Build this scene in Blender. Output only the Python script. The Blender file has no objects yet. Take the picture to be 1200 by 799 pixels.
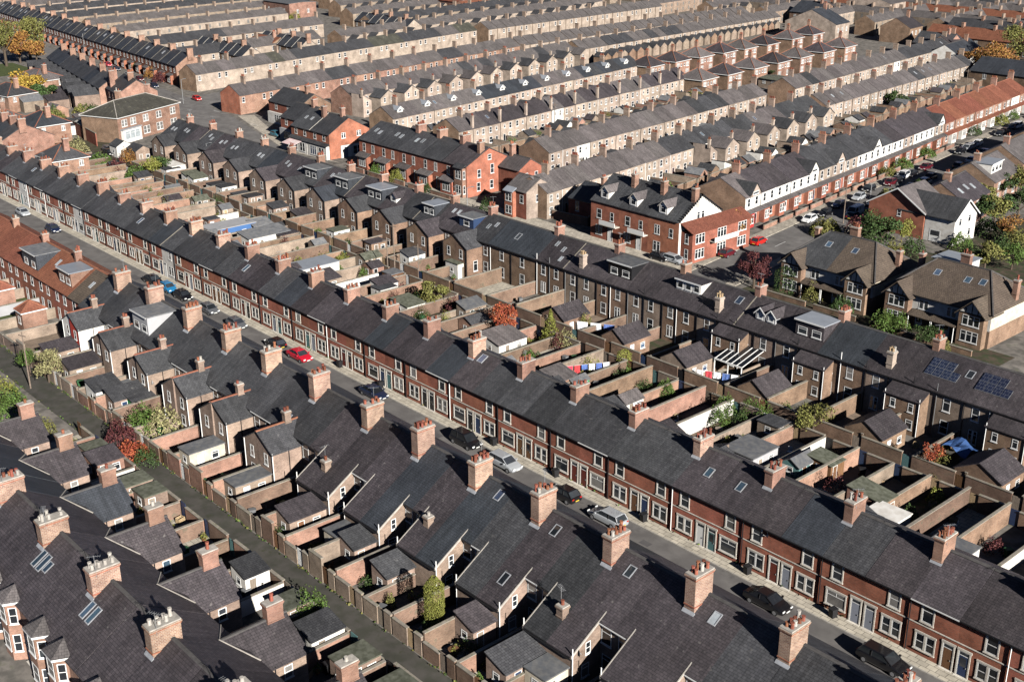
import bpy, math, random
from mathutils import Vector, Matrix
rnd = random.Random(11)
PI = math.pi
scene = bpy.context.scene
COL = scene.collection

# ------------------------------------------------------------------ camera
F_PX, PITCH, ROLL, YAW, CAM_H = 1398.515, 0.377083, -0.00465, -0.8425, 63.691
_fw = Vector((math.cos(PITCH)*math.sin(YAW), math.cos(PITCH)*math.cos(YAW), -math.sin(PITCH)))
_rt = Vector((math.cos(YAW), -math.sin(YAW), 0))
_up = _rt.cross(_fw)
C_R = math.cos(ROLL)*_rt + math.sin(ROLL)*_up
C_U = -math.sin(ROLL)*_rt + math.cos(ROLL)*_up
C_F = _fw
CAM = Vector((0, 0, CAM_H))
cd = bpy.data.cameras.new('camera')
co = bpy.data.objects.new('camera', cd)
COL.objects.link(co)
co.matrix_world = Matrix(((C_R.x, C_U.x, -C_F.x, 0), (C_R.y, C_U.y, -C_F.y, 0), (C_R.z, C_U.z, -C_F.z, CAM_H), (0, 0, 0, 1)))
cd.sensor_width = 36.0
cd.lens = 36.0*F_PX/1200
cd.clip_start = 1
cd.clip_end = 6000
scene.camera = co


def at(px, py, z=0.0):
    """world point at height z seen at photo pixel (px, py)"""
    d = C_F + C_R*((px-600)/F_PX) - C_U*((py-399.5)/F_PX)
    t = (z-CAM_H)/d.z
    return CAM + d*t


def pix(p):
    q = Vector(p)-CAM
    z = q.dot(C_F)
    return 600+F_PX*q.dot(C_R)/z, 399.5-F_PX*q.dot(C_U)/z


def in_view(p, m=0):
    x, y = pix(p)
    return -m < x < 1200+m and -m < y < 799+m


# ------------------------------------------------------------------ materials
MATS = {}


def mk(name, col, col2=None, rough=.85, size=None, mort=None, mw=.012, nscale=.5, namp=.22, stretch=(1, 1), ramp=.1, hue=.006,
       spec=.25, spots=None, spot_amt=.62, spot_scale=3, metallic=0, island=0, streak=0, bump=0, world=False):
    m = bpy.data.materials.new(name)
    m.use_nodes = True
    nt = m.node_tree
    N, L = nt.nodes, nt.links
    b = N['Principled BSDF']
    b.inputs['Roughness'].default_value = rough
    b.inputs['Specular IOR Level'].default_value = spec
    b.inputs['Metallic'].default_value = metallic
    oi = N.new('ShaderNodeObjectInfo')
    if world:
        g = N.new('ShaderNodeNewGeometry')
        uv = g.outputs['Position']
    else:
        u = N.new('ShaderNodeUVMap')
        cb = N.new('ShaderNodeCombineXYZ')
        mu = N.new('ShaderNodeMath'); mu.operation = 'MULTIPLY'; mu.inputs[1].default_value = 61.7
        L.new(oi.outputs['Random'], mu.inputs[0]); L.new(mu.outputs[0], cb.inputs[0]); L.new(mu.outputs[0], cb.inputs[1])
        va = N.new('ShaderNodeVectorMath'); va.operation = 'ADD'
        L.new(u.outputs[0], va.inputs[0]); L.new(cb.outputs[0], va.inputs[1])
        uv = va.outputs[0]
    c4 = (*col, 1)
    if size:
        br = N.new('ShaderNodeTexBrick')
        br.inputs['Scale'].default_value = 1
        br.inputs['Color1'].default_value = c4
        br.inputs['Color2'].default_value = (*(col2 or col), 1)
        br.inputs['Mortar'].default_value = (*(mort or col), 1)
        br.inputs['Mortar Size'].default_value = mw
        br.inputs['Brick Width'].default_value = size[0]
        br.inputs['Row Height'].default_value = size[1]
        br.inputs['Bias'].default_value = -.1
        L.new(uv, br.inputs['Vector'])
        cout = br.outputs['Color']
        if bump:
            bp = N.new('ShaderNodeBump'); bp.inputs['Strength'].default_value = bump; bp.inputs['Distance'].default_value = .02; bp.invert = True
            L.new(br.outputs['Fac'], bp.inputs['Height']); L.new(bp.outputs[0], b.inputs['Normal'])
    else:
        rgb = N.new('ShaderNodeRGB'); rgb.outputs[0].default_value = c4
        cout = rgb.outputs[0]
        if col2:
            n0 = N.new('ShaderNodeTexNoise'); n0.inputs['Scale'].default_value = nscale*2.3; n0.inputs['Detail'].default_value = 5
            L.new(uv, n0.inputs['Vector'])
            mp = N.new('ShaderNodeMapRange'); mp.inputs[1].default_value = .42; mp.inputs[2].default_value = .6
            L.new(n0.outputs[0], mp.inputs[0])
            mx = N.new('ShaderNodeMixRGB'); mx.inputs[2].default_value = (*col2, 1)
            L.new(mp.outputs[0], mx.inputs[0]); L.new(cout, mx.inputs[1])
            cout = mx.outputs[0]
    if spots:
        n1 = N.new('ShaderNodeTexNoise'); n1.inputs['Scale'].default_value = spot_scale; n1.inputs['Detail'].default_value = 3
        L.new(uv, n1.inputs['Vector'])
        mp = N.new('ShaderNodeMapRange'); mp.inputs[1].default_value = spot_amt; mp.inputs[2].default_value = spot_amt+.1
        mp.inputs[4].default_value = .75
        L.new(n1.outputs[0], mp.inputs[0])
        mx = N.new('ShaderNodeMixRGB'); mx.inputs[2].default_value = (*spots, 1)
        L.new(mp.outputs[0], mx.inputs[0]); L.new(cout, mx.inputs[1])
        cout = mx.outputs[0]
    # blotches
    ms = N.new('ShaderNodeVectorMath'); ms.operation = 'MULTIPLY'
    ms.inputs[1].default_value = (nscale*stretch[0], nscale*stretch[1], nscale)
    L.new(uv, ms.inputs[0])
    n2 = N.new('ShaderNodeTexNoise'); n2.inputs['Scale'].default_value = 1; n2.inputs['Detail'].default_value = 6; n2.inputs['Roughness'].default_value = .65
    L.new(ms.outputs[0], n2.inputs['Vector'])
    r2 = N.new('ShaderNodeMapRange'); r2.inputs[1].default_value = .3; r2.inputs[2].default_value = .7
    r2.inputs[3].default_value = 1-namp; r2.inputs[4].default_value = 1+namp
    L.new(n2.outputs[0], r2.inputs[0])
    val = r2.outputs[0]

    def mul(a, bb):
        q = N.new('ShaderNodeMath'); q.operation = 'MULTIPLY'
        L.new(a, q.inputs[0]); L.new(bb, q.inputs[1])
        return q.outputs[0]
    if streak:
        ms2 = N.new('ShaderNodeVectorMath'); ms2.operation = 'MULTIPLY'; ms2.inputs[1].default_value = (2.6, .16, 1)
        L.new(uv, ms2.inputs[0])
        n3 = N.new('ShaderNodeTexNoise'); n3.inputs['Scale'].default_value = 1; n3.inputs['Detail'].default_value = 4; n3.inputs['Roughness'].default_value = .7
        L.new(ms2.outputs[0], n3.inputs['Vector'])
        r3 = N.new('ShaderNodeMapRange'); r3.inputs[1].default_value = .3; r3.inputs[2].default_value = .7
        r3.inputs[3].default_value = 1-streak; r3.inputs[4].default_value = 1+streak
        L.new(n3.outputs[0], r3.inputs[0])
        val = mul(val, r3.outputs[0])
    ro = N.new('ShaderNodeMapRange'); ro.inputs[3].default_value = 1-ramp; ro.inputs[4].default_value = 1+ramp
    L.new(oi.outputs['Random'], ro.inputs[0])
    val = mul(val, ro.outputs[0])
    hs = N.new('ShaderNodeHueSaturation')
    fr = N.new('ShaderNodeMath'); fr.operation = 'MULTIPLY'; fr.inputs[1].default_value = 13.7
    L.new(oi.outputs['Random'], fr.inputs[0])
    f2 = N.new('ShaderNodeMath'); f2.operation = 'FRACT'
    L.new(fr.outputs[0], f2.inputs[0])
    rh = N.new('ShaderNodeMapRange'); rh.inputs[3].default_value = .5-hue; rh.inputs[4].default_value = .5+hue
    if island:
        g = N.new('ShaderNodeNewGeometry')
        ri = N.new('ShaderNodeMapRange'); ri.inputs[3].default_value = 1-island; ri.inputs[4].default_value = 1+island
        L.new(g.outputs['Random Per Island'], ri.inputs[0])
        val = mul(val, ri.outputs[0])
        L.new(g.outputs['Random Per Island'], rh.inputs[0])
    else:
        L.new(f2.outputs[0], rh.inputs[0])
    L.new(rh.outputs[0], hs.inputs['Hue'])
    L.new(val, hs.inputs['Value'])
    L.new(cout, hs.inputs['Color'])
    L.new(hs.outputs[0], b.inputs['Base Color'])
    MATS[name] = m
    return m


BR = dict(size=(.235, .078), mw=.011, nscale=.45, namp=.4, ramp=.16)
mk('brick_red', (.40, .115, .066), (.26, .075, .046), mort=(.24, .16, .12), **BR)
mk('brick_yard', (.205, .125, .086), (.125, .075, .054), mort=(.2, .155, .12), spots=(.09, .085, .06), spot_amt=.6, spot_scale=.9, **BR)
mk('brick_stack', (.37, .225, .155), (.20, .098, .068), size=(.36, .13), mort=(.42, .34, .28), mw=.02, nscale=.6, namp=.35, ramp=.15)
mk('brick_vivid', (.40, .125, .07), (.29, .085, .052), mort=(.30, .18, .13), **BR)
mk('brick_buff', (.27, .198, .145), (.175, .124, .092), mort=(.33, .28, .23), **BR)
mk('brick_pink', (.285, .198, .148), (.165, .108, .082), mort=(.36, .29, .24), **BR)
mk('brick_brown', (.25, .15, .095), (.14, .078, .052), mort=(.26, .2, .15), **BR)
mk('brick_orange', (.30, .148, .10), (.19, .088, .062), mort=(.33, .25, .2), **BR)
mk('brick_cream', (.37, .29, .232), (.26, .20, .16), mort=(.40, .34, .29), **BR)
SL = dict(size=(.42, .25), mw=.016, nscale=.3, namp=.28, streak=.32, rough=.62, spec=.35, bump=.35)
mk('slate_grey', (.066, .067, .071), (.045, .046, .050), mort=(.018, .018, .02), ramp=.27, hue=.02, spots=(.13, .125, .12), spot_amt=.66, spot_scale=1.4, **SL)
mk('slate_purple', (.070, .060, .065), (.047, .041, .045), mort=(.018, .017, .018), ramp=.26, hue=.02, spots=(.14, .13, .125), spot_amt=.64, spot_scale=2.2, **SL)
mk('slate_blue', (.045, .050, .060), (.036, .041, .049), mort=(.016, .018, .02), ramp=.12, hue=.01, **SL)
mk('slate_light', (.135, .120, .118), (.100, .089, .088), mort=(.05, .046, .046), ramp=.2, hue=.02, **SL)
mk('slate_lichen', (.080, .076, .062), (.062, .06, .05), mort=(.03, .03, .028), ramp=.14, hue=.02, spots=(.16, .155, .11), spot_amt=.6, spot_scale=.9, **SL)
TL = dict(mw=.02, nscale=.5, namp=.22, streak=.12, rough=.8, spec=.2, bump=.5)
mk('tile_red', (.25, .096, .06), (.19, .07, .045), size=(.22, .28), mort=(.08, .035, .025), ramp=.14, **TL)
mk('tile_brown', (.125, .098, .075), (.095, .075, .06), size=(.3, .32), mort=(.035, .028, .024), ramp=.1, **TL)
mk('ridge_clay', (.26, .105, .065), namp=.3, nscale=2)
mk('ridge_dark', (.085, .08, .078), namp=.3, nscale=2)
mk('terracotta', (.235, .085, .052), namp=.35, nscale=3, ramp=.35, hue=.012)
mk('stone', (.68, .64, .57), size=(.5, .24), mort=(.36, .32, .26), mw=.01, col2=(.60, .55, .48), nscale=1.2, namp=.2)
mk('cement', (.40, .37, .33), nscale=2, namp=.3)
mk('coping', (.28, .25, .21), nscale=1.5, namp=.35, spots=(.14, .15, .08), spot_amt=.55)
mk('lead', (.30, .31, .33), nscale=2, namp=.25, rough=.5)
mk('felt', (.12, .125, .135), (.16, .16, .16), nscale=.7, namp=.2, rough=.7, ramp=.25)
mk('felt_green', (.13, .135, .105), (.085, .09, .065), nscale=.8, namp=.3, ramp=.2)
mk('zinc', (.26, .28, .31), nscale=.7, namp=.12, rough=.45, spec=.5)
mk('white_upvc', (.80, .80, .78), nscale=1, namp=.04, ramp=.03, rough=.4)
mk('white_render', (.72, .70, .66), (.62, .59, .54), nscale=.5, namp=.12, ramp=.06)
mk('cream_render', (.62, .55, .44), (.52, .45, .35), nscale=.5, namp=.12, ramp=.08)
mk('grey_render', (.36, .36, .37), nscale=.5, namp=.1)
mk('red_paint', (.40, .045, .035), nscale=.5, namp=.15)
mk('blue_paint', (.06, .13, .32), nscale=.5, namp=.15)
mk('green_paint', (.03, .26, .08), nscale=.5, namp=.12)
mk('teal_paint', (.10, .20, .20), nscale=.5, namp=.15)
mk('black_paint', (.018, .018, .02), nscale=1, namp=.1, rough=.4)
mk('navy_paint', (.03, .05, .11), nscale=1, namp=.1, rough=.4)
mk('grey_paint', (.27, .29, .34), nscale=1, namp=.08, rough=.45)
mk('maroon_paint', (.13, .028, .022), nscale=1, namp=.1, rough=.45)
mk('brown_wood', (.17, .088, .045), nscale=3, namp=.35, stretch=(3, .3), ramp=.3)
mk('grey_wood', (.23, .19, .15), nscale=3, namp=.35, stretch=(3, .3), ramp=.3)
mk('pale_wood', (.40, .29, .17), nscale=3, namp=.3, stretch=(3, .3), ramp=.2)
mk('asphalt', (.150, .141, .136), (.185, .175, .167), nscale=.22, namp=.18, spots=(.09, .085, .084), spot_amt=.62, spot_scale=.35, world=True)
mk('tar_patch', (.105, .099, .1), nscale=1, namp=.15, world=True)
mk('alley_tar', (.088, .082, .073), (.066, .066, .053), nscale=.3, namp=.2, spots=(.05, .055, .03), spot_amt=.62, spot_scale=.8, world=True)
mk('flagstone', (.50, .45, .37), (.40, .36, .30), size=(.9, .62), mort=(.19, .17, .145), mw=.03, nscale=.6, namp=.25, world=True)
mk('kerbstone', (.33, .31, .28), nscale=1.5, namp=.25, world=True)
mk('road_paint', (.62, .62, .60), nscale=2, namp=.3, world=True)
mk('yard_concrete', (.21, .19, .17), (.12, .112, .10), nscale=.3, namp=.3, spots=(.10, .105, .07), spot_amt=.6, spot_scale=.6, world=True)
mk('soil', (.09, .068, .05), (.05, .06, .03), nscale=.4, namp=.35, world=True)
mk('lawn', (.085, .105, .035), (.06, .075, .028), nscale=.8, namp=.35, world=True)
mk('patio', (.26, .19, .145), (.20, .15, .115), size=(.45, .45), mort=(.18, .15, .12), mw=.02, nscale=.8, namp=.25, world=True)
mk('hedge_leaf', (.085, .135, .03), island=.45, hue=.02, namp=.25, rough=.7)
mk('dark_leaf', (.045, .075, .022), island=.5, hue=.02, namp=.25, rough=.7)
mk('olive_leaf', (.16, .155, .045), island=.45, hue=.025, namp=.25, rough=.7)
mk('yellow_leaf', (.36, .235, .045), island=.4, hue=.015, namp=.2, rough=.7)
mk('lime_leaf', (.20, .205, .045), island=.4, hue=.02, namp=.2, rough=.7)
mk('orange_leaf', (.27, .13, .04), island=.4, hue=.025, namp=.25, rough=.7)
mk('red_leaf', (.30, .07, .035), island=.4, hue=.015, namp=.25, rough=.7)
mk('maroon_leaf', (.095, .028, .03), island=.4, hue=.02, namp=.25, rough=.7)
mk('pale_leaf', (.25, .23, .11), island=.4, hue=.02, namp=.25, rough=.7)
mk('bark', (.10, .075, .055), nscale=3, namp=.35, ramp=.2)
mk('cloth_white', (.78, .78, .80), namp=.08)
mk('cloth_blue', (.10, .17, .42), namp=.15)
mk('cloth_red', (.50, .06, .08), namp=.15)
mk('tarp_blue', (.04, .09, .22), nscale=1.5, namp=.35, rough=.5)
mk('tarp_sky', (.12, .36, .62), nscale=1.5, namp=.3, rough=.5)
mk('plastic_grey', (.16, .165, .17), namp=.15, rough=.5)
mk('plastic_green', (.04, .11, .05), namp=.15, rough=.5)
mk('plastic_black', (.02, .02, .022), namp=.1, rough=.5)
mk('plastic_dish', (.55, .55, .54), namp=.1, rough=.5)
mk('metal', (.42, .43, .44), namp=.1, rough=.45, metallic=.6)
mk('pole_wood', (.19, .15, .12), nscale=3, namp=.3)
mk('tyre', (.018, .018, .019), namp=.15, rough=.8)
mk('rim', (.45, .46, .48), namp=.05, rough=.35, metallic=.7)
mk('lamp_red', (.40, .02, .015), namp=.05, rough=.25)
mk('lamp_clear', (.72, .73, .72), namp=.05, rough=.15, spec=.6)
mk('plate_white', (.70, .70, .66), namp=.03)
mk('plate_yellow', (.62, .48, .06), namp=.03)
mk('panel', (.022, .028, .055), (.017, .022, .045), size=(.5, .5), mort=(.16, .17, .2), mw=.012, nscale=.5, namp=.1, rough=.2, spec=.6)
mk('awning_stripe', (.62, .40, .40), (.75, .70, .68), size=(4, .22), mort=(.5, .3, .3), mw=.005, namp=.08)


def mk_glass(name, col, rough, spec):
    m = mk(name, col, namp=.25, nscale=1.2, ramp=.5, rough=rough, spec=spec, hue=.02)
    return m


mk_glass('glass', (.026, .030, .036), .08, .6)
mk_glass('glass_curtain', (.20, .19, .18), .15, .5)
mk_glass('glass_sky', (.055, .085, .13), .1, .6)
mk_glass('glass_light', (.30, .33, .35), .2, .6)
for nm, c in dict(red=(.52, .012, .02), black=(.008, .008, .010), silver=(.36, .38, .40), grey=(.10, .105, .115), blue=(.02, .17, .36), navy=(.012, .02, .05),
                  white=(.74, .74, .74), maroon=(.10, .010, .015), teal=(.04, .16, .22), tan=(.30, .22, .12)).items():
    m = mk('paint_'+nm, c, namp=.03, ramp=.05, rough=.28, spec=.5)
    m.node_tree.nodes['Principled BSDF'].inputs['Coat Weight'].default_value = .6
    m.node_tree.nodes['Principled BSDF'].inputs['Coat Roughness'].default_value = .08


# ------------------------------------------------------------------ mesh builder
class MB:
    def __init__(s):
        s.V = []; s.F = []; s.M = []; s.mats = []

    def mi(s, m):
        if m not in s.mats:
            s.mats.append(m)
        return s.mats.index(m)

    def add(s, vs, fs, m):
        o = len(s.V)
        s.V += [tuple(v) for v in vs]
        for i, f in enumerate(fs):
            s.F.append([o+k for k in f])
            s.M.append(s.mi(m[i] if isinstance(m, (list, tuple)) else m))

    def box(s, x0, y0, z0, x1, y1, z1, m):
        s.add([(x0, y0, z0), (x1, y0, z0), (x1, y1, z0), (x0, y1, z0), (x0, y0, z1), (x1, y0, z1), (x1, y1, z1), (x0, y1, z1)],
              [(0, 3, 2, 1), (4, 5, 6, 7), (0, 1, 5, 4), (1, 2, 6, 5), (2, 3, 7, 6), (3, 0, 4, 7)], m)

    def prism(s, poly, axis, a, b, m, caps=True, mats=None):
        """poly: (q, z) points, extruded along axis from a to b; along x: q = y, along y: q = x"""
        n = len(poly)
        if axis == 'x':
            vs = [(a, q, z) for q, z in poly]+[(b, q, z) for q, z in poly]
        else:
            vs = [(q, a, z) for q, z in poly]+[(q, b, z) for q, z in poly]
        fs = [(i, (i+1) % n, n+(i+1) % n, n+i) for i in range(n)]
        mm = list(mats) if mats else [m]*n
        if caps:
            fs += [tuple(range(n)), tuple(range(2*n-1, n-1, -1))]
            mm += [m, m]
        k = [i for i in range(len(fs)) if mm[i] is not None]
        s.add(vs, [fs[i] for i in k], [mm[i] for i in k])

    def quad(s, pts, m):
        s.add(pts, [tuple(range(len(pts)))], m)

    def cyl(s, c, r0, r1, h, m, n=8, cap=True):
        x, y, z = c
        vs = [(x+r0*math.cos(2*PI*i/n), y+r0*math.sin(2*PI*i/n), z) for i in range(n)]+[(x+r1*math.cos(2*PI*i/n), y+r1*math.sin(2*PI*i/n), z+h) for i in range(n)]
        fs = [(i, (i+1) % n, n+(i+1) % n, n+i) for i in range(n)]
        if cap:
            fs += [tuple(range(2*n-1, n-1, -1))[::-1], tuple(range(n))[::-1]]
        s.add(vs, fs, m)

    def tube(s, p0, p1, r, m, n=5, r1=None):
        p0, p1 = Vector(p0), Vector(p1)
        d = (p1-p0).normalized()
        a = d.orthogonal().normalized(); b = d.cross(a)
        r1 = r if r1 is None else r1
        vs = [p0+r*(a*math.cos(2*PI*i/n)+b*math.sin(2*PI*i/n)) for i in range(n)]+[p1+r1*(a*math.cos(2*PI*i/n)+b*math.sin(2*PI*i/n)) for i in range(n)]
        fs = [(i, (i+1) % n, n+(i+1) % n, n+i) for i in range(n)]+[tuple(range(n))[::-1], tuple(range(n, 2*n))]
        s.add(vs, fs, m)

    def mesh(s, name, smooth=False):
        me = bpy.data.meshes.new(name)
        me.from_pydata(s.V, [], s.F)
        for m in s.mats:
            me.materials.append(MATS[m])
        me.polygons.foreach_set('material_index', s.M)
        if smooth:
            me.polygons.foreach_set('use_smooth', [True]*len(s.F))
        uvl = me.uv_layers.new(name='UVMap')
        co_ = []
        V = s.V
        for p in me.polygons:
            n = p.normal
            if abs(n.z) > .985:
                for vi in p.vertices:
                    co_ += (V[vi][0], V[vi][1])
            else:
                t = Vector((-n.y, n.x, 0)).normalized()
                b = n.cross(t)
                for vi in p.vertices:
                    v = V[vi]
                    co_ += (v[0]*t.x+v[1]*t.y, v[0]*b.x+v[1]*b.y+v[2]*b.z)
        uvl.data.foreach_set('uv', co_)
        me.update()
        return me


CACHE = {}


def cached(key, fn):
    if key not in CACHE:
        CACHE[key] = fn().mesh(str(key[0]))
    return CACHE[key]


def O(name, me, parent=None, loc=(0, 0, 0), rz=0, scale=None):
    o = bpy.data.objects.new(name, me)
    COL.objects.link(o)
    o.location = loc
    if rz:
        o.rotation_euler = (0, 0, rz)
    if scale:
        o.scale = scale
    if parent:
        o.parent = parent
    return o


def tag(o, label, cat, group=None):
    o['label'] = label; o['category'] = cat
    if group:
        o['group'] = group
    return o


def thing(name, label, cat, loc=(0, 0, 0), rz=0, group=None):
    o = O(name, None, None, loc, rz)
    o.empty_display_size = .5
    return tag(o, label, cat, group)


def struct(name, mb, kind='structure'):
    o = O(name, mb.mesh(name))
    o['kind'] = kind
    return o


def nth(n):
    return '%d%s' % (n, 'th' if 10 <= n % 100 <= 20 else {1: 'st', 2: 'nd', 3: 'rd'}.get(n % 10, 'th'))
# ------------------------------------------------------------------ building parts
FACE = {'f': 0.0, 'b': PI, 'r': PI/2, 'l': -PI/2}


def win_mb(w, h, style, sur, glass, frame):
    b = MB()
    g = .012
    fw = .075
    if sur:
        b.box(-w/2-.12, -.055, -.02, -w/2, 0, h+.02, sur)
        b.box(w/2, -.055, -.02, w/2+.12, 0, h+.02, sur)
        b.box(-w/2-.15, -.06, h+.02, w/2+.15, 0, h+.2, sur)
        b.box(-w/2-.16, -.12, -.13, w/2+.16, 0, -.02, sur)
    else:
        b.box(-w/2-.06, -.09, -.1, w/2+.06, 0, 0, frame)
    cells = [(-w/2, w/2)]
    if style in ('double', 'case2'):
        m = .2 if style == 'double' and sur else .07
        b.box(-m/2, -.05 if sur and style == 'double' else -.04, 0, m/2, 0, h, sur if (style == 'double' and sur) else frame)
        cells = [(-w/2, -m/2), (m/2, w/2)]
    if style == 'triple':
        cells = [(-w/2+i*w/3, -w/2+(i+1)*w/3) for i in range(3)]
    for x0, x1 in cells:
        b.box(x0, -.03, 0, x0+fw, 0, h, frame)
        b.box(x1-fw, -.03, 0, x1, 0, h, frame)
        b.box(x0+fw, -.03, 0, x1-fw, 0, fw, frame)
        b.box(x0+fw, -.03, h-fw, x1-fw, 0, h, frame)
        if style in ('sash', 'double'):
            b.box(x0+fw, -.028, h*.5-.03, x1-fw, 0, h*.5+.03, frame)
        elif style in ('case', 'case2', 'pic', 'triple'):
            b.box(x0+fw, -.028, h*.7-.03, x1-fw, 0, h*.7+.03, frame)
        if style == 'pic':
            b.box(x0+w*.5, -.028, h*.7+.03, x0+w*.5+.06, 0, h-fw, frame)
        b.quad([(x0+fw, -g, fw), (x1-fw, -g, fw), (x1-fw, -g, h-fw), (x0+fw, -g, h-fw)], glass)
    return b


def window(root, x, y, z, w=1.0, h=1.5, face='f', style='sash', sur=None, glass=None, frame='white_upvc', name='window'):
    glass = glass or rnd.choice(('glass', 'glass', 'glass', 'glass_curtain', 'glass', 'glass_sky' if face == 'r' else 'glass'))
    me = cached(('window', w, h, style, sur, glass, frame), lambda: win_mb(w, h, style, sur, glass, frame))
    return O(name, me, root, (x, y, z), FACE[face])


def door_mb(w, h, mat, sur, fan, glassy):
    b = MB()
    if sur:
        b.box(-w/2-.13, -.055, 0, -w/2, 0, h+.02, sur)
        b.box(w/2, -.055, 0, w/2+.13, 0, h+.02, sur)
        b.box(-w/2-.16, -.06, h+.02, w/2+.2, 0, h+.24, sur)
        b.box(-w/2-.15, -.3, 0, w/2+.15, -.01, .09, sur)
    hd = h-.42 if fan else h
    b.box(-w/2, -.03, 0, -w/2+.07, 0, h, 'white_upvc')
    b.box(w/2-.07, -.03, 0, w/2, 0, h, 'white_upvc')
    b.box(-w/2+.07, -.03, h-.06, w/2-.07, 0, h, 'white_upvc')
    if fan:
        b.box(-w/2+.07, -.03, hd, w/2-.07, 0, hd+.06, 'white_upvc')
        b.quad([(-w/2+.07, -.012, hd+.06), (w/2-.07, -.012, hd+.06), (w/2-.07, -.012, h-.06), (-w/2+.07, -.012, h-.06)], 'glass')
    b.box(-w/2+.07, -.022, 0, w/2-.07, 0, hd, mat)
    if glassy:
        b.quad([(-w/2+.2, -.026, hd*.5), (w/2-.2, -.026, hd*.5), (w/2-.2, -.026, hd-.15), (-w/2+.2, -.026, hd-.15)], 'glass')
    b.box(w/2-.2, -.07, hd*.45, w/2-.15, -.022, hd*.45+.12, 'metal')
    return b


def door(root, x, y, w=.95, h=2.5, mat='black_paint', face='f', sur=None, fan=True, glassy=False, z=0.05, label=None):
    me = cached(('door', w, h, mat, sur, fan, glassy), lambda: door_mb(w, h, mat, sur, fan, glassy))
    o = O('door', me, root, (x, y, z), FACE[face])
    if label:
        o['label'] = label
    return o


def wall_mb(W, D, e, r, mf, mr, mg, base=None):
    b = MB()
    zr = e+r-.2
    ee = e-.1
    p = [(0, 0), (D, 0), (D, ee), (D/2, zr), (0, ee)]
    vs = [(0, y, z) for y, z in p]+[(W, y, z) for y, z in p]
    b.add(vs, [(0, 5, 9, 4), (1, 2, 7, 6), (0, 4, 3, 2, 1), (5, 6, 7, 8, 9)], [mf, mr, mg, mg])
    return b


def roof_mb(W, D, e, r, mat, ridge, ov, cat, strip, flip):
    """cat: (xa, xb, L) a rear part of the slope running on down over a wing"""
    b = MB()
    s = r/(D/2)
    t = .13
    zr, ez = e+r, e-ov*s
    b.prism([(-ov, ez), (D/2, zr), (D+ov, ez), (D+ov, ez-t), (D/2, zr-t-.02), (-ov, ez-t)], 'x', 0, W, mat)
    if cat:
        xa, xb, L = cat
        y0, y1 = D+ov, D+L+.15
        za, zb = ez, e-(L+.15)*s
        b.prism([(y0, za), (y1, zb), (y1, zb-t), (y0, za-t)], 'x', xa, xb, mat)
        xo = xb if xa == 0 else xa
        b.prism([(y0-.9, za+.9*s+.05), (y1, zb+.05), (y1, zb-t-.06), (y0-.2, za-t+.1)], 'x', xo-.04, xo+.05, 'cement')
    if ridge:
        b.prism([(D/2-.2, zr-.06), (D/2-.11, zr+.05), (D/2+.11, zr+.05), (D/2+.2, zr-.06)], 'x', 0, W, ridge)
    if strip:
        b.prism([(-ov, ez+.035), (D/2, zr+.06), (D+ov, ez+.035), (D+ov, ez-.02), (D/2, zr), (-ov, ez-.02)], 'x', 0, .17, strip)
    return b


def base_house(fr, x, W, D, e, r, wall, roof, ridge='ridge_dark', ov=.25, cat=None, strip=None, dz=0, name='terraced_house', label='terraced house',
               catg='house', group=None):
    ox, oy, rz = fr
    c, s = math.cos(rz), math.sin(rz)
    root = thing(name, label, catg, (ox+x*c, oy+x*s, 0), rz, group)
    W = round(W, 3)
    O('wall', cached(('wall', W, D, e, r)+tuple(wall), lambda: wall_mb(W, D, e, r, *wall)), root)
    k = ('roof', W, D, e, r, roof, ridge, ov, cat, strip)
    O('roof', cached(k, lambda: roof_mb(W, D, e, r, roof, ridge, ov, cat, strip, False)), root, (0, 0, dz+.02)).rotation_euler = (0, rnd.uniform(-.005, .005), 0)
    return root


def stack_mb(w, l, h, mat, style):
    b = MB()
    b.box(-w/2, -l/2, 0, w/2, l/2, h, mat)
    if style == 'far':
        b.box(-w/2-.06, -l/2-.06, h-.25, w/2+.06, l/2+.06, h+.03, mat)
        return b
    k = .05
    b.box(-w/2-k, -l/2-k, h*.42, w/2+k, l/2+k, h*.42+.12, 'brick_vivid' if mat == 'brick_stack' else mat)
    b.box(-w/2-k, -l/2-k, h-.34, w/2+k, l/2+k, h-.22, 'brick_vivid' if mat == 'brick_stack' else mat)
    b.box(-w/2-2*k, -l/2-2*k, h-.22, w/2+2*k, l/2+2*k, h-.08, mat)
    b.box(-w/2-k, -l/2-k, h-.08, w/2+k, l/2+k, h+.05, 'cement')
    return b


def pot_mb(h, mat):
    b = MB()
    b.cyl((0, 0, 0), .17, .125, h*.85, mat, 8, False)
    b.cyl((0, 0, h*.8), .17, .165, h*.2, mat, 8, True)
    return b


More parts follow.
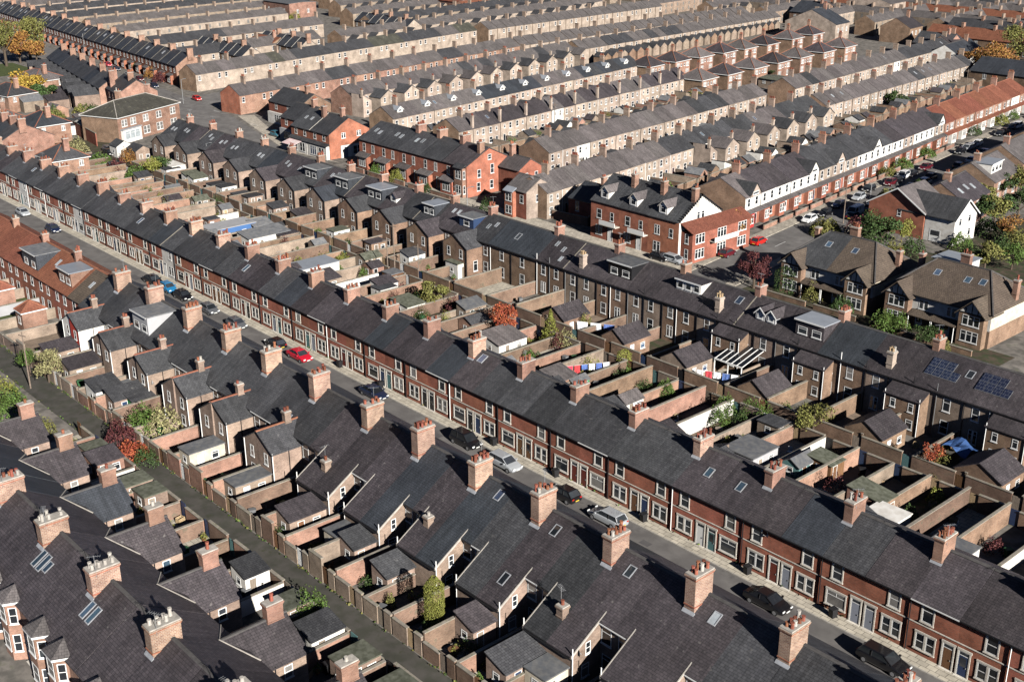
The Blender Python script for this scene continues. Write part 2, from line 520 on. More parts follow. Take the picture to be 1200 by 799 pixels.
def chimney(root, x, y, w, l, zb, zt, mat='brick_pink', pots=4, rows=1, style='near', pmat='terracotta', aerial=False, skirt=0, slope=0, yd=0):
    h = round(zt-zb, 2)
    st = O('chimney', cached(('chimney', w, l, h, mat, style), lambda: stack_mb(w, l, h, mat, style)), root, (x, y, zb))
    top = h+(.05 if style != 'far' else .03)
    per = max(1, pots//rows)
    along = l >= w
    for rr in range(rows):
        for i in range(per):
            q = (i+.5)/per-.5
            a = q*(l if along else w)*.92
            o = (rr-(rows-1)/2)*.42
            hh = rnd.choice((.36, .42, .46, .52, .7)) if style != 'far' else .5
            pm = pmat if rnd.random() < .88 or style == 'far' else 'cement'
            px_, py_ = (o, a) if along else (a, o)
            if style != 'far':
                px_ += rnd.uniform(-.04, .04); py_ += rnd.uniform(-.05, .05)
                if rnd.random() < .14:
                    continue
            O('chimney_pot', cached(('chimney_pot', hh, pm), lambda: pot_mb(hh, pm)), st, (px_, py_, top))
    if aerial:
        def f():
            b = MB()
            b.tube((0, 0, -.6), (0, 0, 1.5), .02, 'metal', 4)
            b.tube((-.55, 0, 1.4), (.55, 0, 1.4), .016, 'metal', 4)
            for k in range(6):
                xx = -.5+k*.2
                b.tube((xx, -.22, 1.4), (xx, .22, 1.4), .012, 'metal', 4)
            return b
        O('aerial', cached(('aerial',), f), st, (w/2+.05, -l*.3, h), rnd.uniform(0, 6))
    if skirt:
        def f2():
            b = MB()
            y0 = -l/2 if skirt < 0 else l/2
            sg = 1 if skirt > 0 else -1
            b.prism([(y0, .02), (y0+sg*.22, .02-.22*slope), (y0+sg*.22, .07-.22*slope), (y0, .16)], 'x', -w/2-.1, w/2+.1, 'lead')
            return b
        O('flashing', cached(('flashing', w, l, skirt, round(slope, 3)), f2), st, (0, 0, yd))
    return st


def wing_mb(dx, L, zl, zh, high, wm, wm2):
    """lean-to rear wing: footprint 0..dx by 0..L, high side 'L' or 'R'"""
    b = MB()
    a, c = (zh, zl) if high == 'L' else (zl, zh)
    p = [(0, 0), (dx, 0), (dx, c-.1), (0, a-.1)]
    vs = [(x, 0, z) for x, z in p]+[(x, L, z) for x, z in p]
    b.add(vs, [(0, 1, 2, 3), (4, 7, 6, 5), (0, 3, 7, 4), (1, 5, 6, 2)], [wm, wm2, wm, wm])
    return b


def wing_roof_mb(dx, y0, L, zl, zh, high, mat, ridge, ov):
    b = MB()
    s = (zh-zl)/dx
    t = .12
    if high == 'L':
        x0, x1, za, zb = 0, dx+ov, zh, zl-ov*s
    else:
        x0, x1, za, zb = -ov, dx, zl-ov*s, zh
    b.prism([(x0, za), (x1, zb), (x1, zb-t), (x0, za-t)], 'y', y0, L+.18, mat)
    if ridge:
        xr = 0 if high == 'L' else dx
        k = 1 if high == 'L' else -1
        pts = [(xr, zh-.03), (xr, zh+.06), (xr+k*.13, zh+.035), (xr+k*.19, zh-.05)]
        b.prism(pts, 'y', y0, L+.2, ridge)
    return b


def wing(root, x, y, dx, L, zl, zh, high, wm, roof, ridge=None, back=0, wm2=None, ov=.15, name='rear_wing'):
    wm2 = wm2 or wm
    dx = round(dx, 3)
    o = O(name, cached((name, dx, L, zl, zh, high, wm, wm2), lambda: wing_mb(dx, L, zl, zh, high, wm, wm2)), root, (x, y, 0))
    O('wing_roof', cached(('wing_roof', dx, back, L, zl, zh, high, roof, ridge, ov), lambda: wing_roof_mb(dx, -back, L, zl, zh, high, roof, ridge, ov)), o)
    return o


def pipe(root, x, y, z0, z1, mat='white_upvc', name='downpipe'):
    def f():
        b = MB(); b.tube((0, 0, 0), (0, 0, round(z1-z0, 2)), .055, mat, 6); return b
    return O(name, cached((name, round(z1-z0, 2), mat), f), root, (x, y, z0))


def gutter(root, W, y, z, mat='black_paint'):
    W = round(W, 3)

    def f():
        b = MB(); b.box(0, -.07, 0, W, .07, .11, mat); return b
    return O('gutter', cached(('gutter', W, mat), f), root, (0, y, z))


def skylight(root, x, D, e, r, yf, rear=False, w=.8, h=1.2, glass='glass_sky'):
    """yf: local y of its middle"""
    s = r/(D/2)
    a = math.atan(s)

    def f():
        b = MB()
        for x0, y0, x1, y1 in ((-w/2, -h/2, w/2, -h/2+.09), (-w/2, h/2-.09, w/2, h/2), (-w/2, -h/2+.09, -w/2+.09, h/2-.09), (w/2-.09, -h/2+.09, w/2, h/2-.09)):
            b.box(x0, y0, 0, x1, y1, .09, 'lead')
        b.quad([(-w/2+.09, -h/2+.09, .05), (w/2-.09, -h/2+.09, .05), (w/2-.09, h/2-.09, .05), (-w/2+.09, h/2-.09, .05)], glass)
        return b
    o = O('skylight', cached(('skylight', w, h, glass), f), root)
    z = e+s*min(yf, D-yf)
    o.location = (x, yf, z+.01)
    o.rotation_euler = (a, 0, 0) if not rear else (-a, 0, 0)
    return o


def flat_dormer(root, x0, x1, D, e, r, yface, ztop, rear, wm, rm, nwin=2, glass='glass', wh=1.0):
    """flat-roofed dormer: face at local yface; runs back to the ridge"""
    s = r/(D/2)
    b = MB()
    zf = e+s*min(yface, D-yface)-.1
    yb = D/2
    ya, y2 = (yface, yb) if not rear else (yb, yface)
    p = [(yface, zf), (yface, ztop), (yb, ztop), (yb, e+r-.1)]
    b.prism(p, 'x', x0, x1, wm)
    k = -.25 if not rear else .25
    b.box(x0-.15, min(yface+k, yb), ztop, x1+.15, max(yface+k, yb), ztop+.14, rm)
    b.box(x0-.17, min(yface+k, yface+k*1.12), ztop-.06, x1+.17, max(yface+k, yface+k*1.12), ztop+.16, 'white_upvc')
    o = O('dormer', b.mesh('dormer'), root)
    dx = (x1-x0)/nwin
    for i in range(nwin):
        window(o, x0+dx*(i+.5), yface, zf+.45, round(min(1.4, dx*.7), 2), wh, 'b' if rear else 'f', 'case', None, glass)
    return o


def gable_dormer(root, xc, w, D, e, r, yface, zt, rise, rear, wm, rm, verge=None, glass='glass'):
    s = r/(D/2)
    b = MB()
    zf = e+s*min(yface, D-yface)-.1
    sg = 1 if not rear else -1
    yb = yface+sg*(zt-zf)/s
    yr = yface+sg*(zt+rise-zf)/s
    yl, yh = sorted((yface, yr))
    b.prism([(xc-w/2, zf), (xc+w/2, zf), (xc+w/2, zt), (xc, zt+rise-.05), (xc-w/2, zt)], 'y', yl, yh, wm)
    k = .2
    y0, y1 = (yface-sg*.2, yr)
    y0, y1 = min(y0, y1), max(y0, y1)
    q = rise/(w/2)
    for sd in (-1, 1):
        pts = [(xc, zt+rise+.05), (xc+sd*(w/2+k), zt-k*q+.05), (xc+sd*(w/2+k), zt-k*q-.05), (xc, zt+rise-.05)]
        b.prism(pts, 'y', y0, y1, rm)
    if verge:
        yy = yface-sg*.22
        for sd in (-1, 1):
            pts = [(xc, zt+rise+.08), (xc+sd*(w/2+k+.03), zt-k*q+.06), (xc+sd*(w/2+k+.03), zt-k*q-.12), (xc, zt+rise-.1)]
            b.prism(pts, 'y', min(yy, yy+sg*.04), max(yy, yy+sg*.04), verge)
    o = O('dormer', b.mesh('dormer'), root)
    window(o, xc, yface, zf+.4, round(w*.6, 2), round(max(.6, zt-zf-.45), 2), 'b' if rear else 'f', 'case', None, glass)
    return o


def dish(root, x, y, z, rz):
    def f():
        b = MB()
        n = 12
        vs = [(0, .06, 0)]+[(.33*math.cos(2*PI*i/n), -.04, .33*math.sin(2*PI*i/n)) for i in range(n)]
        b.add(vs, [(0, 1+i, 1+(i+1) % n) for i in range(n)], 'plastic_dish')
        b.tube((0, .06, 0), (0, .2, -.2), .025, 'metal', 4)
        b.tube((0, .0, -.3), (0, -.36, -.05), .015, 'metal', 4)
        b.box(-.04, -.42, -.08, .04, -.34, 0, 'plastic_grey')
        return b
    return O('satellite_dish', cached(('satellite_dish',), f), root, (x, y, z), rz)
# ------------------------------------------------------------------ long red terrace on the street (front to -Y)
ROWS = {}


def keep(row, root, p):
    ROWS.setdefault(row, []).append((root, p))


DOORS = ['black_paint', 'grey_paint', 'maroon_paint', 'navy_paint', 'white_upvc', 'brown_wood', 'teal_paint']
DNAME = dict(black_paint='black', grey_paint='grey', maroon_paint='dark red', navy_paint='navy', white_upvc='white', brown_wood='brown', teal_paint='teal')
fr1 = (0, 83.6, 0)
D1, E1, R1_ = 9.8, 5.55, 2.65
S1 = R1_/(D1/2)
WHITE = {-242: 1, -214: 1, -180: 1}
SPEC_DOORS = {}
for n in range(-3, 25):
    xc = -240.2+9*n
    w = 4.5
    rm_pair = rnd.choice(['slate_grey', 'slate_grey', 'slate_grey', 'slate_purple']) if n < 12 else rnd.choice(['slate_purple', 'slate_grey', 'slate_purple'])
    for side in (0, 1):
        x0 = xc-w if side == 0 else xc
        white = any(abs(x0+w/2-k) < 2.6 for k in WHITE)
        rm = rm_pair if rnd.random() < .8 else rnd.choice(['slate_blue', 'slate_grey', 'slate_purple'])
        if n == 13 and side == 1:
            rm = 'slate_blue'
        wm = ('white_render' if white else 'brick_red', 'brick_buff', 'brick_buff')
        strip = None
        if side == 0 and rnd.random() < .16:
            strip = 'coping'
        root = base_house(fr1, x0, w, D1, E1, R1_, wm, rm, 'ridge_dark', strip=strip, dz=rnd.uniform(-.015, .03), group='red brick street terrace')
        sg = 1 if side == 0 else -1
        mx = (lambda q: q) if side == 0 else (lambda q: w-q)
        sur = None if white else 'stone'
        # windows stand beside the party wall that carries the chimney, doors at the far side
        k = rnd.random()
        if k < .6:
            window(root, mx(2.85), 0, .75, 1.75, 1.55, 'f', 'double', sur)
        elif k < .85:
            window(root, mx(2.8), 0, .75, 1.95, 1.5, 'f', 'pic', sur)
        else:
            window(root, mx(2.85), 0, .75, 1.75, 1.55, 'f', 'case2', sur)
        window(root, mx(2.9), 0, 3.55, 1.02, 1.62, 'f', rnd.choice(['sash', 'sash', 'case']), sur)
        dm = rnd.choice(DOORS)
        root['_door'] = dm
        if rnd.random() < .08:
            dish(root, mx(1.7), -.08, 4.9, -.6)
        door(root, mx(.72), 0, .95, 2.5, dm, 'f', sur, True, rnd.random() < .3, label=None if dm in ('black_paint',) else 'front door painted '+DNAME[dm])

        def f():
            b = MB(); b.box(0, -.05, 0, w, 0, .1, 'stone'); return b
        if not white:
            O('string_course', cached(('string_course',), f), root, (0, 0, 3.12))
        gutter(root, w, -.22, E1-.26, rnd.choice(['black_paint', 'black_paint', 'black_paint', 'white_upvc']))
        if side == 0:
            pipe(root, w-.02, -.09, .1, E1-.2, 'black_paint' if rnd.random() < .75 else 'white_upvc')
            zt = 9.5+rnd.uniform(-.25, .3)
            chimney(root, w, 4.45, .9, 2.1, 5.8, zt, rnd.choice(['brick_orange', 'brick_orange', 'brick_stack']), rnd.choice([8, 8, 6, 4]), 2, aerial=rnd.random() < .55, skirt=-1, slope=S1, yd=E1+S1*3.37-5.8)
        # single storey kitchen behind
        if rnd.random() < .75:
            xa = .0 if side == 0 else w-2.4
            wing(root, xa, D1, 2.4, rnd.choice([3.2, 4.2, 5.0]), 2.5, 3.5, 'L' if side == 0 else 'R', rnd.choice(['brick_buff', 'brick_buff', 'white_render', 'brick_orange']), rnd.choice(['slate_grey', 'slate_purple', 'felt']), name='rear_kitchen')
        q = rnd.random()
        if q < .1:
            skylight(root, mx(2.0), D1, E1, R1_, 2.4+rnd.uniform(-.5, .6))
        if n == 15 and side == 1:
            skylight(root, 1.6, D1, E1, R1_, 3.9, w=1.0, h=1.3, glass='glass_sky')
        if n in (5, 9) and side == 1:
            skylight(root, 1.7, D1, E1, R1_, 2.2, w=.8, h=1.5)
        root['_white'] = white
        keep('front', root, (x0+w/2, 83.6, 2.5))

# ------------------------------------------------------------------ terrace on the near side of the street: rear to the camera (front to +Y)
C2 = [-157.2, -147.1, -136.4, -126.4, -116.9, -106.6, -96.4, -87.6, -78.6, -69.7, -60.6, -51.4, -42.2, -33, -24]
B2 = [(C2[i]+C2[i+1])/2 for i in range(len(C2)-1)]
B2 = [-162.2]+B2+[-19.5]
D2, E2, R2_ = 11.0, 5.6, 3.4
S2 = R2_/(D2/2)
Y2F = 72.2
for i, xc in enumerate(C2):
    xl, xr = B2[i], B2[i+1]
    left = xc < -100
    if left:
        rmp = rnd.choice(['slate_grey', 'slate_grey', 'slate_purple'])
    else:
        rmp = ['slate_purple', 'slate_blue', 'slate_purple', 'slate_purple', 'slate_grey', 'slate_purple', 'slate_grey', 'slate_purple', 'slate_purple'][(i-6) % 9]
    for side in (0, 1):            # side 0: world left (-X) house; in the local frame its x runs towards -X
        a, b_ = (xl, xc) if side == 0 else (xc, xr)
        w = b_-a
        fr = (b_, Y2F, PI)
        rm = rmp
        if not left and rnd.random() < .5:
            rm = rnd.choice(['slate_purple', 'slate_grey', 'slate_blue'])
        if xc == -87.6:
            rm = 'slate_purple' if side == 0 else 'slate_blue'
        if xc == -96.4 and side == 1:
            rm = 'slate_purple'
        we = 2.95
        cat = None
        wm = 'brick_pink' if xc < -60 else 'brick_pink'
        # party wall (chimney) is at local x=0 for side 0 and at local x=w for side 1
        if not left:
            cat = (0, we, 3.3) if side == 0 else (round(w, 3)-we, round(w, 3), 3.3)
        root = base_house(fr, 0, w, D2, E2, R2_, ('brick_red', wm, 'brick_pink'), rm, 'ridge_dark', cat=cat, dz=rnd.uniform(0, .03), group='slate roofed houses with rear wings')
        mx = (lambda q: q) if side == 0 else (lambda q: w-q)
        if not left:
            zl = E2-3.3*S2
            xa = 0 if side == 0 else w-we
            b = MB()
            p = [(D2, 0), (D2+3.3, 0), (D2+3.3, zl-.1), (D2, E2-.1)]
            b.prism(p, 'x', xa, xa+we, wm, mats=[None, wm, None, None])
            wg = O('rear_wing', b.mesh('rear_wing'), root)
            # outer side wall of the wing
            fs = 'r' if side == 0 else 'l'
            xo = mx(we)
            window(wg, xo, D2+1.5, 3.0, .6, 1.15, fs, 'sash')
            window(wg, xo, D2+1.8, .8, .9, 1.3, fs, 'case')
            pipe(wg, mx(we+.02) if side == 0 else mx(we+.02), D2+3.3, .2, zl+.7, 'white_upvc')
            def f():
                b = MB(); b.box(0, -.06, 0, we, .06, .1, 'black_paint'); return b
            O('gutter', cached(('gutter', we), f), wg, (xa, D2+3.5, zl-.35))
        else:
            wl = rnd.choice([3.4, 3.6])
            zl, zh = 4.85, 6.6
            wmat = 'brick_pink'
            wm2 = 'brick_pink'
            if xc == -157.2:
                wmat, wm2 = 'white_render', ('red_paint' if side == 1 else 'white_render')
            wg = wing(root, 0 if side == 0 else w-we, D2, we, wl, zl, zh, 'L' if side == 0 else 'R', wmat, 'slate_grey', 'ridge_clay', back=(zh-E2)/S2+.3, wm2=wm2)
            fs = 'r' if side == 0 else 'l'
            window(wg, we*.5, wl, 3.0, .75, 1.35, 'b', 'sash', glass='glass_curtain' if rnd.random() < .3 else None)
            if rnd.random() < .6:
                window(wg, we*.5, wl, .8, .9, 1.3, 'b', 'case')
            pipe(wg, mx(we+.04)-(0 if side == 0 else w-we), wl+.06, .1, zl, 'white_upvc')
            pipe(wg, mx(we+.06)-(0 if side == 0 else w-we), 1.6, 2.2, zl, 'black_paint')
            if side == 1:
                # small stack where the wing meets the house
                chimney(root, w, D2-.2, .65, .75, 5.4, 7.8, 'brick_pink', 2, 1, aerial=False)
        # main rear wall between the wings
        xm = (we+w)/2
        window(root, mx(xm-.15), D2, 3.45, 1.15, 1.65, 'b', rnd.choice(['sash', 'case']), None)
        window(root, mx(xm), D2, .9, 1.2, 1.5, 'b', 'case')
        gutter(root, w-we if True else w, D2+.22, E2-.3, 'white_upvc' if rnd.random() < .4 else 'black_paint').location.x = we if side == 0 else 0
        if side == 0:
            zt = 11.0+rnd.uniform(-.3, .35)
            chimney(root, 0, 6.25, 1.04, 2.2, 6.3, zt, 'brick_stack', rnd.choice([8, 8, 6]), 2, style='near', aerial=rnd.random() < .6, skirt=1, slope=S2, yd=E2+S2*(D2-6.25-1.1)-6.3)
        if xc in (-69.7, -60.6, -51.4) and side == 1:
            skylight(root, w*.5, D2, E2, R2_, 6.9, True, .8, 1.2, 'glass_light' if xc > -60 else 'glass')
        if xc == -78.6 and side == 1:
            skylight(root, w*.3, D2, E2, R2_, 6.6, True, .8, 1.2)
        if xc == -69.7 and side == 1:
            skylight(root, w-1.2, D2, E2, R2_, 12.2, True, .8, 1.3, 'glass')
        if xc == -106.6 and side == 0:
            skylight(root, 1.2, D2+0, E2, R2_, 10, True, .8, 1.2)
        if xc == -147.1 and side == 1:
            flat_dormer(root, .3, w-.6, D2, E2, R2_, D2-1.0, 8.75, True, 'grey_render', 'felt', 2)
        if xc == -78.6 and side == 0:
            chimney(root, 1.5, 11.6, .7, .7, 4.2, 6.1, 'brick_pink', 0, 1)
        if xc in (-96.4, -60.6) and side == 0:
            chimney(root, .4, 12.2, .75, .75, 4.0, 5.9, 'brick_pink', 1, 1, aerial=True)
        if xc == -157.2:
            root['_extra'] = 'red and white painted rear wing' if side == 1 else 'white painted rear wing'
        if rnd.random() < .3:
            dish(wg, (we+.1 if side == 0 else -.1) if left else mx(we+.1), (wl-.5) if left else D2+2.6, 3.6, PI-.5)
        keep('cat' if not left else 'gab', root, (xc+(-w/2 if side == 0 else w/2), 62, 5))

# red tiled part of the same side, further up the street
RT = [(-168.0, -162.2), (-174.4, -168.0), (-180.6, -174.4), (-187, -180.6), (-193.3, -187), (-199.5, -193.3), (-206, -199.5), (-212.3, -206), (-218.6, -212.3)]
for i, (a, b_) in enumerate(RT):
    w = b_-a
    rm = 'tile_brown' if i == 0 else 'tile_red'
    root = base_house((b_, 71.6, PI), 0, w, 9.6, 5.3, 3.1, ('brick_red', 'brick_red', 'brick_pink'), rm, 'ridge_clay', dz=rnd.uniform(0, .03), group='red tiled houses')
    for k in (.28, .72):
        window(root, w*k, 9.6, 3.3, 1.0, 1.5, 'b', 'sash', None)
    window(root, w*.3, 9.6, .9, 1.2, 1.4, 'b', 'case')
    door(root, w*.72, 9.6, .9, 2.1, 'white_upvc', 'b', None, False, True)
    if i % 2 == 1:
        chimney(root, w, 4.9, .6, 1.0, 7.0, 9.7, 'brick_orange', 4, 2)
    if i == 1:
        flat_dormer(root, .8, w-1.0, 9.6, 5.3, 3.1, 8.6, 8.15, True, 'brick_orange', 'zinc', 2)
        root['_extra'] = 'white roofed box dormer'
    if i == 2:
        skylight(root, w*.6, 9.6, 5.3, 3.1, 6.6, True, .7, 1.3, 'glass_light')
        root['_extra'] = 'long skylight'
    if i == 3:
        flat_dormer(root, .3, w-.3, 9.6, 5.3, 3.1, 9.0, 8.2, True, 'slate_blue', 'felt', 2)
        root['_extra'] = 'slate hung box dormer'
    if i == 0:
        skylight(root, w*.5, 9.6, 5.3, 3.1, 7.0, True, .7, 1.2, 'glass_light')
        root['_extra'] = 'brown roof and skylight'
    keep('redtile', root, ((a+b_)/2, 66, 6))

# ------------------------------------------------------------------ terrace at bottom left: front with bays to -Y, wings to the alley
C0 = [-127.4, -116.8, -106.2, -96.0, -85.6, -74.9, -64.2, -53.5]
D0, E0, R0_ = 11.0, 5.8, 3.4
S0 = R0_/(D0/2)
for i, xc in enumerate(C0):
    for side in (0, 1):
        w = 5.2 if i < 3 else 5.3
        x0 = xc-w if side == 0 else xc
        rm = 'slate_purple' if (xc > -100) else rnd.choice(['slate_purple', 'slate_grey', 'slate_blue'])
        wingroof = 'slate_purple'
        if i == 2:
            wingroof = 'slate_blue'
        root = base_house((0, 26.0, 0), x0, w, D0, E0, R0_, ('brick_orange', 'brick_pink', 'brick_pink'), rm, 'ridge_dark', dz=rnd.uniform(0, .03), group='bay fronted houses by the alley')
        mx = (lambda q: q) if side == 0 else (lambda q: w-q)
        we, wl, zl, zh = 3.2, 4.4, 4.55, 6.75
        wg = wing(root, w-we if side == 0 else 0, D0, we, wl, zl, zh, 'R' if side == 0 else 'L', 'brick_pink', wingroof, 'ridge_dark', back=(zh-E0)/S0+2.2)
        # pale mortar valley where the wing roof meets the main slope
        b = MB()
        ya, yb_ = D0-(zh-E0)/S0, D0-(zl-E0)/S0
        xa, xb_ = (w, w-we) if side == 0 else (0, we)
        b.tube((xa, ya, zh+.03), (xb_, min(yb_, D0+.25), (zl if yb_ < D0+.25 else E0-.25*S0)+.06), .07, 'cement', 5)
        O('valley', b.mesh('valley'), root)
        fs = 'r' if side == 1 else 'l'
        window(wg, we if side == 1 else 0, 2.6, 2.9, .8, 1.2, fs, 'sash')
        pipe(wg, we+.06 if side == 1 else -.06, 1.4, .2, zl, 'black_paint')
        window(root, mx(.95), D0, 3.4, .95, 1.5, 'b', 'sash')
        # canted bay to the front, two storeys with a hipped lead roof
        b = MB()
        xb = mx(w-2.0)
        pl = [(xb-1.45, 0), (xb-.85, -.95), (xb+.85, -.95), (xb+1.45, 0)]
        for k in range(3):
            p, q = pl[k], pl[k+1]
            b.quad([(p[0], p[1], 0), (q[0], q[1], 0), (q[0], q[1], 5.9), (p[0], p[1], 5.9)], 'brick_orange')
        p2 = [(xb-1.65, .2), (xb-1.0, -1.15), (xb+1.0, -1.15), (xb+1.65, .2)]
        apex = (xb, .45, 6.75)
        for k in range(3):
            p, q = p2[k], p2[k+1]
            b.quad([(p[0], p[1], 5.85), (q[0], q[1], 5.85), apex], 'slate_light')
            b.quad([(p[0], p[1], 5.85), (p[0], p[1], 5.65), (q[0], q[1], 5.65), (q[0], q[1], 5.85)], 'white_upvc')
        bay = O('bay_window', b.mesh('bay_window'), root)
        for z, hh in ((.9, 1.7), (3.7, 1.6)):
            window(bay, xb, -.95, z, 1.3, hh, 'f', 'sash', None, 'glass_curtain')
            for sd in (-1, 1):
                p, q = (pl[0], pl[1]) if sd < 0 else (pl[2], pl[3])
                me = cached(('window', .7, hh, 'sash', None, 'glass', 'white_upvc'), lambda: win_mb(.7, hh, 'sash', None, 'glass', 'white_upvc'))
                o = O('window', me, bay, ((p[0]+q[0])/2, (p[1]+q[1])/2, z), math.atan2(q[1]-p[1], q[0]-p[0]))
        door(root, mx(.8), 0, 1.0, 2.6, rnd.choice(DOORS), 'f', 'stone')
        if side == 0:
            chimney(root, w, 5.0, 1.1, 2.5, 6.9, 10.6, 'brick_stack', 8, 2, pmat='cement' if rnd.random() < .7 else 'terracotta', aerial=True, skirt=-1, slope=S0, yd=E0+S0*3.75-6.9)
            chimney(root, w, D0+wl-1.0, .8, 1.5, 5.2, 8.2, 'brick_orange', 0, 1)
        if xc == -96.0 and side == 1:
            for q, hh in ((1.1, 1.7), (2.1, 1.7), (3.0, 1.1)):
                skylight(root, q, D0, E0, R0_, 3.1, False, .75, hh, 'glass_sky')
            root['_extra'] = 'three skylights'
        if xc == -85.6 and side == 1:
            for q in (1.0, 2.1):
                skylight(root, q, D0, E0, R0_, 3.0, False, .75, 1.6, 'glass_sky')
            root['_extra'] = 'two skylights'
        keep('bays', root, (x0+w/2, 31.5, 9))

# ------------------------------------------------------------------ terrace beyond the back lane (front to +Y)
Y3F, D3, E3, R3_ = 133.5, 9.9, 6.0, 3.0
S3 = R3_/(D3/2)
C3L = [-256.8, -246, -234.3, -223.6, -212.8, -202, -191.4, -180.6, -169.8, -159.4, -149.2]
C3R = [-132.9, -119.6, -106.4, -93.0, -79.6, -66.2, -53.2, -40.2]


def t3house(a, b_, xc, side, wings, wallm, rm):
    w = b_-a
    root = base_house((b_, Y3F, PI), 0, w, D3, E3, R3_, ('brick_red', wallm, wallm), rm, 'ridge_dark', dz=rnd.uniform(0, .04), group='brown brick terrace beyond the back lane',
                      strip='coping' if rnd.random() < .15 else None)
    mx = (lambda q: q) if side == 0 else (lambda q: w-q)
    we = 3.2 if wings else 0
    if wings:
        wl, zl, zh = 3.3, 5.2, 7.1
        wg = wing(root, 0 if side == 0 else w-we, D3, we, wl, zl, zh, 'L' if side == 0 else 'R', wallm, rnd.choice(['slate_purple', 'slate_grey', rm]), None, back=(zh-E3)/S3+.4)
        window(wg, we*.5, wl, 3.2, .8, 1.5, 'b', 'sash')
        if side == 1:
            window(wg, we*.5, wl, .8, 1.0, 1.3, 'b', 'case')
        window(wg, we if side == 0 else 0, 1.5, 1.0, .9, 1.8, 'r' if side == 0 else 'l', 'case')
        pipe(wg, we*.95 if side == 0 else we*.05, wl+.07, .1, zl, 'black_paint')
    for q in ((we+w)/2,) if wings else (w*.28, w*.72):
        window(root, mx(q), D3, 3.7, .95, 1.6, 'b', rnd.choice(['sash', 'sash', 'case']))
        window(root, mx(q), D3, .8, 1.1, 1.7, 'b', rnd.choice(['sash', 'case2']))
    gutter(root, w, D3+.22, E3-.32, 'black_paint')
    for q in ((.5, .96) if not wings else ()):
        pipe(root, w*q+rnd.uniform(-.3, .3), D3+.08, .1, E3+rnd.choice([-.3, -.3, .9]), rnd.choice(['white_upvc', 'black_paint', 'plastic_grey']), 'soil_pipe')
    if side == 0:
        chimney(root, 0, 4.6, .85, 1.5, 7.2, 10.3, 'brick_orange', 6, 2, aerial=rnd.random() < .4)
    return root


for i, xc in enumerate(C3L):
    xl = (C3L[i-1]+xc)/2 if i else xc-5.3
    xr = (C3L[i+1]+xc)/2 if i < len(C3L)-1 else -144.2
    for side in (0, 1):
        a, b_ = (xl, xc) if side == 0 else (xc, xr)
        rm = rnd.choice(['slate_grey', 'slate_blue', 'slate_grey', 'slate_purple'])
        root = t3house(a, b_, xc, side, True, 'brick_brown' if xc > -190 else 'brick_pink', rm)
        w = b_-a
        if xc in (-202, -191.4) and side == 1 or xc == -180.6 and side == 1:
            flat_dormer(root, .4, w-.4, D3, E3, R3_, D3-1.1, 8.75, True, 'slate_blue', 'zinc' if xc == -180.6 else 'felt', 2)
            root['_extra'] = 'flat roofed rear dormer'
        elif xc == -169.8 and side == 0:
            gable_dormer(root, w*.55, 1.7, D3, E3, R3_, D3-1.6, 8.0, .8, True, 'white_render', 'slate_purple')
            root['_extra'] = 'white gabled dormer'
        elif xc == -159.4 and side == 0:
            flat_dormer(root, .9, w-1.2, D3, E3, R3_, D3-1.3, 8.8, True, 'slate_blue', 'zinc', 2)
            root['_extra'] = 'pale flat roofed dormer'
        elif xc == -149.2 and side == 0:
            flat_dormer(root, .5, w-.9, D3, E3, R3_, D3-1.3, 8.6, True, 'navy_paint', 'felt', 1)
            root['_extra'] = 'dark box dormer with one window'
        elif rnd.random() < .45:
            for q in (.35, .62):
                skylight(root, w*q, D3, E3, R3_, 7.0+rnd.uniform(-.7, .7), True, .6, 1.1, 'glass_light')
        keep('lane', root, ((a+b_)/2, 123.6, 4))
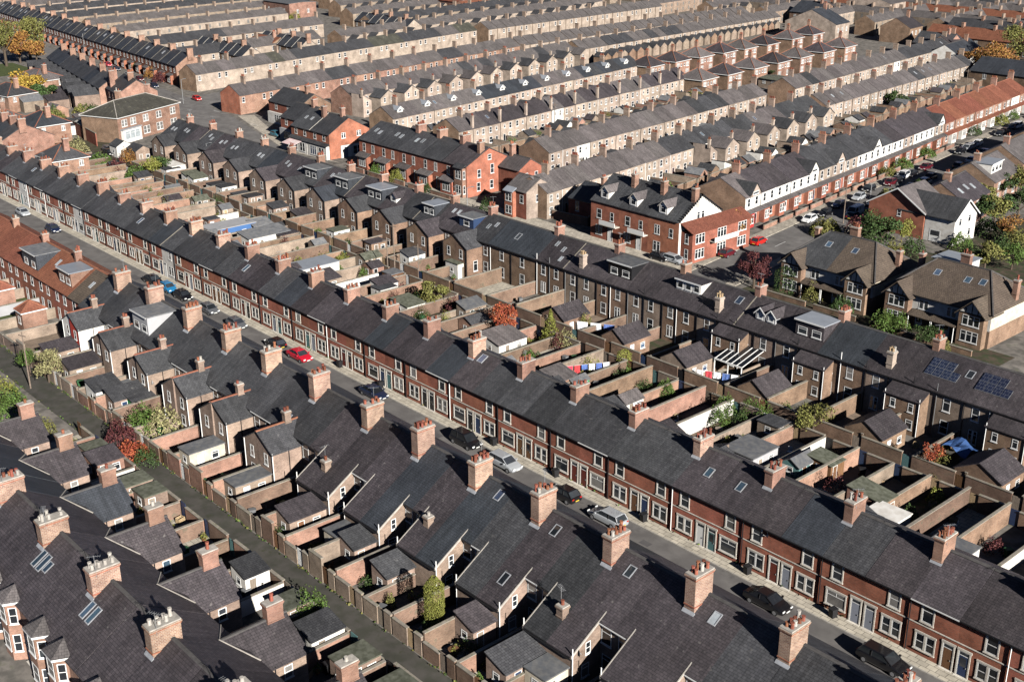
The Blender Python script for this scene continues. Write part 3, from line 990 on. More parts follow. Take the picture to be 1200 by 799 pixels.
for i, xc in enumerate(C3R):
    xl = (C3R[i-1]+xc)/2 if i else -144.2
    xr = (C3R[i+1]+xc)/2 if i < len(C3R)-1 else xc+6.6
    for side in (0, 1):
        a, b_ = (xl, xc) if side == 0 else (xc, xr)
        w = b_-a
        rm = 'slate_purple'
        if xc == -132.9:
            rm = 'slate_blue' if side == 0 else 'slate_purple'
        if xc == -79.6 and side == 1 or xc == -66.2 and side == 0:
            rm = 'slate_blue' if xc == -79.6 else 'slate_purple'
        root = t3house(a, b_, xc, side, False, rnd.choice(['brick_brown', 'brick_brown', 'brick_buff', 'brick_pink']) if xc > -125 else 'brick_brown', rm)
        mx = (lambda q: q) if side == 0 else (lambda q: w-q)
        if xc > -100:
            # low two storey back addition under a lean-to roof
            we, L = 2.4, 1.9
            xa = 0 if side == 0 else w-we
            b = MB()
            b.prism([(D3, 0), (D3+L, 0), (D3+L, 4.5), (D3, 5.4)], 'x', xa, xa+we, 'brick_brown')
            b.prism([(D3-.0, 5.6), (D3+L+.2, 4.62), (D3+L+.2, 4.5), (D3, 5.46)], 'x', xa-.1 if side else xa, xa+we+(0 if side else .1), 'slate_purple')
            wg = O('rear_wing', b.mesh('rear_wing'), root)
            window(wg, xa+we*.5, D3+L, 3.0, .7, 1.1, 'b', 'case')
            window(wg, xa+we*.5, D3+L, .8, .9, 1.2, 'b', 'case')
            pipe(wg, mx(we-.1), D3+L+.06, .1, 5.0, 'white_upvc')
        if side == 0 and xc in (-119.6, -93.0, -66.2):
            chimney(root, 3.7, D3-1.1, .8, .9, 5.8, 8.6, 'brick_cream', 4, 2, pmat='pale_wood')
        if xc == -132.9 and side == 0:
            skylight(root, w*.6, D3, E3, R3_, 7.4, True, .9, 1.4, 'glass_light')
            root['_extra'] = 'blue slate roof and skylight'
        if xc == -132.9 and side == 1:
            for k, (q, y) in enumerate(((.75, 6.6), (.45, 7.2), (.3, 8.8))):
                skylight(root, w*q, D3, E3, R3_, y, True, .6, 1.1, 'glass_light')
            root['_extra'] = 'three small skylights'
        if xc == -119.6 and side == 1:
            flat_dormer(root, .3, w-1.6, D3, E3, R3_, D3-1.2, 8.9, True, 'black_paint', 'felt', 2)
            root['_extra'] = 'wide black flat roofed dormer'
        if xc == -106.4 and side == 1:
            flat_dormer(root, 1.3, w-.9, D3, E3, R3_, D3-2.2, 8.9, True, 'white_render', 'slate_purple', 3)
            root['_extra'] = 'white sided dormer with a row of windows'
        if xc == -93.0 and side == 0:
            skylight(root, w*.3, D3, E3, R3_, 6.6, True, 1.0, 1.4, 'glass_sky')
            root['_extra'] = 'large skylight'
        if xc == -93.0 and side == 1:
            for q in (.3, .56):
                gable_dormer(root, w*q, 1.5, D3, E3, R3_, D3-1.5, 8.0, .75, True, 'grey_render', 'slate_purple', 'white_upvc', 'glass_light')
            root['_extra'] = 'twin gabled dormers'
        if xc == -79.6 and side == 0:
            flat_dormer(root, .2, w-2.2, D3, E3, R3_, D3-1.2, 8.9, True, 'slate_purple', 'zinc', 2)
            root['_extra'] = 'pale grey box dormer'
        if xc == -66.2 and side == 1 or xc == -53.2 and side == 0:
            b = MB()
            for r_ in range(2):
                for c_ in range(4 if r_ else 3):
                    x0 = .5+c_*1.05
                    y0 = 6.2+r_*1.15
                    pts = []
                    for xx, yy in ((x0, y0), (x0+1.0, y0), (x0+1.0, y0+1.1), (x0, y0+1.1)):
                        pts.append((w-xx, yy, E3+S3*(D3-yy)+.16))
                    b.quad(pts, 'panel')
                    q = [(p[0], p[1], p[2]-.08) for p in pts]
                    for k in range(4):
                        b.quad([q[k], q[(k+1) % 4], pts[(k+1) % 4], pts[k]], 'metal')
            O('solar_panel', b.mesh('solar_panel'), root)
            root['_extra'] = 'solar panels on the roof'
            skylight(root, .9 if side == 1 else w-.9, D3, E3, R3_, 6.9, True, .9, 1.2, 'glass')
        keep('lane', root, ((a+b_)/2, 123.6, 4))
# ------------------------------------------------------------------ cross streets: rows that run away up the hill
RA = -.1373
DV = Vector((math.sin(RA), math.cos(RA), 0))
EV = Vector((math.cos(RA), -math.sin(RA), 0))
RZ = math.atan2(DV.y, DV.x)


def UV(u, v, z=0):
    p = DV*u+EV*v
    return Vector((p.x, p.y, z))


def cross_row(row, u0, u1, va, vb, vis, W, D=8.6, e=5.4, r=2.5, walls=('brick_cream', 'brick_cream', 'brick_brown'), roofs=('slate_light',), mode='plain',
              detail=2, group='', chim='brick_pink', lean=None, upper=None, extra=None):
    """va, vb: ridge offset at both ends; vis: 'f' or 'b', the side that looks towards +v"""
    n = int(round((u1-u0)/W))
    W = (u1-u0)/n
    out = []
    rm = rnd.choice(roofs)
    for i in range(n):
        t = (i+.5)/n
        v = va+(vb-va)*t
        a = u0+i*W
        if rnd.random() < .4:
            rm = rnd.choice(roofs)
        if vis == 'f':
            o = UV(a, v+D/2); rz = RZ
        else:
            o = UV(a+W, v-D/2); rz = RZ+PI
        wl = list(walls)
        pt = rnd.random()
        if pt < .05 and detail > 1 and mode != 'terrace_w':
            wl[0] = wl[1] = 'white_render'
        root = base_house((o.x, o.y, rz), 0, W, D, e, r, wl, rm, 'ridge_clay' if mode == 'hot' else None, dz=rnd.uniform(0, .05), group=group)
        out.append(root)
        keep(row, root, tuple(UV(a+W/2, v, 5)))
        face = vis
        y = 0 if vis == 'f' else D
        odd = i % 2
        mx = (lambda q: q) if odd == 0 else (lambda q: W-q)
        if mode != 'wings':
            k = W/4.9
            window(root, mx(1.3*k), y, 3.3, .95, 1.45, face, 'sash', None, glass=rnd.choice(['glass', 'glass', 'glass_curtain']))
            if detail > 1:
                window(root, mx(3.4*k), y, 3.6, .6, .95, face, 'case', None)
                window(root, mx(1.4*k), y, .8, 1.2, 1.5, face, 'sash', None, glass=rnd.choice(['glass', 'glass_curtain']))
                door(root, mx(3.5*k), y, .9, 2.1, rnd.choice(['white_upvc', 'black_paint', 'navy_paint', 'maroon_paint']), face, None, False, True)
            if detail > 1 and odd == 0:
                pipe(root, W-.05, -.07 if vis == 'f' else D+.07, .1, e-.2, 'black_paint' if rnd.random() < .6 else 'white_upvc')
        else:
            # gabled rear wing shared by two houses
            we, L, zl, zh = W*.62, 4.6, 4.5, 6.3
            hi = 'R' if odd == 0 else 'L'
            x0 = W-we if odd == 0 else 0
            wg = wing(root, x0, D, we, L, zl, zh, hi, walls[1], rnd.choice(roofs+('slate_grey',)), None, back=(zh-e)/(r/(D/2))+.3)
            window(wg, we*.5, L, 3.0, .75, 1.3, 'b', 'sash')
            window(wg, we*.5, L, .8, .9, 1.2, 'b', 'case')
            window(root, mx((W-we)*.5), D, 3.2, .8, 1.4, 'b', 'sash')
            if odd == 0:
                chimney(root, W, D+L-.45, .55, .6, 5.6, 7.5, walls[1], 2, 1, 'far')
        if odd == 0 or i == n-1 and n % 2:
            zt = e+r+1.75
            if mode == 'tall':
                zt = e+r+1.5
            chimney(root, W if vis == 'f' else 0, D/2, .62, 1.5, e+.9, zt, chim, 4 if detail > 1 else 3, 1, 'far', aerial=False)
            if mode == 'tall':
                chimney(root, W, .25, .6, .6, 4.8, 8.4, 'brick_cream', 2, 1, 'far')
        if mode == 'dormers' and i % 2 == 0:
            gable_dormer(root, W*.8, 1.9, D, e, r, 1.4, 7.0, .75, False, 'white_render', 'zinc', 'white_upvc')
        if detail > 1 and rnd.random() < .1:
            skylight(root, W*.5, D, e, r, 2.2 if vis == 'f' else D-2.2, vis == 'b', .7, 1.2, rnd.choice(['glass_sky', 'glass_light']))
    return out


SLT = ('slate_light', 'slate_light', 'slate_light', 'slate_grey')
G = 'buff brick terrace in the first cross row'
cross_row('r1', 175.7, 228.4, -144.8, -144.8, 'f', 4.9, roofs=SLT, group=G)
cross_row('r1', 228.6, 291, -145.2, -145.2, 'b', 4.9, roofs=SLT, mode='wings', group=G)
cross_row('r1', 292.5, 388, -144.8, -141.5, 'f', 4.9, roofs=SLT, group=G)
G = 'buff brick terrace in the second cross row'
cross_row('r2', 203.2, 298.5, -166.4, -165.4, 'f', 4.9, roofs=SLT, group=G)
cross_row('r2', 311.3, 426, -163.6, -162.2, 'f', 4.9, roofs=SLT, group=G)
G = 'buff brick terrace with tall eaves stacks'
cross_row('r3', 207.2, 309, -197, -197.5, 'f', 5.1, roofs=('slate_light', 'slate_purple', 'slate_light'), mode='tall', group=G)
G = 'cream terrace with white roof dormers'
cross_row('r4', 208.3, 320, -220.5, -222.6, 'f', 5.1, roofs=('slate_light', 'slate_grey', 'slate_light', 'slate_blue'), mode='dormers', group=G)
G = 'buff terrace with gabled back wings'
cross_row('r5', 223.4, 334, -252, -259.5, 'b', 5.0, roofs=SLT, mode='wings', detail=1, group=G, walls=('brick_orange', 'brick_cream', 'brick_orange'))
cross_row('r5', 336, 466, -258.5, -252, 'f', 5.0, roofs=SLT, detail=1, group=G)
G = 'grey roofed terrace in the sixth cross row'
cross_row('r6', 204.6, 330, -277.3, -281, 'f', 5.0, roofs=('slate_grey', 'slate_light'), detail=1, group=G, walls=('brick_orange', 'brick_pink', 'brick_red'))
cross_row('r6', 330.3, 470, -281, -269, 'f', 5.0, roofs=('slate_light',), detail=1, group=G, walls=('brick_cream', 'brick_cream', 'brick_pink'))
G = 'cream terrace in the seventh cross row'
cross_row('r7', 219.1, 353.5, -317.5, -322.5, 'f', 5.2, roofs=('slate_grey', 'slate_light', 'slate_lichen'), detail=1, group=G)
cross_row('r7', 357.5, 470, -320, -314, 'f', 5.2, roofs=('slate_light',), detail=1, group=G)
G = 'row of houses facing the busy side street'
wrow = cross_row('w', 194.6, 288, -113.6, -112.6, 'f', 5.85, D=11.4, e=6.0, r=3.0, walls=('brick_red', 'brick_buff', 'brick_brown'), roofs=('slate_light', 'slate_grey', 'slate_purple'), mode='terrace_w', group=G, chim='brick_orange')
for i, root in enumerate(wrow):
    W = (288-194.6)/len(wrow)
    up = 'white_render' if i in (0, 1, 2, 3, 4, 8, 9, 10, 11, 13, 14) else 'brick_cream'
    b = MB()
    b.box(.0, -.03, 3.3, W, 0, 5.85, up)
    O('upper_render', b.mesh('upper_render'), root)
    b = MB()
    b.prism([(0, 3.35), (-1.1, 2.95), (-1.1, 2.83), (0, 3.2)], 'x', 0, W, 'slate_light')
    b.box(.15, -.85, 0, 2.3, 0, 2.85, 'red_paint' if i == 0 else 'brick_red')
    bay = O('bay_window', b.mesh('bay_window'), root)
    window(bay, 1.22, -.85, .8, 1.7, 1.6, 'f', 'double', None, 'glass_curtain')
    for q in (1.3, 4.2):
        window(root, q, -.03, 3.9, 1.0, 1.6, 'f', 'sash', None, 'glass')
    if i in (0, 4, 6, 9, 15):
        gable_dormer(root, W*.55, 3.6, 11.4, 6.0, 3.0, -.35, 6.4, 1.9, False, 'brick_cream' if i in (0, 6) else 'white_render', 'slate_grey', None)
        root['_extra'] = 'tall front gable'
    root['_extra'] = root.get('_extra', ('white' if up == 'white_render' else 'stone')+' upper floor')
G = 'red roofed houses up the side street'
red = cross_row('red', 289, 347, -112.4, -112.0, 'f', 6.4, D=10.6, e=5.6, r=2.9, walls=('brick_orange', 'brick_orange', 'brick_brown'), roofs=('tile_red',), mode='hot', group=G, chim='brick_orange')
for i, root in enumerate(red):
    b = MB()
    W = 58/9
    b.prism([(0, 3.1), (-1.2, 2.7), (-1.2, 2.58), (0, 2.95)], 'x', .0, W, 'tile_red')
    b.box(3.2, -.9, 0, 6.0, 0, 2.65, 'white_render')
    bay = O('bay_window', b.mesh('bay_window'), root)
    window(bay, 4.6, -.9, .7, 2.2, 1.6, 'f', 'triple', None, 'glass_curtain')
    window(root, 4.4, 0, 3.5, 2.0, 1.45, 'f', 'triple', None, 'glass_curtain')

# back additions of the side street rows: low gabled sheds between the rows
k = 0
for u0, u1, step, vo in ((200, 286, 5.85, -119.2), (292, 345, 6.4, -117.8), (338, 462, 5, -246.5), (230, 296, 5.2, -206.5), (214, 300, 5.0, -174.6)):
    u = u0
    side_ = 'the side street houses' if vo > -130 else 'a far buff terrace' if vo < -240 else 'the third row' if vo < -200 else 'the second row'
    while u < u1:
        L = rnd.uniform(4, 6.5)
        o = UV(u+3.4, vo)
        dirx = -1 if vo > -130 else 1
        hw = 1.9
        b = MB()
        b.prism([(-hw, 0), (hw, 0), (hw, 2.9), (0, 4.1), (-hw, 2.9)], 'y', 0, L, rnd.choice(['brick_buff', 'brick_brown', 'brick_buff'] if vo < -130 else ['brick_buff', 'brick_brown', 'white_render']), mats=None)
        o_ = O('outhouse', b.mesh('outhouse'), None, (o.x, o.y, 0), RZ)
        b = MB()
        b.prism([(-hw-.15, 2.85), (0, 4.22), (hw+.15, 2.85), (hw+.15, 2.74), (0, 4.08), (-hw-.15, 2.74)], 'y', -.1, L+.15, 'slate_grey')
        O('roof', b.mesh('roof'), o_)
        tag(o_, 'low gabled outhouse with a slate roof behind '+side_, 'outhouse', 'outhouses behind '+side_)
        u += step

# ------------------------------------------------------------------ hipped roof pairs


def hip_mb(w, d, e, r, mat, ridge, ov=.35, rl=None):
    """w along x, d along y, centred; hipped with a ridge along x of length rl"""
    b = MB()
    rl = max(.4, w-d) if rl is None else rl
    x, y = w/2+ov, d/2+ov
    z0, z1 = e-.1, e+r
    A, B, C_, D_ = (-x, -y, z0), (x, -y, z0), (x, y, z0), (-x, y, z0)
    P, Q = (-rl/2, 0, z1), (rl/2, 0, z1)
    b.add([A, B, C_, D_, P, Q], [(0, 1, 5, 4), (1, 2, 5), (2, 3, 4, 5), (3, 0, 4), (3, 2, 1, 0)], mat)
    b.box(-x-.05, -y-.05, z0-.16, x+.05, y+.05, z0-.02, 'white_upvc')
    if ridge:
        for p, q in ((P, Q), (A, P), (B, Q), (C_, Q), (D_, P)):
            p2 = (p[0], p[1], p[2]+.03); q2 = (q[0], q[1], q[2]+.03)
            b.tube(p2, q2, .11, ridge, 4)
    return b


def box_wall(w, d, e, mats):
    b = MB()
    x, y = w/2, d/2
    vs = [(-x, -y, 0), (x, -y, 0), (x, y, 0), (-x, y, 0), (-x, -y, e), (x, -y, e), (x, y, e), (-x, y, e)]
    b.add(vs, [(0, 1, 5, 4), (1, 2, 6, 5), (2, 3, 7, 6), (3, 0, 4, 7)], mats)
    return b


hips = [(322.5, -217.5), (310.9, -191.2), (324.6, -190.6), (340, -190.4), (355, -190.4), (369.5, -190), (385.5, -189.8), (401, -189.5),
        (336.4, -217), (349.6, -216.2), (363.3, -215.4), (376, -214.6), (390, -213.6), (409, -214), (425, -214)]
for i, (u, v) in enumerate(hips):
    p = UV(u, v)
    t = thing('hipped_house', '', 'semi-detached house', (p.x, p.y, 0), RZ, 'hipped semi-detached houses')
    O('wall', cached(('hipwall',), lambda: box_wall(8.6, 8.4, 5.4, ['brick_orange', 'brick_brown', 'brick_orange', 'brick_brown'])), t)
    O('roof', cached(('hiproof', i % 2), lambda: hip_mb(8.6, 8.4, 5.4, 2.8, 'slate_light' if i % 2 else 'slate_purple', 'ridge_clay')), t)
    chimney(t, 0, .0, .7, 1.1, 7.6, 9.7, 'brick_orange', 4, 2, 'far')
    for q in (-2.7, 2.7):
        window(t, q, -4.2, 3.3, 1.7, 1.3, 'f', 'triple', None, 'glass_curtain')
        window(t, q, -4.2, .8, 1.9, 1.6, 'f', 'triple', None, 'glass_curtain')
    for q in (-.9, .9):
        window(t, q, -4.2, 3.5, .7, .9, 'f', 'case', None, 'glass')
    keep('hips', t, (p.x, p.y, 6))


# ------------------------------------------------------------------ large buildings of the middle street (fronts to -Y)
def big_terrace(x0, x1, y, D, e, r, n, label, wall, roof, gable='brick_orange'):
    t = thing('brick_terrace_building', label, 'house', (x0, y, 0))
    w = x1-x0
    O('wall', wall_mb(w, D, e, r, wall, wall, gable).mesh('wall'), t)
    O('roof', roof_mb(w, D, e, r, roof, 'ridge_clay', .35, None, None, False).mesh('roof'), t)
    return t


# red brick terrace with front bays
rt_x = [-224.5, -217, -209.5, -202, -194.2, -186.3]
for i in range(5):
    a, b_ = rt_x[i], rt_x[i+1]
    w = b_-a
    t = base_house((a, 153.8, 0), 0, w, 12.5, 6.6, 3.1, ('brick_vivid', 'brick_red', 'brick_vivid'), 'slate_grey' if i < 4 else 'slate_purple', 'ridge_dark', strip='black_paint' if i == 4 else None,
                   dz=rnd.uniform(0, .03), name='red_brick_house', group='deep red brick terrace with front bays')
    b = MB()
    b.box(.5, -1.1, 0, w*.55, 0, 2.9, 'brick_red')
    b.prism([(0, 3.7), (-1.5, 2.95), (-1.5, 2.83), (0, 3.55)], 'x', .2, w*.55+.4, 'slate_light')
    bay = O('bay_window', b.mesh('bay_window'), t)
    window(bay, w*.28+.25, -1.1, .8, 2.4, 1.8, 'f', 'triple', None, 'glass_curtain')
    window(t, w*.25, 0, 4.0, 1.0, 1.8, 'f', 'sash', None, 'glass')
    window(t, w*.7, 0, 4.0, 1.0, 1.8, 'f', 'sash', None, 'glass_curtain')
    door(t, w*.8, 0, 1.0, 2.6, 'black_paint', 'f', 'stone')
    if i in (0, 1, 2):
        for q in (.3, .55):
            skylight(t, w*q, 12.5, 6.6, 3.1, 3.2+rnd.uniform(-.6, .6), False, .8, 1.4, 'glass_light')
    if i in (1, 2, 3):
        chimney(t, w, 6.4, 1.1, 2.2, 8.0, 11.2, 'brick_orange', 6, 2)
    if i == 4:
        chimney(t, w-.7, 4.6, .8, 1.3, 8.0, 11.0, 'brick_orange', 4, 1)
        for y, z, hh in ((3.4, 3.8, 1.7), (6.3, 7.2, 1.1), (7.0, 4.2, 2.0), (3.2, 1.0, 1.8), (6.8, 1.0, 1.8)):
            window(t, w, y, z, .95, hh, 'r', 'sash', None, 'glass')
        # two storey bay at the corner
        b = MB(); b.box(w*.62, -.9, 0, w-.3, 0, 6.2, 'brick_orange')
        b.prism([(0, 7.0), (-1.2, 6.3), (-1.2, 6.15), (0, 6.8)], 'x', w*.6, w-.1, 'slate_grey')
        bb = O('bay_window', b.mesh('bay_window'), t)
        for z in (.9, 4.0):
            window(bb, w*.79, -.9, z, 1.6, 1.7, 'f', 'double', None, 'glass')
            window(bb, w-.3, -.45, z, .6, 1.7, 'r', 'sash', None, 'glass')
    keep('deep', t, (a+w/2, 153, 4))
# brick rear block behind its gable end
t = base_house((-186.1, 162.5, 0), 0, 6.4, 6.5, 5.6, 2.0, ('brick_vivid', 'brick_vivid', 'brick_vivid'), 'slate_light', name='brick_annexe', label='small orange brick annexe with two windows beside the tall gable end')
for q in (2.0, 4.8):
    window(t, 6.4, q, 3.2, .9, 1.5, 'r', 'sash', None, 'glass')
chimney(t, .8, 3.2, .8, 1.2, 6.6, 9.8, 'brick_orange', 4, 1)

# corner block with three dormers and a white gable end
cx = [-149.5, -142.4, -135.4, -128.3]
for i in range(3):
    a, b_ = cx[i], cx[i+1]
    w = b_-a
    t = base_house((a, 153.0, 0), 0, w, 11.5, 7.2, 3.8, ('brick_vivid', 'brick_red', 'white_render' if i == 2 else 'brick_red'), 'slate_grey', 'ridge_dark', name='dormered_house', dz=rnd.uniform(0, .03), group='tall dormered corner houses')
    gable_dormer(t, w*.4, 1.9, 11.5, 7.2, 3.8, .6, 9.1, .9, False, 'white_render', 'slate_light', 'cement')
    window(t, w*.3, 0, 4.0, 1.2, 1.7, 'f', 'case2' if i == 2 else 'sash', None, 'glass')
    window(t, w*.3, 0, .9, 1.6, 1.8, 'f', 'case2', None, 'glass')
    window(t, w*.75, 0, 4.0, .9, 1.6, 'f', 'sash', None, 'glass')
    if i < 2:
        b = MB()
        b.box(w*.45, -1.2, 3.2, w+.2 if i == 0 else w, 0, 3.35, 'stone')
        b.box(w*.45, -1.2, 3.35, w, -1.1, 4.1, 'white_upvc')
        O('balcony', b.mesh('balcony'), t)
        door(t, w*.7, 0, 1.0, 2.5, 'white_upvc', 'f', 'stone')
    chimney(t, w-.4, 4.4, .8, 1.1, 8.8, 12.3, 'brick_orange', 3, 1)
    if i == 2:
        b = MB()
        for k in range(14):     # stepped brick verge up the white gable
            y0 = k*.43
            z0 = 7.25+k*.43*3.8/5.75
            b.box(w-.35, y0, z0-.25, w+.12, y0+.3, z0+.2, 'black_paint')
            b.box(w-.35, 11.5-y0-.3, z0-.25, w+.12, 11.5-y0, z0+.2, 'black_paint')
        O('verge', b.mesh('verge'), t)
        for q in (5.0, 6.2):
            window(t, w, q, 6.6, .8, 1.5, 'r', 'case', None, 'glass')
        b = MB()
        b.box(w, .6, 0, w+2.6, 16.5, 5.4, 'brick_red')
        b.prism([(w-.0, 6.9), (w+3.0, 5.5), (w+3.0, 5.38), (w, 6.75)], 'y', .3, 16.9, 'tile_red')
        wg = O('side_wing', b.mesh('side_wing'), t)
        for k, y in enumerate((2.6, 8.5, 14.2)):
            for z in (.8, 3.5):
                window(wg, w+2.6, y, z, 2.4, 1.7, 'r', 'triple', None, 'glass')
        window(wg, w+1.3, .6, 3.5, .8, 1.7, 'f', 'sash', None, 'glass')
        window(wg, w+1.3, .6, .8, .8, 1.7, 'f', 'sash', None, 'glass')
        b = MB(); b.box(w+2.6, 5.2, 3.2, w+3.8, 11.8, 3.35, 'stone'); b.box(w+3.7, 5.2, 3.35, w+3.8, 11.8, 4.1, 'white_upvc')
        O('balcony', b.mesh('balcony'), wg)
    keep('corner', t, (a+w/2, 153, 4))
# dark gabled block between the corner houses and the red terrace
t = base_house((-160.5, 158, 0), 0, 7.5, 9, 4.6, 2.4, ('brick_red', 'brick_red', 'brick_buff'), 'slate_blue', name='brick_outbuilding', label='low dark roofed brick house set back beside the dormered corner block')
window(t, 2.4, 0, 2.2, 1.0, 1.9, 'f', 'sash', None, 'glass')
window(t, 7.5, 4, 1.4, .9, 1.4, 'r', 'sash', None, 'glass')
chimney(t, 5, 4.5, .7, .9, 6, 8.6, 'brick_orange', 2, 1)
# end house of the first cross row, with red gabled bay
t = base_house((-171.5, 151.5, 0), 0, 6.0, 7.4, 5.6, 2.2, ('brick_red', 'brick_cream', 'brick_cream'), 'slate_light', name='corner_house', label='red fronted corner house with stone bay at the start of a buff terrace')
b = MB(); b.box(.6, -.9, 0, 3.0, 0, 5.2, 'brick_red'); b.prism([(0, 6.0), (-1.2, 5.3), (-1.2, 5.15), (0, 5.8)], 'x', .4, 3.2, 'zinc')
bb = O('bay_window', b.mesh('bay_window'), t)
for z in (.8, 3.3):
    window(bb, 1.8, -.9, z, 1.7, 1.6, 'f', 'double', None, 'glass')
window(t, 4.6, 0, 3.2, 1.0, 1.6, 'f', 'sash', None, 'glass')
window(t, 6.0, 3, 3.2, 1.0, 1.5, 'r', 'sash', None, 'glass')


# pairs of large semi-detached houses with half timbered gables
def semi(x0, y0, label, idx):
    W_, D_, e, r = 16.4, 12.5, 5.3, 4.0
    for h in (0, 1):
        w = W_/2
        t = thing('gabled_house', label[h], 'semi-detached house', (x0+w*h, y0, 0), 0, 'half timbered semi-detached houses')
        b = MB()
        vs = [(0, 0), (w, 0), (w, D_), (0, D_)]
        b.add([(x, y, 0) for x, y in vs]+[(x, y, e) for x, y in vs], [(0, 1, 5, 4), (1, 2, 6, 5), (2, 3, 7, 6), (3, 0, 4, 7)], ['white_render', 'cream_render', 'brick_brown', 'cream_render'])
        b.box(0, -.02, 0, w, 0, 2.6, 'brick_brown')
        if h:
            b.box(w, .0, 0, w+.03, D_, 2.7, 'brick_brown')
        O('wall', b.mesh('wall'), t)
        # half of a hipped roof
        b = MB()
        o = .4
        if h == 0:
            A, B, C_, D__ = (-o, -o, e-.1), (w, -o, e-.1), (w, D_+o, e-.1), (-o, D_+o, e-.1)
            P, Q = (4.0, D_/2, e+r), (w, D_/2, e+r)
            b.add([A, B, C_, D__, P, Q], [(0, 1, 5, 4), (2, 3, 4, 5), (3, 0, 4)], 'tile_brown' if idx else 'slate_grey')
            ed = ((A, P), (D__, P), (P, Q))
        else:
            A, B, C_, D__ = (0, -o, e-.1), (w+o, -o, e-.1), (w+o, D_+o, e-.1), (0, D_+o, e-.1)
            P, Q = (0, D_/2, e+r), (w-4.0, D_/2, e+r)
            b.add([A, B, C_, D__, P, Q], [(0, 1, 5, 4), (1, 2, 5), (2, 3, 4, 5)], 'tile_brown')
            ed = ((B, Q), (C_, Q), (P, Q))
        for p, q in ed:
            b.tube((p[0], p[1], p[2]+.04), (q[0], q[1], q[2]+.04), .13, 'ridge_dark', 4)
        b.box(-o if h == 0 else 0, -o-.08, e-.25, w if h == 0 else w+o, -o+.04, e-.1, 'black_paint')
        O('roof', b.mesh('roof'), t)
        # projecting gabled bay
        xb = 2.3 if h == 0 else w-2.3
        b = MB()
        b.box(xb-1.9, -1.3, 0, xb+1.9, 0, 5.0, 'brick_brown')
        b.prism([(xb-1.9, 5.0), (xb+1.9, 5.0), (xb, 6.7)], 'y', -1.3, -.4, 'white_render')
        for q in (-.9, 0, .9):
            b.box(xb+q-.07, -1.34, 5.05, xb+q+.07, -1.3, 6.6-abs(q)*.95, 'black_paint')
        b.box(xb-1.85, -1.34, 4.92, xb+1.85, -1.3, 5.08, 'black_paint')
        for sd in (-1, 1):
            pts = [(xb, 7.05), (xb+sd*2.4, 4.75), (xb+sd*2.4, 4.62), (xb, 6.9)]
            b.prism(pts, 'y', -1.75, 3.4, 'tile_brown')
        bay = O('bay_window', b.mesh('bay_window'), t)
        for z, hh in ((.8, 1.6), (3.2, 1.5)):
            window(bay, xb, -1.3, z, 2.6, hh, 'f', 'triple', None, 'glass')
        xq = w-2.2 if h == 0 else 2.2
        window(t, xq, 0, 3.2, 1.5, 1.4, 'f', 'case2', None, 'glass' if h == 0 else 'glass_sky')
        b = MB(); b.prism([(0, 3.0), (-1.6, 2.5), (-1.6, 2.38), (0, 2.85)], 'x', w-3.8 if h == 0 else 0, w if h == 0 else 3.8, 'tile_brown')
        for q in ((w-3.6, w-.1) if h == 0 else (.1, 3.6)):
            b.tube((q, -1.5, 0), (q, -1.5, 2.4), .07, 'white_upvc', 6)
        O('porch', b.mesh('porch'), t)
        door(t, xq-.5, -.02, 1.1, 2.1, 'white_upvc', 'f', None, False, True)
        skylight(t, w-2.8 if h == 0 else 2.0, D_, e, r, 4.0, False, 1.0, 1.2, 'glass_sky')
        if h == 1:
            skylight(t, 4.2, D_, e, r, 4.2, False, 1.0, 1.2, 'glass_sky') if idx else None
            chimney(t, 0, D_/2+.5, 1.4, .9, 8.2, 10.8, 'brick_orange', 4, 1)
            chimney(t, w-.4, 7.2, .7, .9, 5, 8.6, 'brick_orange', 1, 1)
        else:
            chimney(t, .4, 8.2, .7, .9, 5, 8.8, 'brick_orange', 1, 1)
        if idx == 1 and h == 0:
            flat_dormer(t, 3.0, 8.2, D_, e, r, D_-1.6, 9.1, True, 'white_render', 'zinc', 2)


semi(-107.6, 154.8, ('brown tiled semi-detached house with ivy up its timbered gable, left half of its pair', 'brown tiled semi-detached house beside it, with grey skylight and white side wall'), 0)
semi(-88.6, 154.6, ('brown tiled semi-detached house with two roof windows and a flat rear dormer', 'brown tiled semi-detached house with white side wall next to the red car'), 1)

# ------------------------------------------------------------------ right hand houses beyond the side street
t = base_house((-118.5, 196.3, 0), 0, 12.2, 12.0, 5.2, 3.4, ('brick_red',)*3, 'slate_light', name='gabled_house', catg='house', label='')
t['label'] = 'dark red brick house with a white rendered cross gable at the side street corner'
bpy.data.objects.remove(t.children[0]); 
for ch in list(t.children):
    bpy.data.objects.remove(ch)
b = MB()
b.prism([(0, 0), (11.5, 0), (11.5, 5.0), (5.75, 8.4), (0, 5.0)], 'y', 0, 7.5, 'brick_red')
O('wall', b.mesh('wall'), t)
b = MB()
b.prism([(-.4, 4.9), (5.75, 8.65), (11.9, 4.9), (11.9, 4.76), (5.75, 8.5), (-.4, 4.76)], 'y', -.4, 9.0, 'slate_light')
b.prism([(-.42, 4.95), (5.75, 8.7), (11.92, 4.95), (11.92, 4.7), (5.75, 8.45), (-.42, 4.7)], 'y', -.46, -.4, 'white_upvc')
O('roof', b.mesh('roof'), t)
b = MB()
b.prism([(.3, 0), (7.9, 0), (7.9, 4.9), (4.1, 7.7), (.3, 4.9)], 'x', 11.6, 17.4, 'white_render')
wg = O('cross_wing', b.mesh('cross_wing'), t)
b = MB()
b.prism([(-.1, 4.72), (4.1, 7.95), (8.3, 4.72), (8.3, 4.57), (4.1, 7.8), (-.1, 4.57)], 'x', 6.2, 17.8, 'slate_grey')
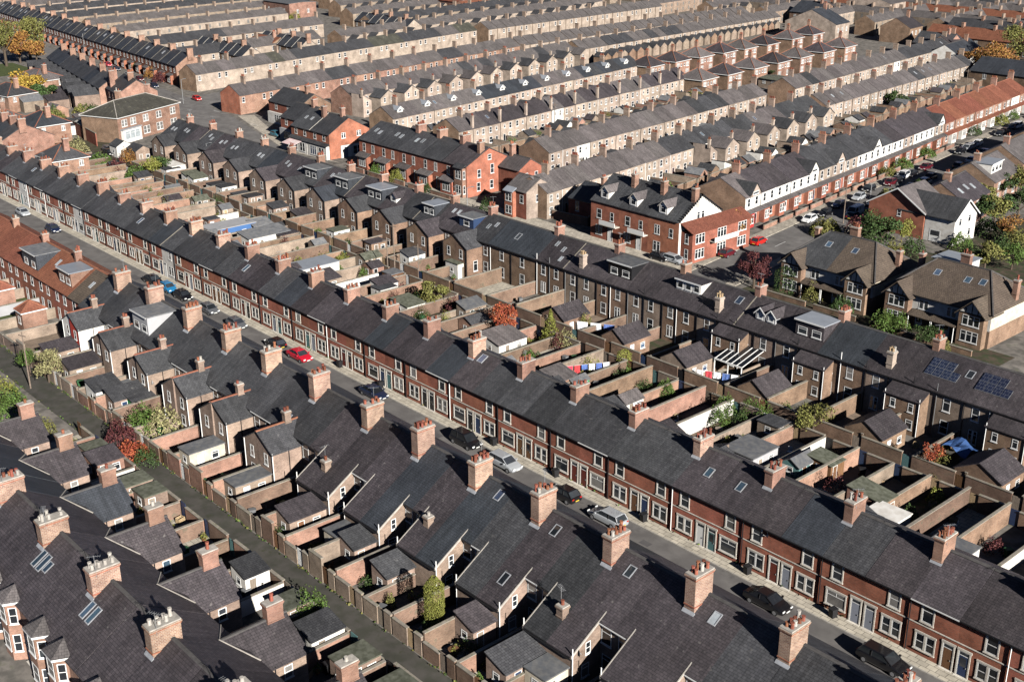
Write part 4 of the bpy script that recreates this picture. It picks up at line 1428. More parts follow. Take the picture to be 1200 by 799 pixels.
b.prism([(-.15, 4.77), (4.1, 8.0), (8.35, 4.77), (8.35, 4.52), (4.1, 7.75), (-.15, 4.52)], 'x', 17.8, 17.86, 'white_upvc')
O('wing_roof', b.mesh('wing_roof'), wg)
window(t, 6.4, 0, 3.4, .8, 1.2, 'f', 'sash', None, 'glass')
for q, z in ((2.2, 3.4), (5.4, 3.6), (2.2, .9), (5.8, 1.0)):
    window(wg, 17.4, q, z, .9, 1.3, 'r', 'case', None, 'glass')
door(wg, 13.8, .3, 2.2, 2.2, 'white_upvc', 'f', None, False, True)

RH = [(-116.5, 206.5, 12.5, 'slate_purple', 'slate roofed brick house with three skylights beyond the white gable'), (-121.0, 226.0, 15, 'slate_light', 'brick house with a white framed box dormer at the edge of the gardens'),
      (-125, 246, 14, 'slate_light', 'brick house with plain slate roof above the box dormer house'), (-129, 267, 16, 'slate_grey', 'brick house with dark roof far up the garden side'), (-133, 291, 16, 'slate_light', 'brick house with pale roof far up the garden side'), (-137, 315, 18, 'tile_red', 'red roofed brick house far up the garden side')]
for i, (x, y, L, rm, lab) in enumerate(RH):
    p = Vector((x, y, 0))
    t = base_house((x+12.5*EV.x-1, y+1, RZ), 0, L, 10.5, 5.0, 3.2, ('brick_orange', 'brick_orange', 'brick_brown'), rm, 'ridge_dark', name='detached_house', label=lab)
    for q in (.2, .5, .8):
        window(t, L*q, 0, 3.1, 1.3, 1.3, 'f', 'case2', None, 'glass_curtain')
        window(t, L*q, 0, .7, 1.4, 1.5, 'f', 'case2', None, 'glass')
    chimney(t, 3.4, 5.2, .9, 1.2, 6.5, 9.6, 'brick_orange', 3, 1)
    if i == 0:
        for q, y in ((.25, 2.4), (.5, 2.6), (.7, 2.2)):
            skylight(t, L*q, 10.5, 5.0, 3.2, y, False, .9, 1.4, 'glass_light')
    if i == 1:
        flat_dormer(t, 2, 8, 10.5, 5.0, 3.2, 1.6, 7.9, False, 'white_render', 'zinc', 3)

# ------------------------------------------------------------------ upper left: street, public house, shops
t = thing('public_house', 'long brick corner pub with grey hipped roof and pale windows', 'pub', (-295.5, 132.2, 0), math.atan2(.91, -.40))
O('wall', box_wall(23.6, 11.6, 6.6, ['brick_orange', 'brick_brown', 'brick_orange', 'brick_brown']).mesh('wall'), t)
O('roof', hip_mb(23.6, 11.6, 6.6, 2.9, 'slate_lichen', 'cement').mesh('roof'), t)
for q in (-9.4, -6.2, -1.5, 3.5, 9.0):
    window(t, q, -5.8, 4.0, 2.0, 1.7, 'f', 'double', None, 'glass_curtain')
    window(t, q, -5.8, .9, 2.4, 1.9, 'f', 'double', None, 'glass_curtain')
b = MB(); b.box(-11, -6.6, 0, -4.4, -5.8, 3.3, 'white_render')
b.box(-11.2, -6.8, 3.3, -4.2, -5.8, 3.5, 'lead')
sf = O('pub_front', b.mesh('pub_front'), t)
window(sf, -7.7, -6.6, .8, 5.4, 2.1, 'f', 'triple', None, 'glass_light')
for q in (-3, 8):
    chimney(t, q, 1, .9, 1.3, 8.2, 11.4, 'brick_orange', 2, 1)

L1 = []
for i in range(5):
    t = base_house((-281.5-5.2*(i+1), 93.5, 0), 0, 5.2, 12.5, 5.6, 3.3, ('brick_red', 'brick_orange', 'brick_orange'), rnd.choice(['slate_grey', 'slate_blue']), 'ridge_clay', dz=rnd.uniform(0, .03), group='gable ended terrace at the left edge')
    window(t, 1.5, 0, 3.5, 1.1, 1.6, 'f', 'sash', None, 'glass_curtain')
    window(t, 2.6, 0, .8, 1.8, 1.7, 'f', 'double', None, 'glass_curtain')
    chimney(t, 5.2, 5.5, .9, 1.7, 7, 10.3, 'brick_orange', 4, 2)
    keep('edge', t, (-281.5-5.2*(i+.5), 98, 6))
# smaller houses behind it
for i, (x, y, w, d, roof, lab) in enumerate(((-262, 100, 9, 8, 'slate_grey', 'small brick house with grey hipped roof just behind the street terrace'),
                                            (-303, 112, 11, 9, 'slate_blue', 'low slate roofed block with brick stacks behind the left gable end'),
                                            (-318, 106, 12, 9, 'slate_light', 'pale slate roofed house at the left edge beside the lane'),
                                            (-372, 138, 14, 11, 'slate_light', 'hip roofed brick house with white windows below the trees'),
                                            (-352, 122, 12, 9, 'slate_grey', 'grey roofed house in front of the yellow tree'))):
    t = thing('brick_house', lab, 'house', (x, y, 0), .05*i)
    O('wall', box_wall(w, d, 4.8, ['brick_orange']*4).mesh('wall'), t)
    O('roof', hip_mb(w, d, 4.8, 2.6, roof, 'ridge_clay').mesh('roof'), t)
    chimney(t, w*.3, 0, .9, 1.2, 6.2, 9.0, 'brick_orange', 3, 1)
    for q in (-.28, .28):
        window(t, w*q, -d/2, 2.9, 1.3, 1.3, 'f', 'case2', None, 'glass_curtain')
        window(t, w/2, d*q, 2.9, 1.0, 1.3, 'r', 'case2', None, 'glass_curtain')

# shops with a gable end
for i, (a, b_) in enumerate(((-251.5, -243.2), (-243.2, -235))):
    w = b_-a
    t = base_house((a, 152.6, 0), 0, w, 11.5, 6.0, 3.3, ('brick_red', 'brick_red', 'brick_vivid'), 'slate_grey', 'ridge_dark', strip='stone' if i else None, name='shop', catg='shop',
                   label=('corner shop with a striped awning and white bay above', 'brick corner shop with a bright gable end and white shopfront')[i])
    b = MB(); b.box(.2, -.9, 0, w-.2, 0, 3.1, 'white_render'); b.prism([(0, 3.7), (-1.1, 3.2), (-1.1, 3.08), (0, 3.5)], 'x', 0, w, 'slate_grey')
    sf = O('shopfront', b.mesh('shopfront'), t)
    window(sf, w*.3, -.9, .5, 2.6, 2.1, 'f', 'triple', None, 'glass_sky')
    window(sf, w*.72, -.9, .5, 2.2, 2.1, 'f', 'double', None, 'glass')
    for q in (.25, .72):
        window(t, w*q, 0, 4.1, 1.1, 1.6, 'f', 'sash', None, 'glass')
    if i == 0:
        b = MB(); b.prism([(-1.0, 2.9), (-3.4, 2.2), (-3.4, 2.14), (-1.0, 2.84)], 'x', .6, w-2.4, 'awning_stripe')
        O('awning', b.mesh('awning'), t)
        chimney(t, w, 4.4, .9, 1.1, 8, 11, 'brick_orange', 3, 1)
        for q in (.3, .6):
            skylight(t, w*q, 11.5, 6, 3.3, 3, False, .7, 1.2, 'glass_light')
    else:
        for q in (4.0, 8.4):
            window(t, w, q, 4.6, 1.2, 1.3, 'r', 'case2', None, 'glass')
        b = MB(); b.box(w, 3.0, 0, w+.25, 9.5, 2.9, 'white_render')
        s2 = O('side_shopfront', b.mesh('side_shopfront'), t)
        window(s2, w+.25, 7.6, .5, 2.4, 2.0, 'r', 'double', None, 'glass')
        door(s2, w+.25, 4.4, 1.2, 2.5, 'grey_paint', 'r', None)
        chimney(t, w-2.5, 5.8, .8, 1.0, 8, 11.2, 'brick_orange', 2, 1)
for i, (x, y, w, lab) in enumerate(((-263.5, 157, 10.5, 'dark gabled corner shop beside the awning shop'), (-285, 166.5, 15, 'flat roofed white shopfront block at the end of the orange terrace'))):
    t = base_house((x, y, 0), 0, w, 10, 5.8, 2.9, ('brick_red', 'brick_red', 'brick_brown'), 'slate_grey', name='shop', catg='shop', label=lab)
    b = MB(); b.box(.3, -.7, 0, w-.3, 0, 3.0, 'white_render' if i else 'grey_render')
    sf = O('shopfront', b.mesh('shopfront'), t)
    window(sf, w*.35, -.7, .5, 3, 2, 'f', 'triple', None, 'glass')
    for q in (.25, .65):
        window(t, w*q, 0, 3.9, 1.1, 1.6, 'f', 'sash', None, 'glass_curtain')
    chimney(t, w*.8, 5, .9, 1.3, 7.5, 10.5, 'brick_orange', 4, 1)

# long dark terrace along the upper left street
p0, p1 = Vector((-560, 198, 0)), Vector((-354.5, 180.2, 0))
dd = (p1-p0).normalized()
a5 = math.atan2(dd.y, dd.x)
n5 = 30
for i in range(n5):
    w = (p1-p0).length/n5
    o = p0+dd*(w*i)
    fo = o+Vector((dd.y, -dd.x, 0))*5
    t = base_house((fo.x, fo.y, a5), 0, w, 10, 6.2, 3.4, ('brick_red', 'brick_red', 'brick_orange'), 'slate_blue' if i % 3 else 'slate_grey', None, dz=rnd.uniform(0, .05), strip='coping', group='dark terrace on the upper left street')
    b = MB(); b.box(.6, -1.0, 0, w*.55, 0, 2.8, 'brick_red'); b.prism([(0, 3.4), (-1.3, 2.85), (-1.3, 2.73), (0, 3.25)], 'x', .4, w*.55+.3, 'slate_light')
    bay = O('bay_window', b.mesh('bay_window'), t)
    window(bay, w*.32, -1.0, .7, 1.9, 1.7, 'f', 'double', None, 'glass_curtain')
    window(t, w*.3, 0, 3.9, 1.1, 1.7, 'f', 'sash', None, 'glass_curtain')
    window(t, w*.75, 0, 3.9, 1.0, 1.7, 'f', 'sash', None, 'glass_curtain')
    if i % 2:
        chimney(t, w, 5, .9, 1.9, 7.6, 11.2, 'brick_orange', 4, 2, 'far')
    if rnd.random() < .5:
        skylight(t, w*.5, 10, 6.2, 3.4, 3.0, False, .9, 1.5, 'glass_light')
    m = o+dd*w/2
    keep('upper', t, (m.x, m.y, 5))
# terrace on the near side of that street: wings to the camera
q0, q1 = Vector((-404, 158.5, 0)), Vector((-334, 145.5, 0))
dd = (q1-q0).normalized(); a6 = math.atan2(dd.y, dd.x)
n6 = 11
for i in range(n6):
    w = (q1-q0).length/n6
    o = q0+dd*(w*(i+1))
    fo = o+Vector((-dd.y, dd.x, 0))*4.6
    t = base_house((fo.x, fo.y, a6+PI), 0, w, 9.2, 5.8, 3.0, ('brick_red', 'brick_pink', 'brick_orange'), rnd.choice(['slate_grey', 'slate_blue']), None, dz=rnd.uniform(0, .04), group='back of the upper left terrace')
    wg = wing(t, .3, 9.2, w*.5, rnd.choice([4.5, 6.0, 7.0]), 4.2, 5.6, 'R', 'brick_pink', 'slate_grey', None, back=.5)
    window(wg, w*.27, 4.5, 3, .9, 1.4, 'b', 'sash', None, 'glass')
    window(t, w*.8, 9.2, 3.2, .9, 1.4, 'b', 'sash', None, 'glass')
    if i % 2 == 0:
        chimney(t, 0, 4.6, .9, 1.7, 7, 10.6, 'brick_orange', 4, 2, 'far')
    m = o-dd*w/2
    keep('upback', t, (m.x, m.y, 5))
t = base_house((-333.5, 142.5, a6), 0, 13, 11, 6.0, 3.4, ('brick_orange', 'brick_red', 'brick_orange'), 'slate_grey', name='brick_house', label='slate roofed brick house with orange stacks behind the pub')
chimney(t, 3, 1.2, 1.2, 1.4, 5, 11, 'brick_orange', 2, 1)
chimney(t, 9, 5, .9, 1.6, 7.5, 11, 'brick_orange', 4, 1)
for q in (2, 6, 10):
    window(t, q+1, 0, 3.6, 1.1, 1.6, 'f', 'sash', None, 'glass_curtain')
t = base_house((-376, 159.5, a6), 0, 0.01, .01, .01, .01, ('brick_red',)*3, 'slate_blue', name='x', label='x')
for ch in list(t.children):
    bpy.data.objects.remove(ch)
bpy.data.objects.remove(t)

# short terraces climbing between the upper left street and the cross rows
k = 0
for (u0, u1, v, vis, roofs, walls, row, grp, W, wings_) in (
        (232, 268, -352, 'f', ('slate_grey',), ('brick_cream',)*3, 'm1', 'cream row above the dark terrace', 5.2, 0),
        (268, 300, -352, 'f', ('slate_light',), ('brick_cream',)*3, 'm1', 'cream row above the dark terrace', 5.2, 0),
        (250, 330, -385, 'f', ('slate_light', 'slate_grey'), ('brick_cream',)*3, 'm2', 'pale row at the top left', 5.2, 0)):
    cross_row(row, u0, u1, v, v, vis, W, roofs=roofs, walls=walls, detail=1, group=grp)
# dark stepped rows that face down the hill
for (px, py, n, w, row, grp) in ((226, 52, 7, 5.0, 'st', 'stepped row with dark fronts'), (300, 45, 6, 5.0, 'st', 'stepped row with dark fronts'), (415, 22, 7, 5.2, 'st', 'stepped row with dark fronts')):
    p = at(px, py, 6)
    for i in range(n):
        o = Vector((p.x, p.y, 0))+Vector((1, -.02, 0))*w*i
        t = base_house((o.x, o.y, -.02), 0, w, 8, 5.4, 3.0, ('brick_brown', 'brick_brown', 'brick_cream'), 'slate_blue', None, strip='stone', dz=rnd.uniform(0, .05), group=grp)
        window(t, w*.35, 0, 3.2, 1.0, 1.5, 'f', 'sash', None, 'glass_curtain')
        window(t, w*.5, 0, .8, 1.6, 1.5, 'f', 'double', None, 'glass')
        if i % 2:
            chimney(t, w, 4, .9, 1.6, 6.8, 10, 'brick_orange', 3, 1, 'far')
        keep(row, t, (o.x+w/2, o.y, 5))
# ------------------------------------------------------------------ ground, streets, lanes
def sheet(name, pts, z, m):
    b = MB()
    b.quad([(p[0], p[1], z) for p in pts], m)
    return struct(name, b)


def rect(x0, y0, x1, y1):
    return [(x0, y0), (x1, y0), (x1, y1), (x0, y1)]


sheet('ground', rect(-2600, -400, 900, 2600), 0, 'yard_concrete')
sheet('road', rect(-330, 74.2, 20, 81.85), .004, 'asphalt')
b = MB()
b.quad([(p[0], p[1], .008) for p in ((-225, 74.2), (-10, 74.2), (-10, 76.8), (-225, 76.8))], 'tar_patch')
for x, y, w, d in ((-104.8, 79.2, 2.4, 1.0), (-70, 79.5, 1.2, .8), (-98, 78, 1.6, .7), (-57, 79.6, 1.0, .6), (-186, 79, 3, 1.2), (-150, 78.4, 2.0, .8), (-120, 79.8, 1.5, .7)):
    b.quad([(x, y, .009), (x+w, y, .009), (x+w, y+d, .009), (x, y+d, .009)], 'tar_patch')
struct('road_patches', b)
for nm, y0, y1, ky in (('pavement', 82.0, 83.6, 81.85), ('pavement', 72.2, 74.05, 74.05)):
    b = MB(); b.box(-330, y0, 0, 20, y1, .12, 'flagstone'); struct(nm, b)
    b = MB(); b.box(-330, ky, 0, 20, ky+.15, .125, 'kerbstone'); struct('kerb', b)
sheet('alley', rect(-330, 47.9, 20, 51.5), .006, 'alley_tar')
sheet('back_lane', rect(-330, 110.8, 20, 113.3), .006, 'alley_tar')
sheet('road', [(-262, 138), (40, 138), (40, 150), (-262, 150)], .004, 'asphalt')
b = MB(); b.box(-245, 133.6, 0, 40, 137.9, .12, 'flagstone'); b.box(-200, 150.1, 0, -126, 153.6, .12, 'flagstone'); struct('pavement', b)
sheet('road', [(-560, 178), (-556, 187), (-350, 169), (-300, 163), (-252, 150.5), (-262, 138), (-300, 150), (-352, 160)], .007, 'asphalt')
P = [UV(u, v) for u, v in ((150, -101.5), (480, -101.5), (480, -93.8), (150, -93.8))]
sheet('road', P, .010, 'asphalt')

b = MB()
for va, vb in ((-104.2, -101.6), (-93.7, -91.8)):
    q = [UV(160, va), UV(470, va), UV(470, vb), UV(160, vb)]
    b.add([(p.x, p.y, 0) for p in q]+[(p.x, p.y, .12) for p in q], [(0, 1, 5, 4), (1, 2, 6, 5), (2, 3, 7, 6), (3, 0, 4, 7), (4, 5, 6, 7)], 'flagstone')
struct('pavement', b)
for va, vb in ((-188, -176), (-242, -231), (-308, -290)):
    sheet('road', [UV(195, va), UV(480, va), UV(480, vb), UV(195, vb)], .004, 'asphalt')
b = MB()
for x0, y0, x1, y1 in ((-112, 138, -68, 154.6), (-107, 168, -70, 190), (-101, 190, -60, 262), (-300, 99, -255, 124)):
    b.quad([(x0, y0, .012), (x1, y0, .012), (x1, y1, .012), (x0, y1, .012)], 'soil')
struct('garden_soil', b)
b = MB()
for x0, y0, x1, y1 in ((-86, 172, -72, 186), (-96, 200, -78, 212), (-275, 103, -262, 109)):
    b.quad([(x0, y0, .016), (x1, y0, .016), (x1, y1, .016), (x0, y1, .016)], 'lawn')
for c in (at(5, 82), at(30, 112)):
    b.quad([(c.x-14, c.y-8, .016), (c.x+14, c.y-8, .016), (c.x+14, c.y+8, .016), (c.x-14, c.y+8, .016)], 'lawn')
struct('lawn', b)
b = MB()
for k in range(9):
    p = UV(176+k*14, -97.6)
    q = [p+DV*2-EV*.06, p+DV*2+EV*.06, p-DV*2+EV*.06, p-DV*2-EV*.06]
    b.quad([(v.x, v.y, .014) for v in q], 'road_paint')
struct('road_markings', b)

# ------------------------------------------------------------------ vegetation
LEAF = {}


def foliage(key, h, r, leaf, n, shape, size):
    rr = random.Random(str(key))
    b = MB()
    z0 = h*(.28 if shape == 'round' else .06)
    cz = (h+z0)/2
    hz = (h-z0)/2
    lumps = []
    if shape == 'round':
        for _ in range(13):
            while True:
                p = Vector((rr.uniform(-1, 1), rr.uniform(-1, 1), rr.uniform(-1, 1)))
                if p.length < .8 and p.length > .25:
                    break
            lumps.append((p, rr.uniform(.26, .46)))
    k = 0
    while k < n:
        if shape == 'round':
            c, lr = rr.choice(lumps)
            d = Vector((rr.gauss(0, 1), rr.gauss(0, 1), rr.gauss(0, 1))).normalized()
            p = c+d*lr*rr.uniform(.6, 1.05)
            if rr.random() < .12:
                p = p*1.12
            x, y, z = p.x*r, p.y*r, cz+p.z*hz
        elif shape == 'cone':
            t = rr.random()**1.3
            rad = r*(1-t)*rr.uniform(.55, 1.08)*(1+.18*math.sin(t*23))+.05
            a = rr.uniform(0, 2*PI)
            x, y, z = rad*math.cos(a), rad*math.sin(a), z0+t*(h-z0)
        elif shape == 'column':
            t = rr.random()
            rad = r*(1-max(0, t-.82)*4)*rr.uniform(.75, 1.06)
            a = rr.uniform(0, 2*PI)
            x, y, z = rad*math.cos(a), rad*math.sin(a), z0+t*(h-z0)
        else:    # low bush
            a = rr.uniform(0, 2*PI); q = rr.random()**.5
            zz = (1-q*q)**.5*h*rr.uniform(.55, 1.05)*(1+.25*math.sin(a*3+1))
            x, y, z = q*r*math.cos(a), q*r*math.sin(a), max(.08, zz)
        s = size*rr.uniform(.6, 1.35)
        nrm = Vector((x*.6+rr.gauss(0, .6)*r, y*.6+rr.gauss(0, .6)*r, rr.gauss(.5, .6)*r)).normalized()
        t1 = nrm.orthogonal().normalized()
        t1 = (Matrix.Rotation(rr.uniform(0, 6.28), 3, nrm) @ t1)
        t2 = nrm.cross(t1)
        c = Vector((x, y, z))
        b.quad([c-t1*s-t2*s*.5, c+t1*s*.2-t2*s*.7, c+t1*s+t2*s*.4, c-t1*s*.3+t2*s*.8], leaf)
        k += 1
    return b


def trunk_mb(key, h, r):
    rr = random.Random('t'+str(key))
    b = MB()
    b.tube((0, 0, 0), (0, 0, h*.42), .035*h, 'bark', 7, .024*h)
    for i in range(6):
        a = i*1.05+rr.uniform(0, .5)
        s = Vector((0, 0, h*rr.uniform(.28, .42)))
        e = Vector((math.cos(a)*r*.6, math.sin(a)*r*.6, h*rr.uniform(.6, .82)))
        b.tube(s, e, .014*h, 'bark', 5, .005*h)
    b.tube((0, 0, h*.42), (0, 0, h*.8), .024*h, 'bark', 5, .006*h)
    return b


def tree(p, h, r, leaf, label, n=900, shape='round', size=None, name='tree', group=None, catg='tree', var=0):
    h, r = round(h, 1), round(r, 1)
    size = (size or max(.11, r*.085))*.62
    n = int(n*2.3)
    t = thing(name, label, catg, (p[0], p[1], 0), rnd.uniform(0, 6), group)
    key = ('crown', h, r, leaf, n, shape, var)
    O('crown' if name == 'tree' else 'foliage', cached(key, lambda: foliage(key, h, r, leaf, n, shape, size)), t)
    if shape in ('round', 'cone'):
        O('trunk', cached(('trunk', h, r), lambda: trunk_mb((h, r), h, r)), t)
    return t


def tp(px, py, *a, **k):
    return tree(at(px, py), *a, **k)


tp(590, 399, 5.6, 2.5, 'red_leaf', 'bright red autumn tree in a back yard behind the street terrace', n=1500, size=.17)
tp(645, 402, 5.2, 1.5, 'lime_leaf', 'yellow green conical tree next to the bright red tree', n=900, shape='cone', size=.16)
tp(662, 408, 2.4, 1.9, 'pale_leaf', 'pale green bush at the foot of the conical tree', n=500, shape='low', name='bush', catg='bush')
tp(509, 362, 4.6, 2.6, 'olive_leaf', 'thin olive green tree overhanging the back lane', n=1000)
tp(533, 369, 2.6, 1.7, 'maroon_leaf', 'brown leaved shrub beside the back lane', n=380, shape='low', name='bush', catg='bush')
tp(883, 338, 6.4, 2.9, 'maroon_leaf', 'dark maroon tree in front of the timbered houses', n=1400, size=.2)
tp(857, 287, 6.5, 3.0, 'orange_leaf', 'golden brown tree against the white gable of the corner block', n=1300, size=.22)
tp(510, 738, 5.6, .95, 'lime_leaf', 'tall narrow clipped conifer in a yard by the alley', n=4200, shape='column', size=.07)
tp(952, 512, 4.8, 2.7, 'olive_leaf', 'straggly brown and green tree at the corner of the back lane', n=1100, size=.17)
tp(1090, 556, 4.2, 1.5, 'red_leaf', 'red flowering shrub in a walled yard near the blue sheet', n=480, size=.15)
tp(1100, 560, 3.2, 1.3, 'olive_leaf', 'green shrub below the red flowering shrub', n=380, shape='low', name='bush', catg='bush')
tp(58, 448, 4.8, 2.3, 'pale_leaf', 'yellow green tree in a yard at the head of the alley', n=1000, size=.17)
tp(36, 440, 4.0, 1.6, 'hedge_leaf', 'small green tree beside the alley pole', n=500, size=.16)
tp(364, 728, 3.0, 1.9, 'hedge_leaf', 'green bush growing over the alley wall', n=800, shape='low', name='bush', catg='bush', size=.14)
tp(16, 488, 3.4, 2.2, 'hedge_leaf', 'leafy green bush in the yard left of the alley', n=700, shape='low', name='bush', catg='bush')
tp(5, 470, 3.0, 2.0, 'lime_leaf', 'bright green bush at the left edge by the alley', n=500, shape='low', name='bush', catg='bush')
tp(52, 512, 2.4, 1.6, 'olive_leaf', 'mixed bush behind the little brick wall left of the alley', n=420, shape='low', name='bush', catg='bush')
tp(192, 508, 3.4, 2.3, 'pale_leaf', 'pale creeper over a white shed by the alley', n=620, shape='low', name='climber', catg='climber')
tp(170, 508, 3.4, 2.2, 'hedge_leaf', 'green and red creeper in the yard beside the white shed', n=560, shape='low', name='climber', catg='climber')
tp(143, 524, 3.2, 2.0, 'maroon_leaf', 'brown creeper tumbling over the alley wall', n=620, shape='low', name='climber', catg='climber')
tp(155, 536, 1.8, 2.0, 'red_leaf', 'orange red creeper hanging down the alley wall', n=520, shape='low', name='climber', catg='climber')
tp(172, 545, 2.0, 1.5, 'dark_leaf', 'dark ivy on the yard wall by the alley', n=420, shape='low', name='climber', catg='climber')
for i, (px, py, h, r, lf, lab) in enumerate(((8, 78, 15, 8, 'olive_leaf', 'large green and gold tree at the top left edge'), (36, 70, 16, 8.5, 'olive_leaf', 'large olive green tree beside the dark terrace'),
        (24, 74, 11, 5.5, 'orange_leaf', 'orange brown tree between the two large olive trees'), (44, 76, 9, 5, 'orange_leaf', 'rusty tree at the foot of the large olive tree'),
        (32, 121, 9, 6.2, 'yellow_leaf', 'bright yellow autumn tree at the upper left'), (54, 124, 6.5, 3.6, 'dark_leaf', 'dark green tree beside the bright yellow tree'),
        (1165, 90, 11, 9, 'orange_leaf', 'broad orange brown tree at the top right'), (1192, 82, 15, 8, 'olive_leaf', 'tall green tree at the top right edge'),
        (1135, 82, 7, 5, 'orange_leaf', 'small orange tree left of the broad orange tree'))):
    tp(px, py, h, r, lf, lab, n=1700, size=.42, var=i)
# gardens of the right
for i, (px, py, h, r, lf, shape, lab) in enumerate((
        (1032, 292, 7.5, 3.6, 'dark_leaf', 'round', 'large dark green tree between the timbered house and the side street'), (1013, 286, 5, 2.6, 'dark_leaf', 'round', 'dark tree behind the first timbered house'),
        (1056, 284, 4.6, 2.2, 'lime_leaf', 'round', 'pale yellow green tree beside the dark red house'), (1046, 306, 3.6, 2.0, 'olive_leaf', 'low', 'yellow green bush between the two timbered houses'),
        (967, 275, 2.6, 3.0, 'olive_leaf', 'low', 'clipped pale hedge behind the first timbered house'), (1153, 318, 5.6, 3.2, 'olive_leaf', 'round', 'grey green tree in the garden behind the second timbered house'),
        (1185, 316, 4.5, 2.6, 'hedge_leaf', 'round', 'bright green tree in the garden at the right edge'), (1140, 262, 6.0, 3.8, 'dark_leaf', 'round', 'dark tree below the skylight house'),
        (1180, 284, 5.2, 2.8, 'orange_leaf', 'round', 'orange tree in the gardens at the right'), (1165, 262, 5.5, 3.5, 'olive_leaf', 'round', 'olive tree left of the orange garden tree'),
        (1192, 258, 6, 3.5, 'dark_leaf', 'round', 'dark tree at the right edge above the orange garden tree'), (1125, 292, 2.6, 2.2, 'hedge_leaf', 'low', 'green shrub below the white gable'),
        (1172, 300, 3, 2.2, 'dark_leaf', 'low', 'dark shrub in the middle of the right gardens'), (918, 345, 4.6, 1.6, 'dark_leaf', 'column', 'dark ivy climbing the first timbered gable'),
        (952, 352, 2.6, 1.7, 'olive_leaf', 'low', 'yellow green bush by the porch of the first timbered house'), (985, 366, 2.2, 2.0, 'dark_leaf', 'low', 'dark shrub under the bay of the first timbered pair'),
        (1008, 360, 3.6, .9, 'lime_leaf', 'column', 'thin yellow green shrub by the white side wall'), (1035, 385, 2.6, 2.2, 'hedge_leaf', 'low', 'rounded green hedge under the left bay of the second timbered pair'),
        (1050, 388, 2.6, 2.2, 'hedge_leaf', 'low', 'green hedge joined to the rounded hedge'), (1085, 405, 3.4, 2.2, 'dark_leaf', 'round', 'dark green shrub at the porch of the second timbered pair'),
        (1102, 415, 2.2, 1.4, 'olive_leaf', 'low', 'low shrub at the front path of the second timbered pair'),
        (842, 500, 2.7, 1.5, 'hedge_leaf', 'low', 'tall clipped green hedge in a back yard'), (850, 488, 2.7, 1.5, 'hedge_leaf', 'low', 'far end of the tall clipped hedge'),
        (878, 490, 2.5, 1.4, 'hedge_leaf', 'low', 'green hedge along the back lane'), (893, 497, 2.5, 1.5, 'hedge_leaf', 'low', 'green hedge beside a brown fence'),
        (780, 468, 2.4, 1.4, 'hedge_leaf', 'low', 'green bush on decking behind the street terrace'), (731, 432, 2.8, 1.0, 'lime_leaf', 'column', 'small upright bush at a yard wall'),
        (685, 390, 2.6, 1.3, 'olive_leaf', 'low', 'brownish bush on top of a back lane wall'), (390, 318, 1.6, 2.0, 'hedge_leaf', 'low', 'bright green bush in a narrow yard'),
        (403, 308, 1.6, 2.0, 'lime_leaf', 'low', 'yellow green bush in a narrow yard'), (255, 245, 2.4, 1.6, 'dark_leaf', 'low', 'dark bush at the lane end of a yard'),
        (160, 212, 3.2, 2.6, 'hedge_leaf', 'low', 'green garden hedge by white walls'), (178, 208, 4.4, 2.8, 'lime_leaf', 'round', 'yellow green garden tree left of the white shed'),
        (192, 204, 4.2, 2.8, 'dark_leaf', 'round', 'dark green garden tree next to the white shed'), (138, 205, 3.4, 2.6, 'maroon_leaf', 'low', 'dark red garden bush at the end of the lane'),
        (150, 192, 3.4, 2.0, 'orange_leaf', 'low', 'orange garden bush near the pub'), (118, 197, 3.0, 3.2, 'hedge_leaf', 'low', 'square green hedge in front of the parked cars'),
        (92, 180, 3.4, 2.8, 'pale_leaf', 'low', 'pale grey green bush at the lane by the pub'), (215, 196, 2.6, 2.6, 'hedge_leaf', 'low', 'green bush above the white shed'),
        (815, 120, 3.6, 3.4, 'olive_leaf', 'round', 'bushy green tree at the end of the tall stack terrace'), (902, 92, 3.6, 2.8, 'dark_leaf', 'round', 'dark tree by the hipped houses'),
        (1050, 128, 5, 3.4, 'dark_leaf', 'round', 'dark tree among the low outhouses'), (425, 124, 5, 2.6, 'pale_leaf', 'round', 'pale tree against a back wing'),
        (1057, 197, 2.0, 2.6, 'hedge_leaf', 'low', 'front garden hedge on the side street'), (1085, 184, 2.0, 2.4, 'hedge_leaf', 'low', 'front garden hedge near the stone gable'), (1040, 206, 1.8, 2.2, 'olive_leaf', 'low', 'low front garden bush on the side street'),
        (1140, 158, 2.2, 2.2, 'dark_leaf', 'low', 'dark bush before the red roofed houses'), (1172, 146, 2.4, 2.4, 'lime_leaf', 'low', 'yellow green bush before the red roofed houses'), (1185, 140, 2.2, 2.2, 'hedge_leaf', 'low', 'green bush further up the red roofed houses'),
        (1038, 236, 2.4, 2.2, 'olive_leaf', 'low', 'pale bush by the white van'), (440, 205, 2.2, 1.6, 'hedge_leaf', 'low', 'green bush in the front garden of the deep red terrace'), (465, 213, 2.4, 1.7, 'lime_leaf', 'low', 'bright bush in the front garden of the deep red terrace'),
        (500, 226, 1.8, 1.3, 'dark_leaf', 'low', 'dark shrub by the bay of the deep red terrace'), (570, 250, 2.8, 1.6, 'dark_leaf', 'low', 'dark climbing bush beside the tall gable'),
        (346, 27, 4, 3, 'lime_leaf', 'low', 'small yellow bush at the top by the orange block'),
        (125, 62, 4, 3, 'hedge_leaf', 'low', 'green garden tree before the dark terrace'), (150, 76, 3.6, 3, 'dark_leaf', 'low', 'dark green garden hedge before the dark terrace'), (167, 84, 4, 3, 'hedge_leaf', 'round', 'round green tree before the dark terrace'),
        (178, 92, 3.2, 2.6, 'orange_leaf', 'low', 'orange bush before the dark terrace'), (188, 97, 3.0, 2.6, 'maroon_leaf', 'low', 'brown bush at the end of the dark terrace'))):
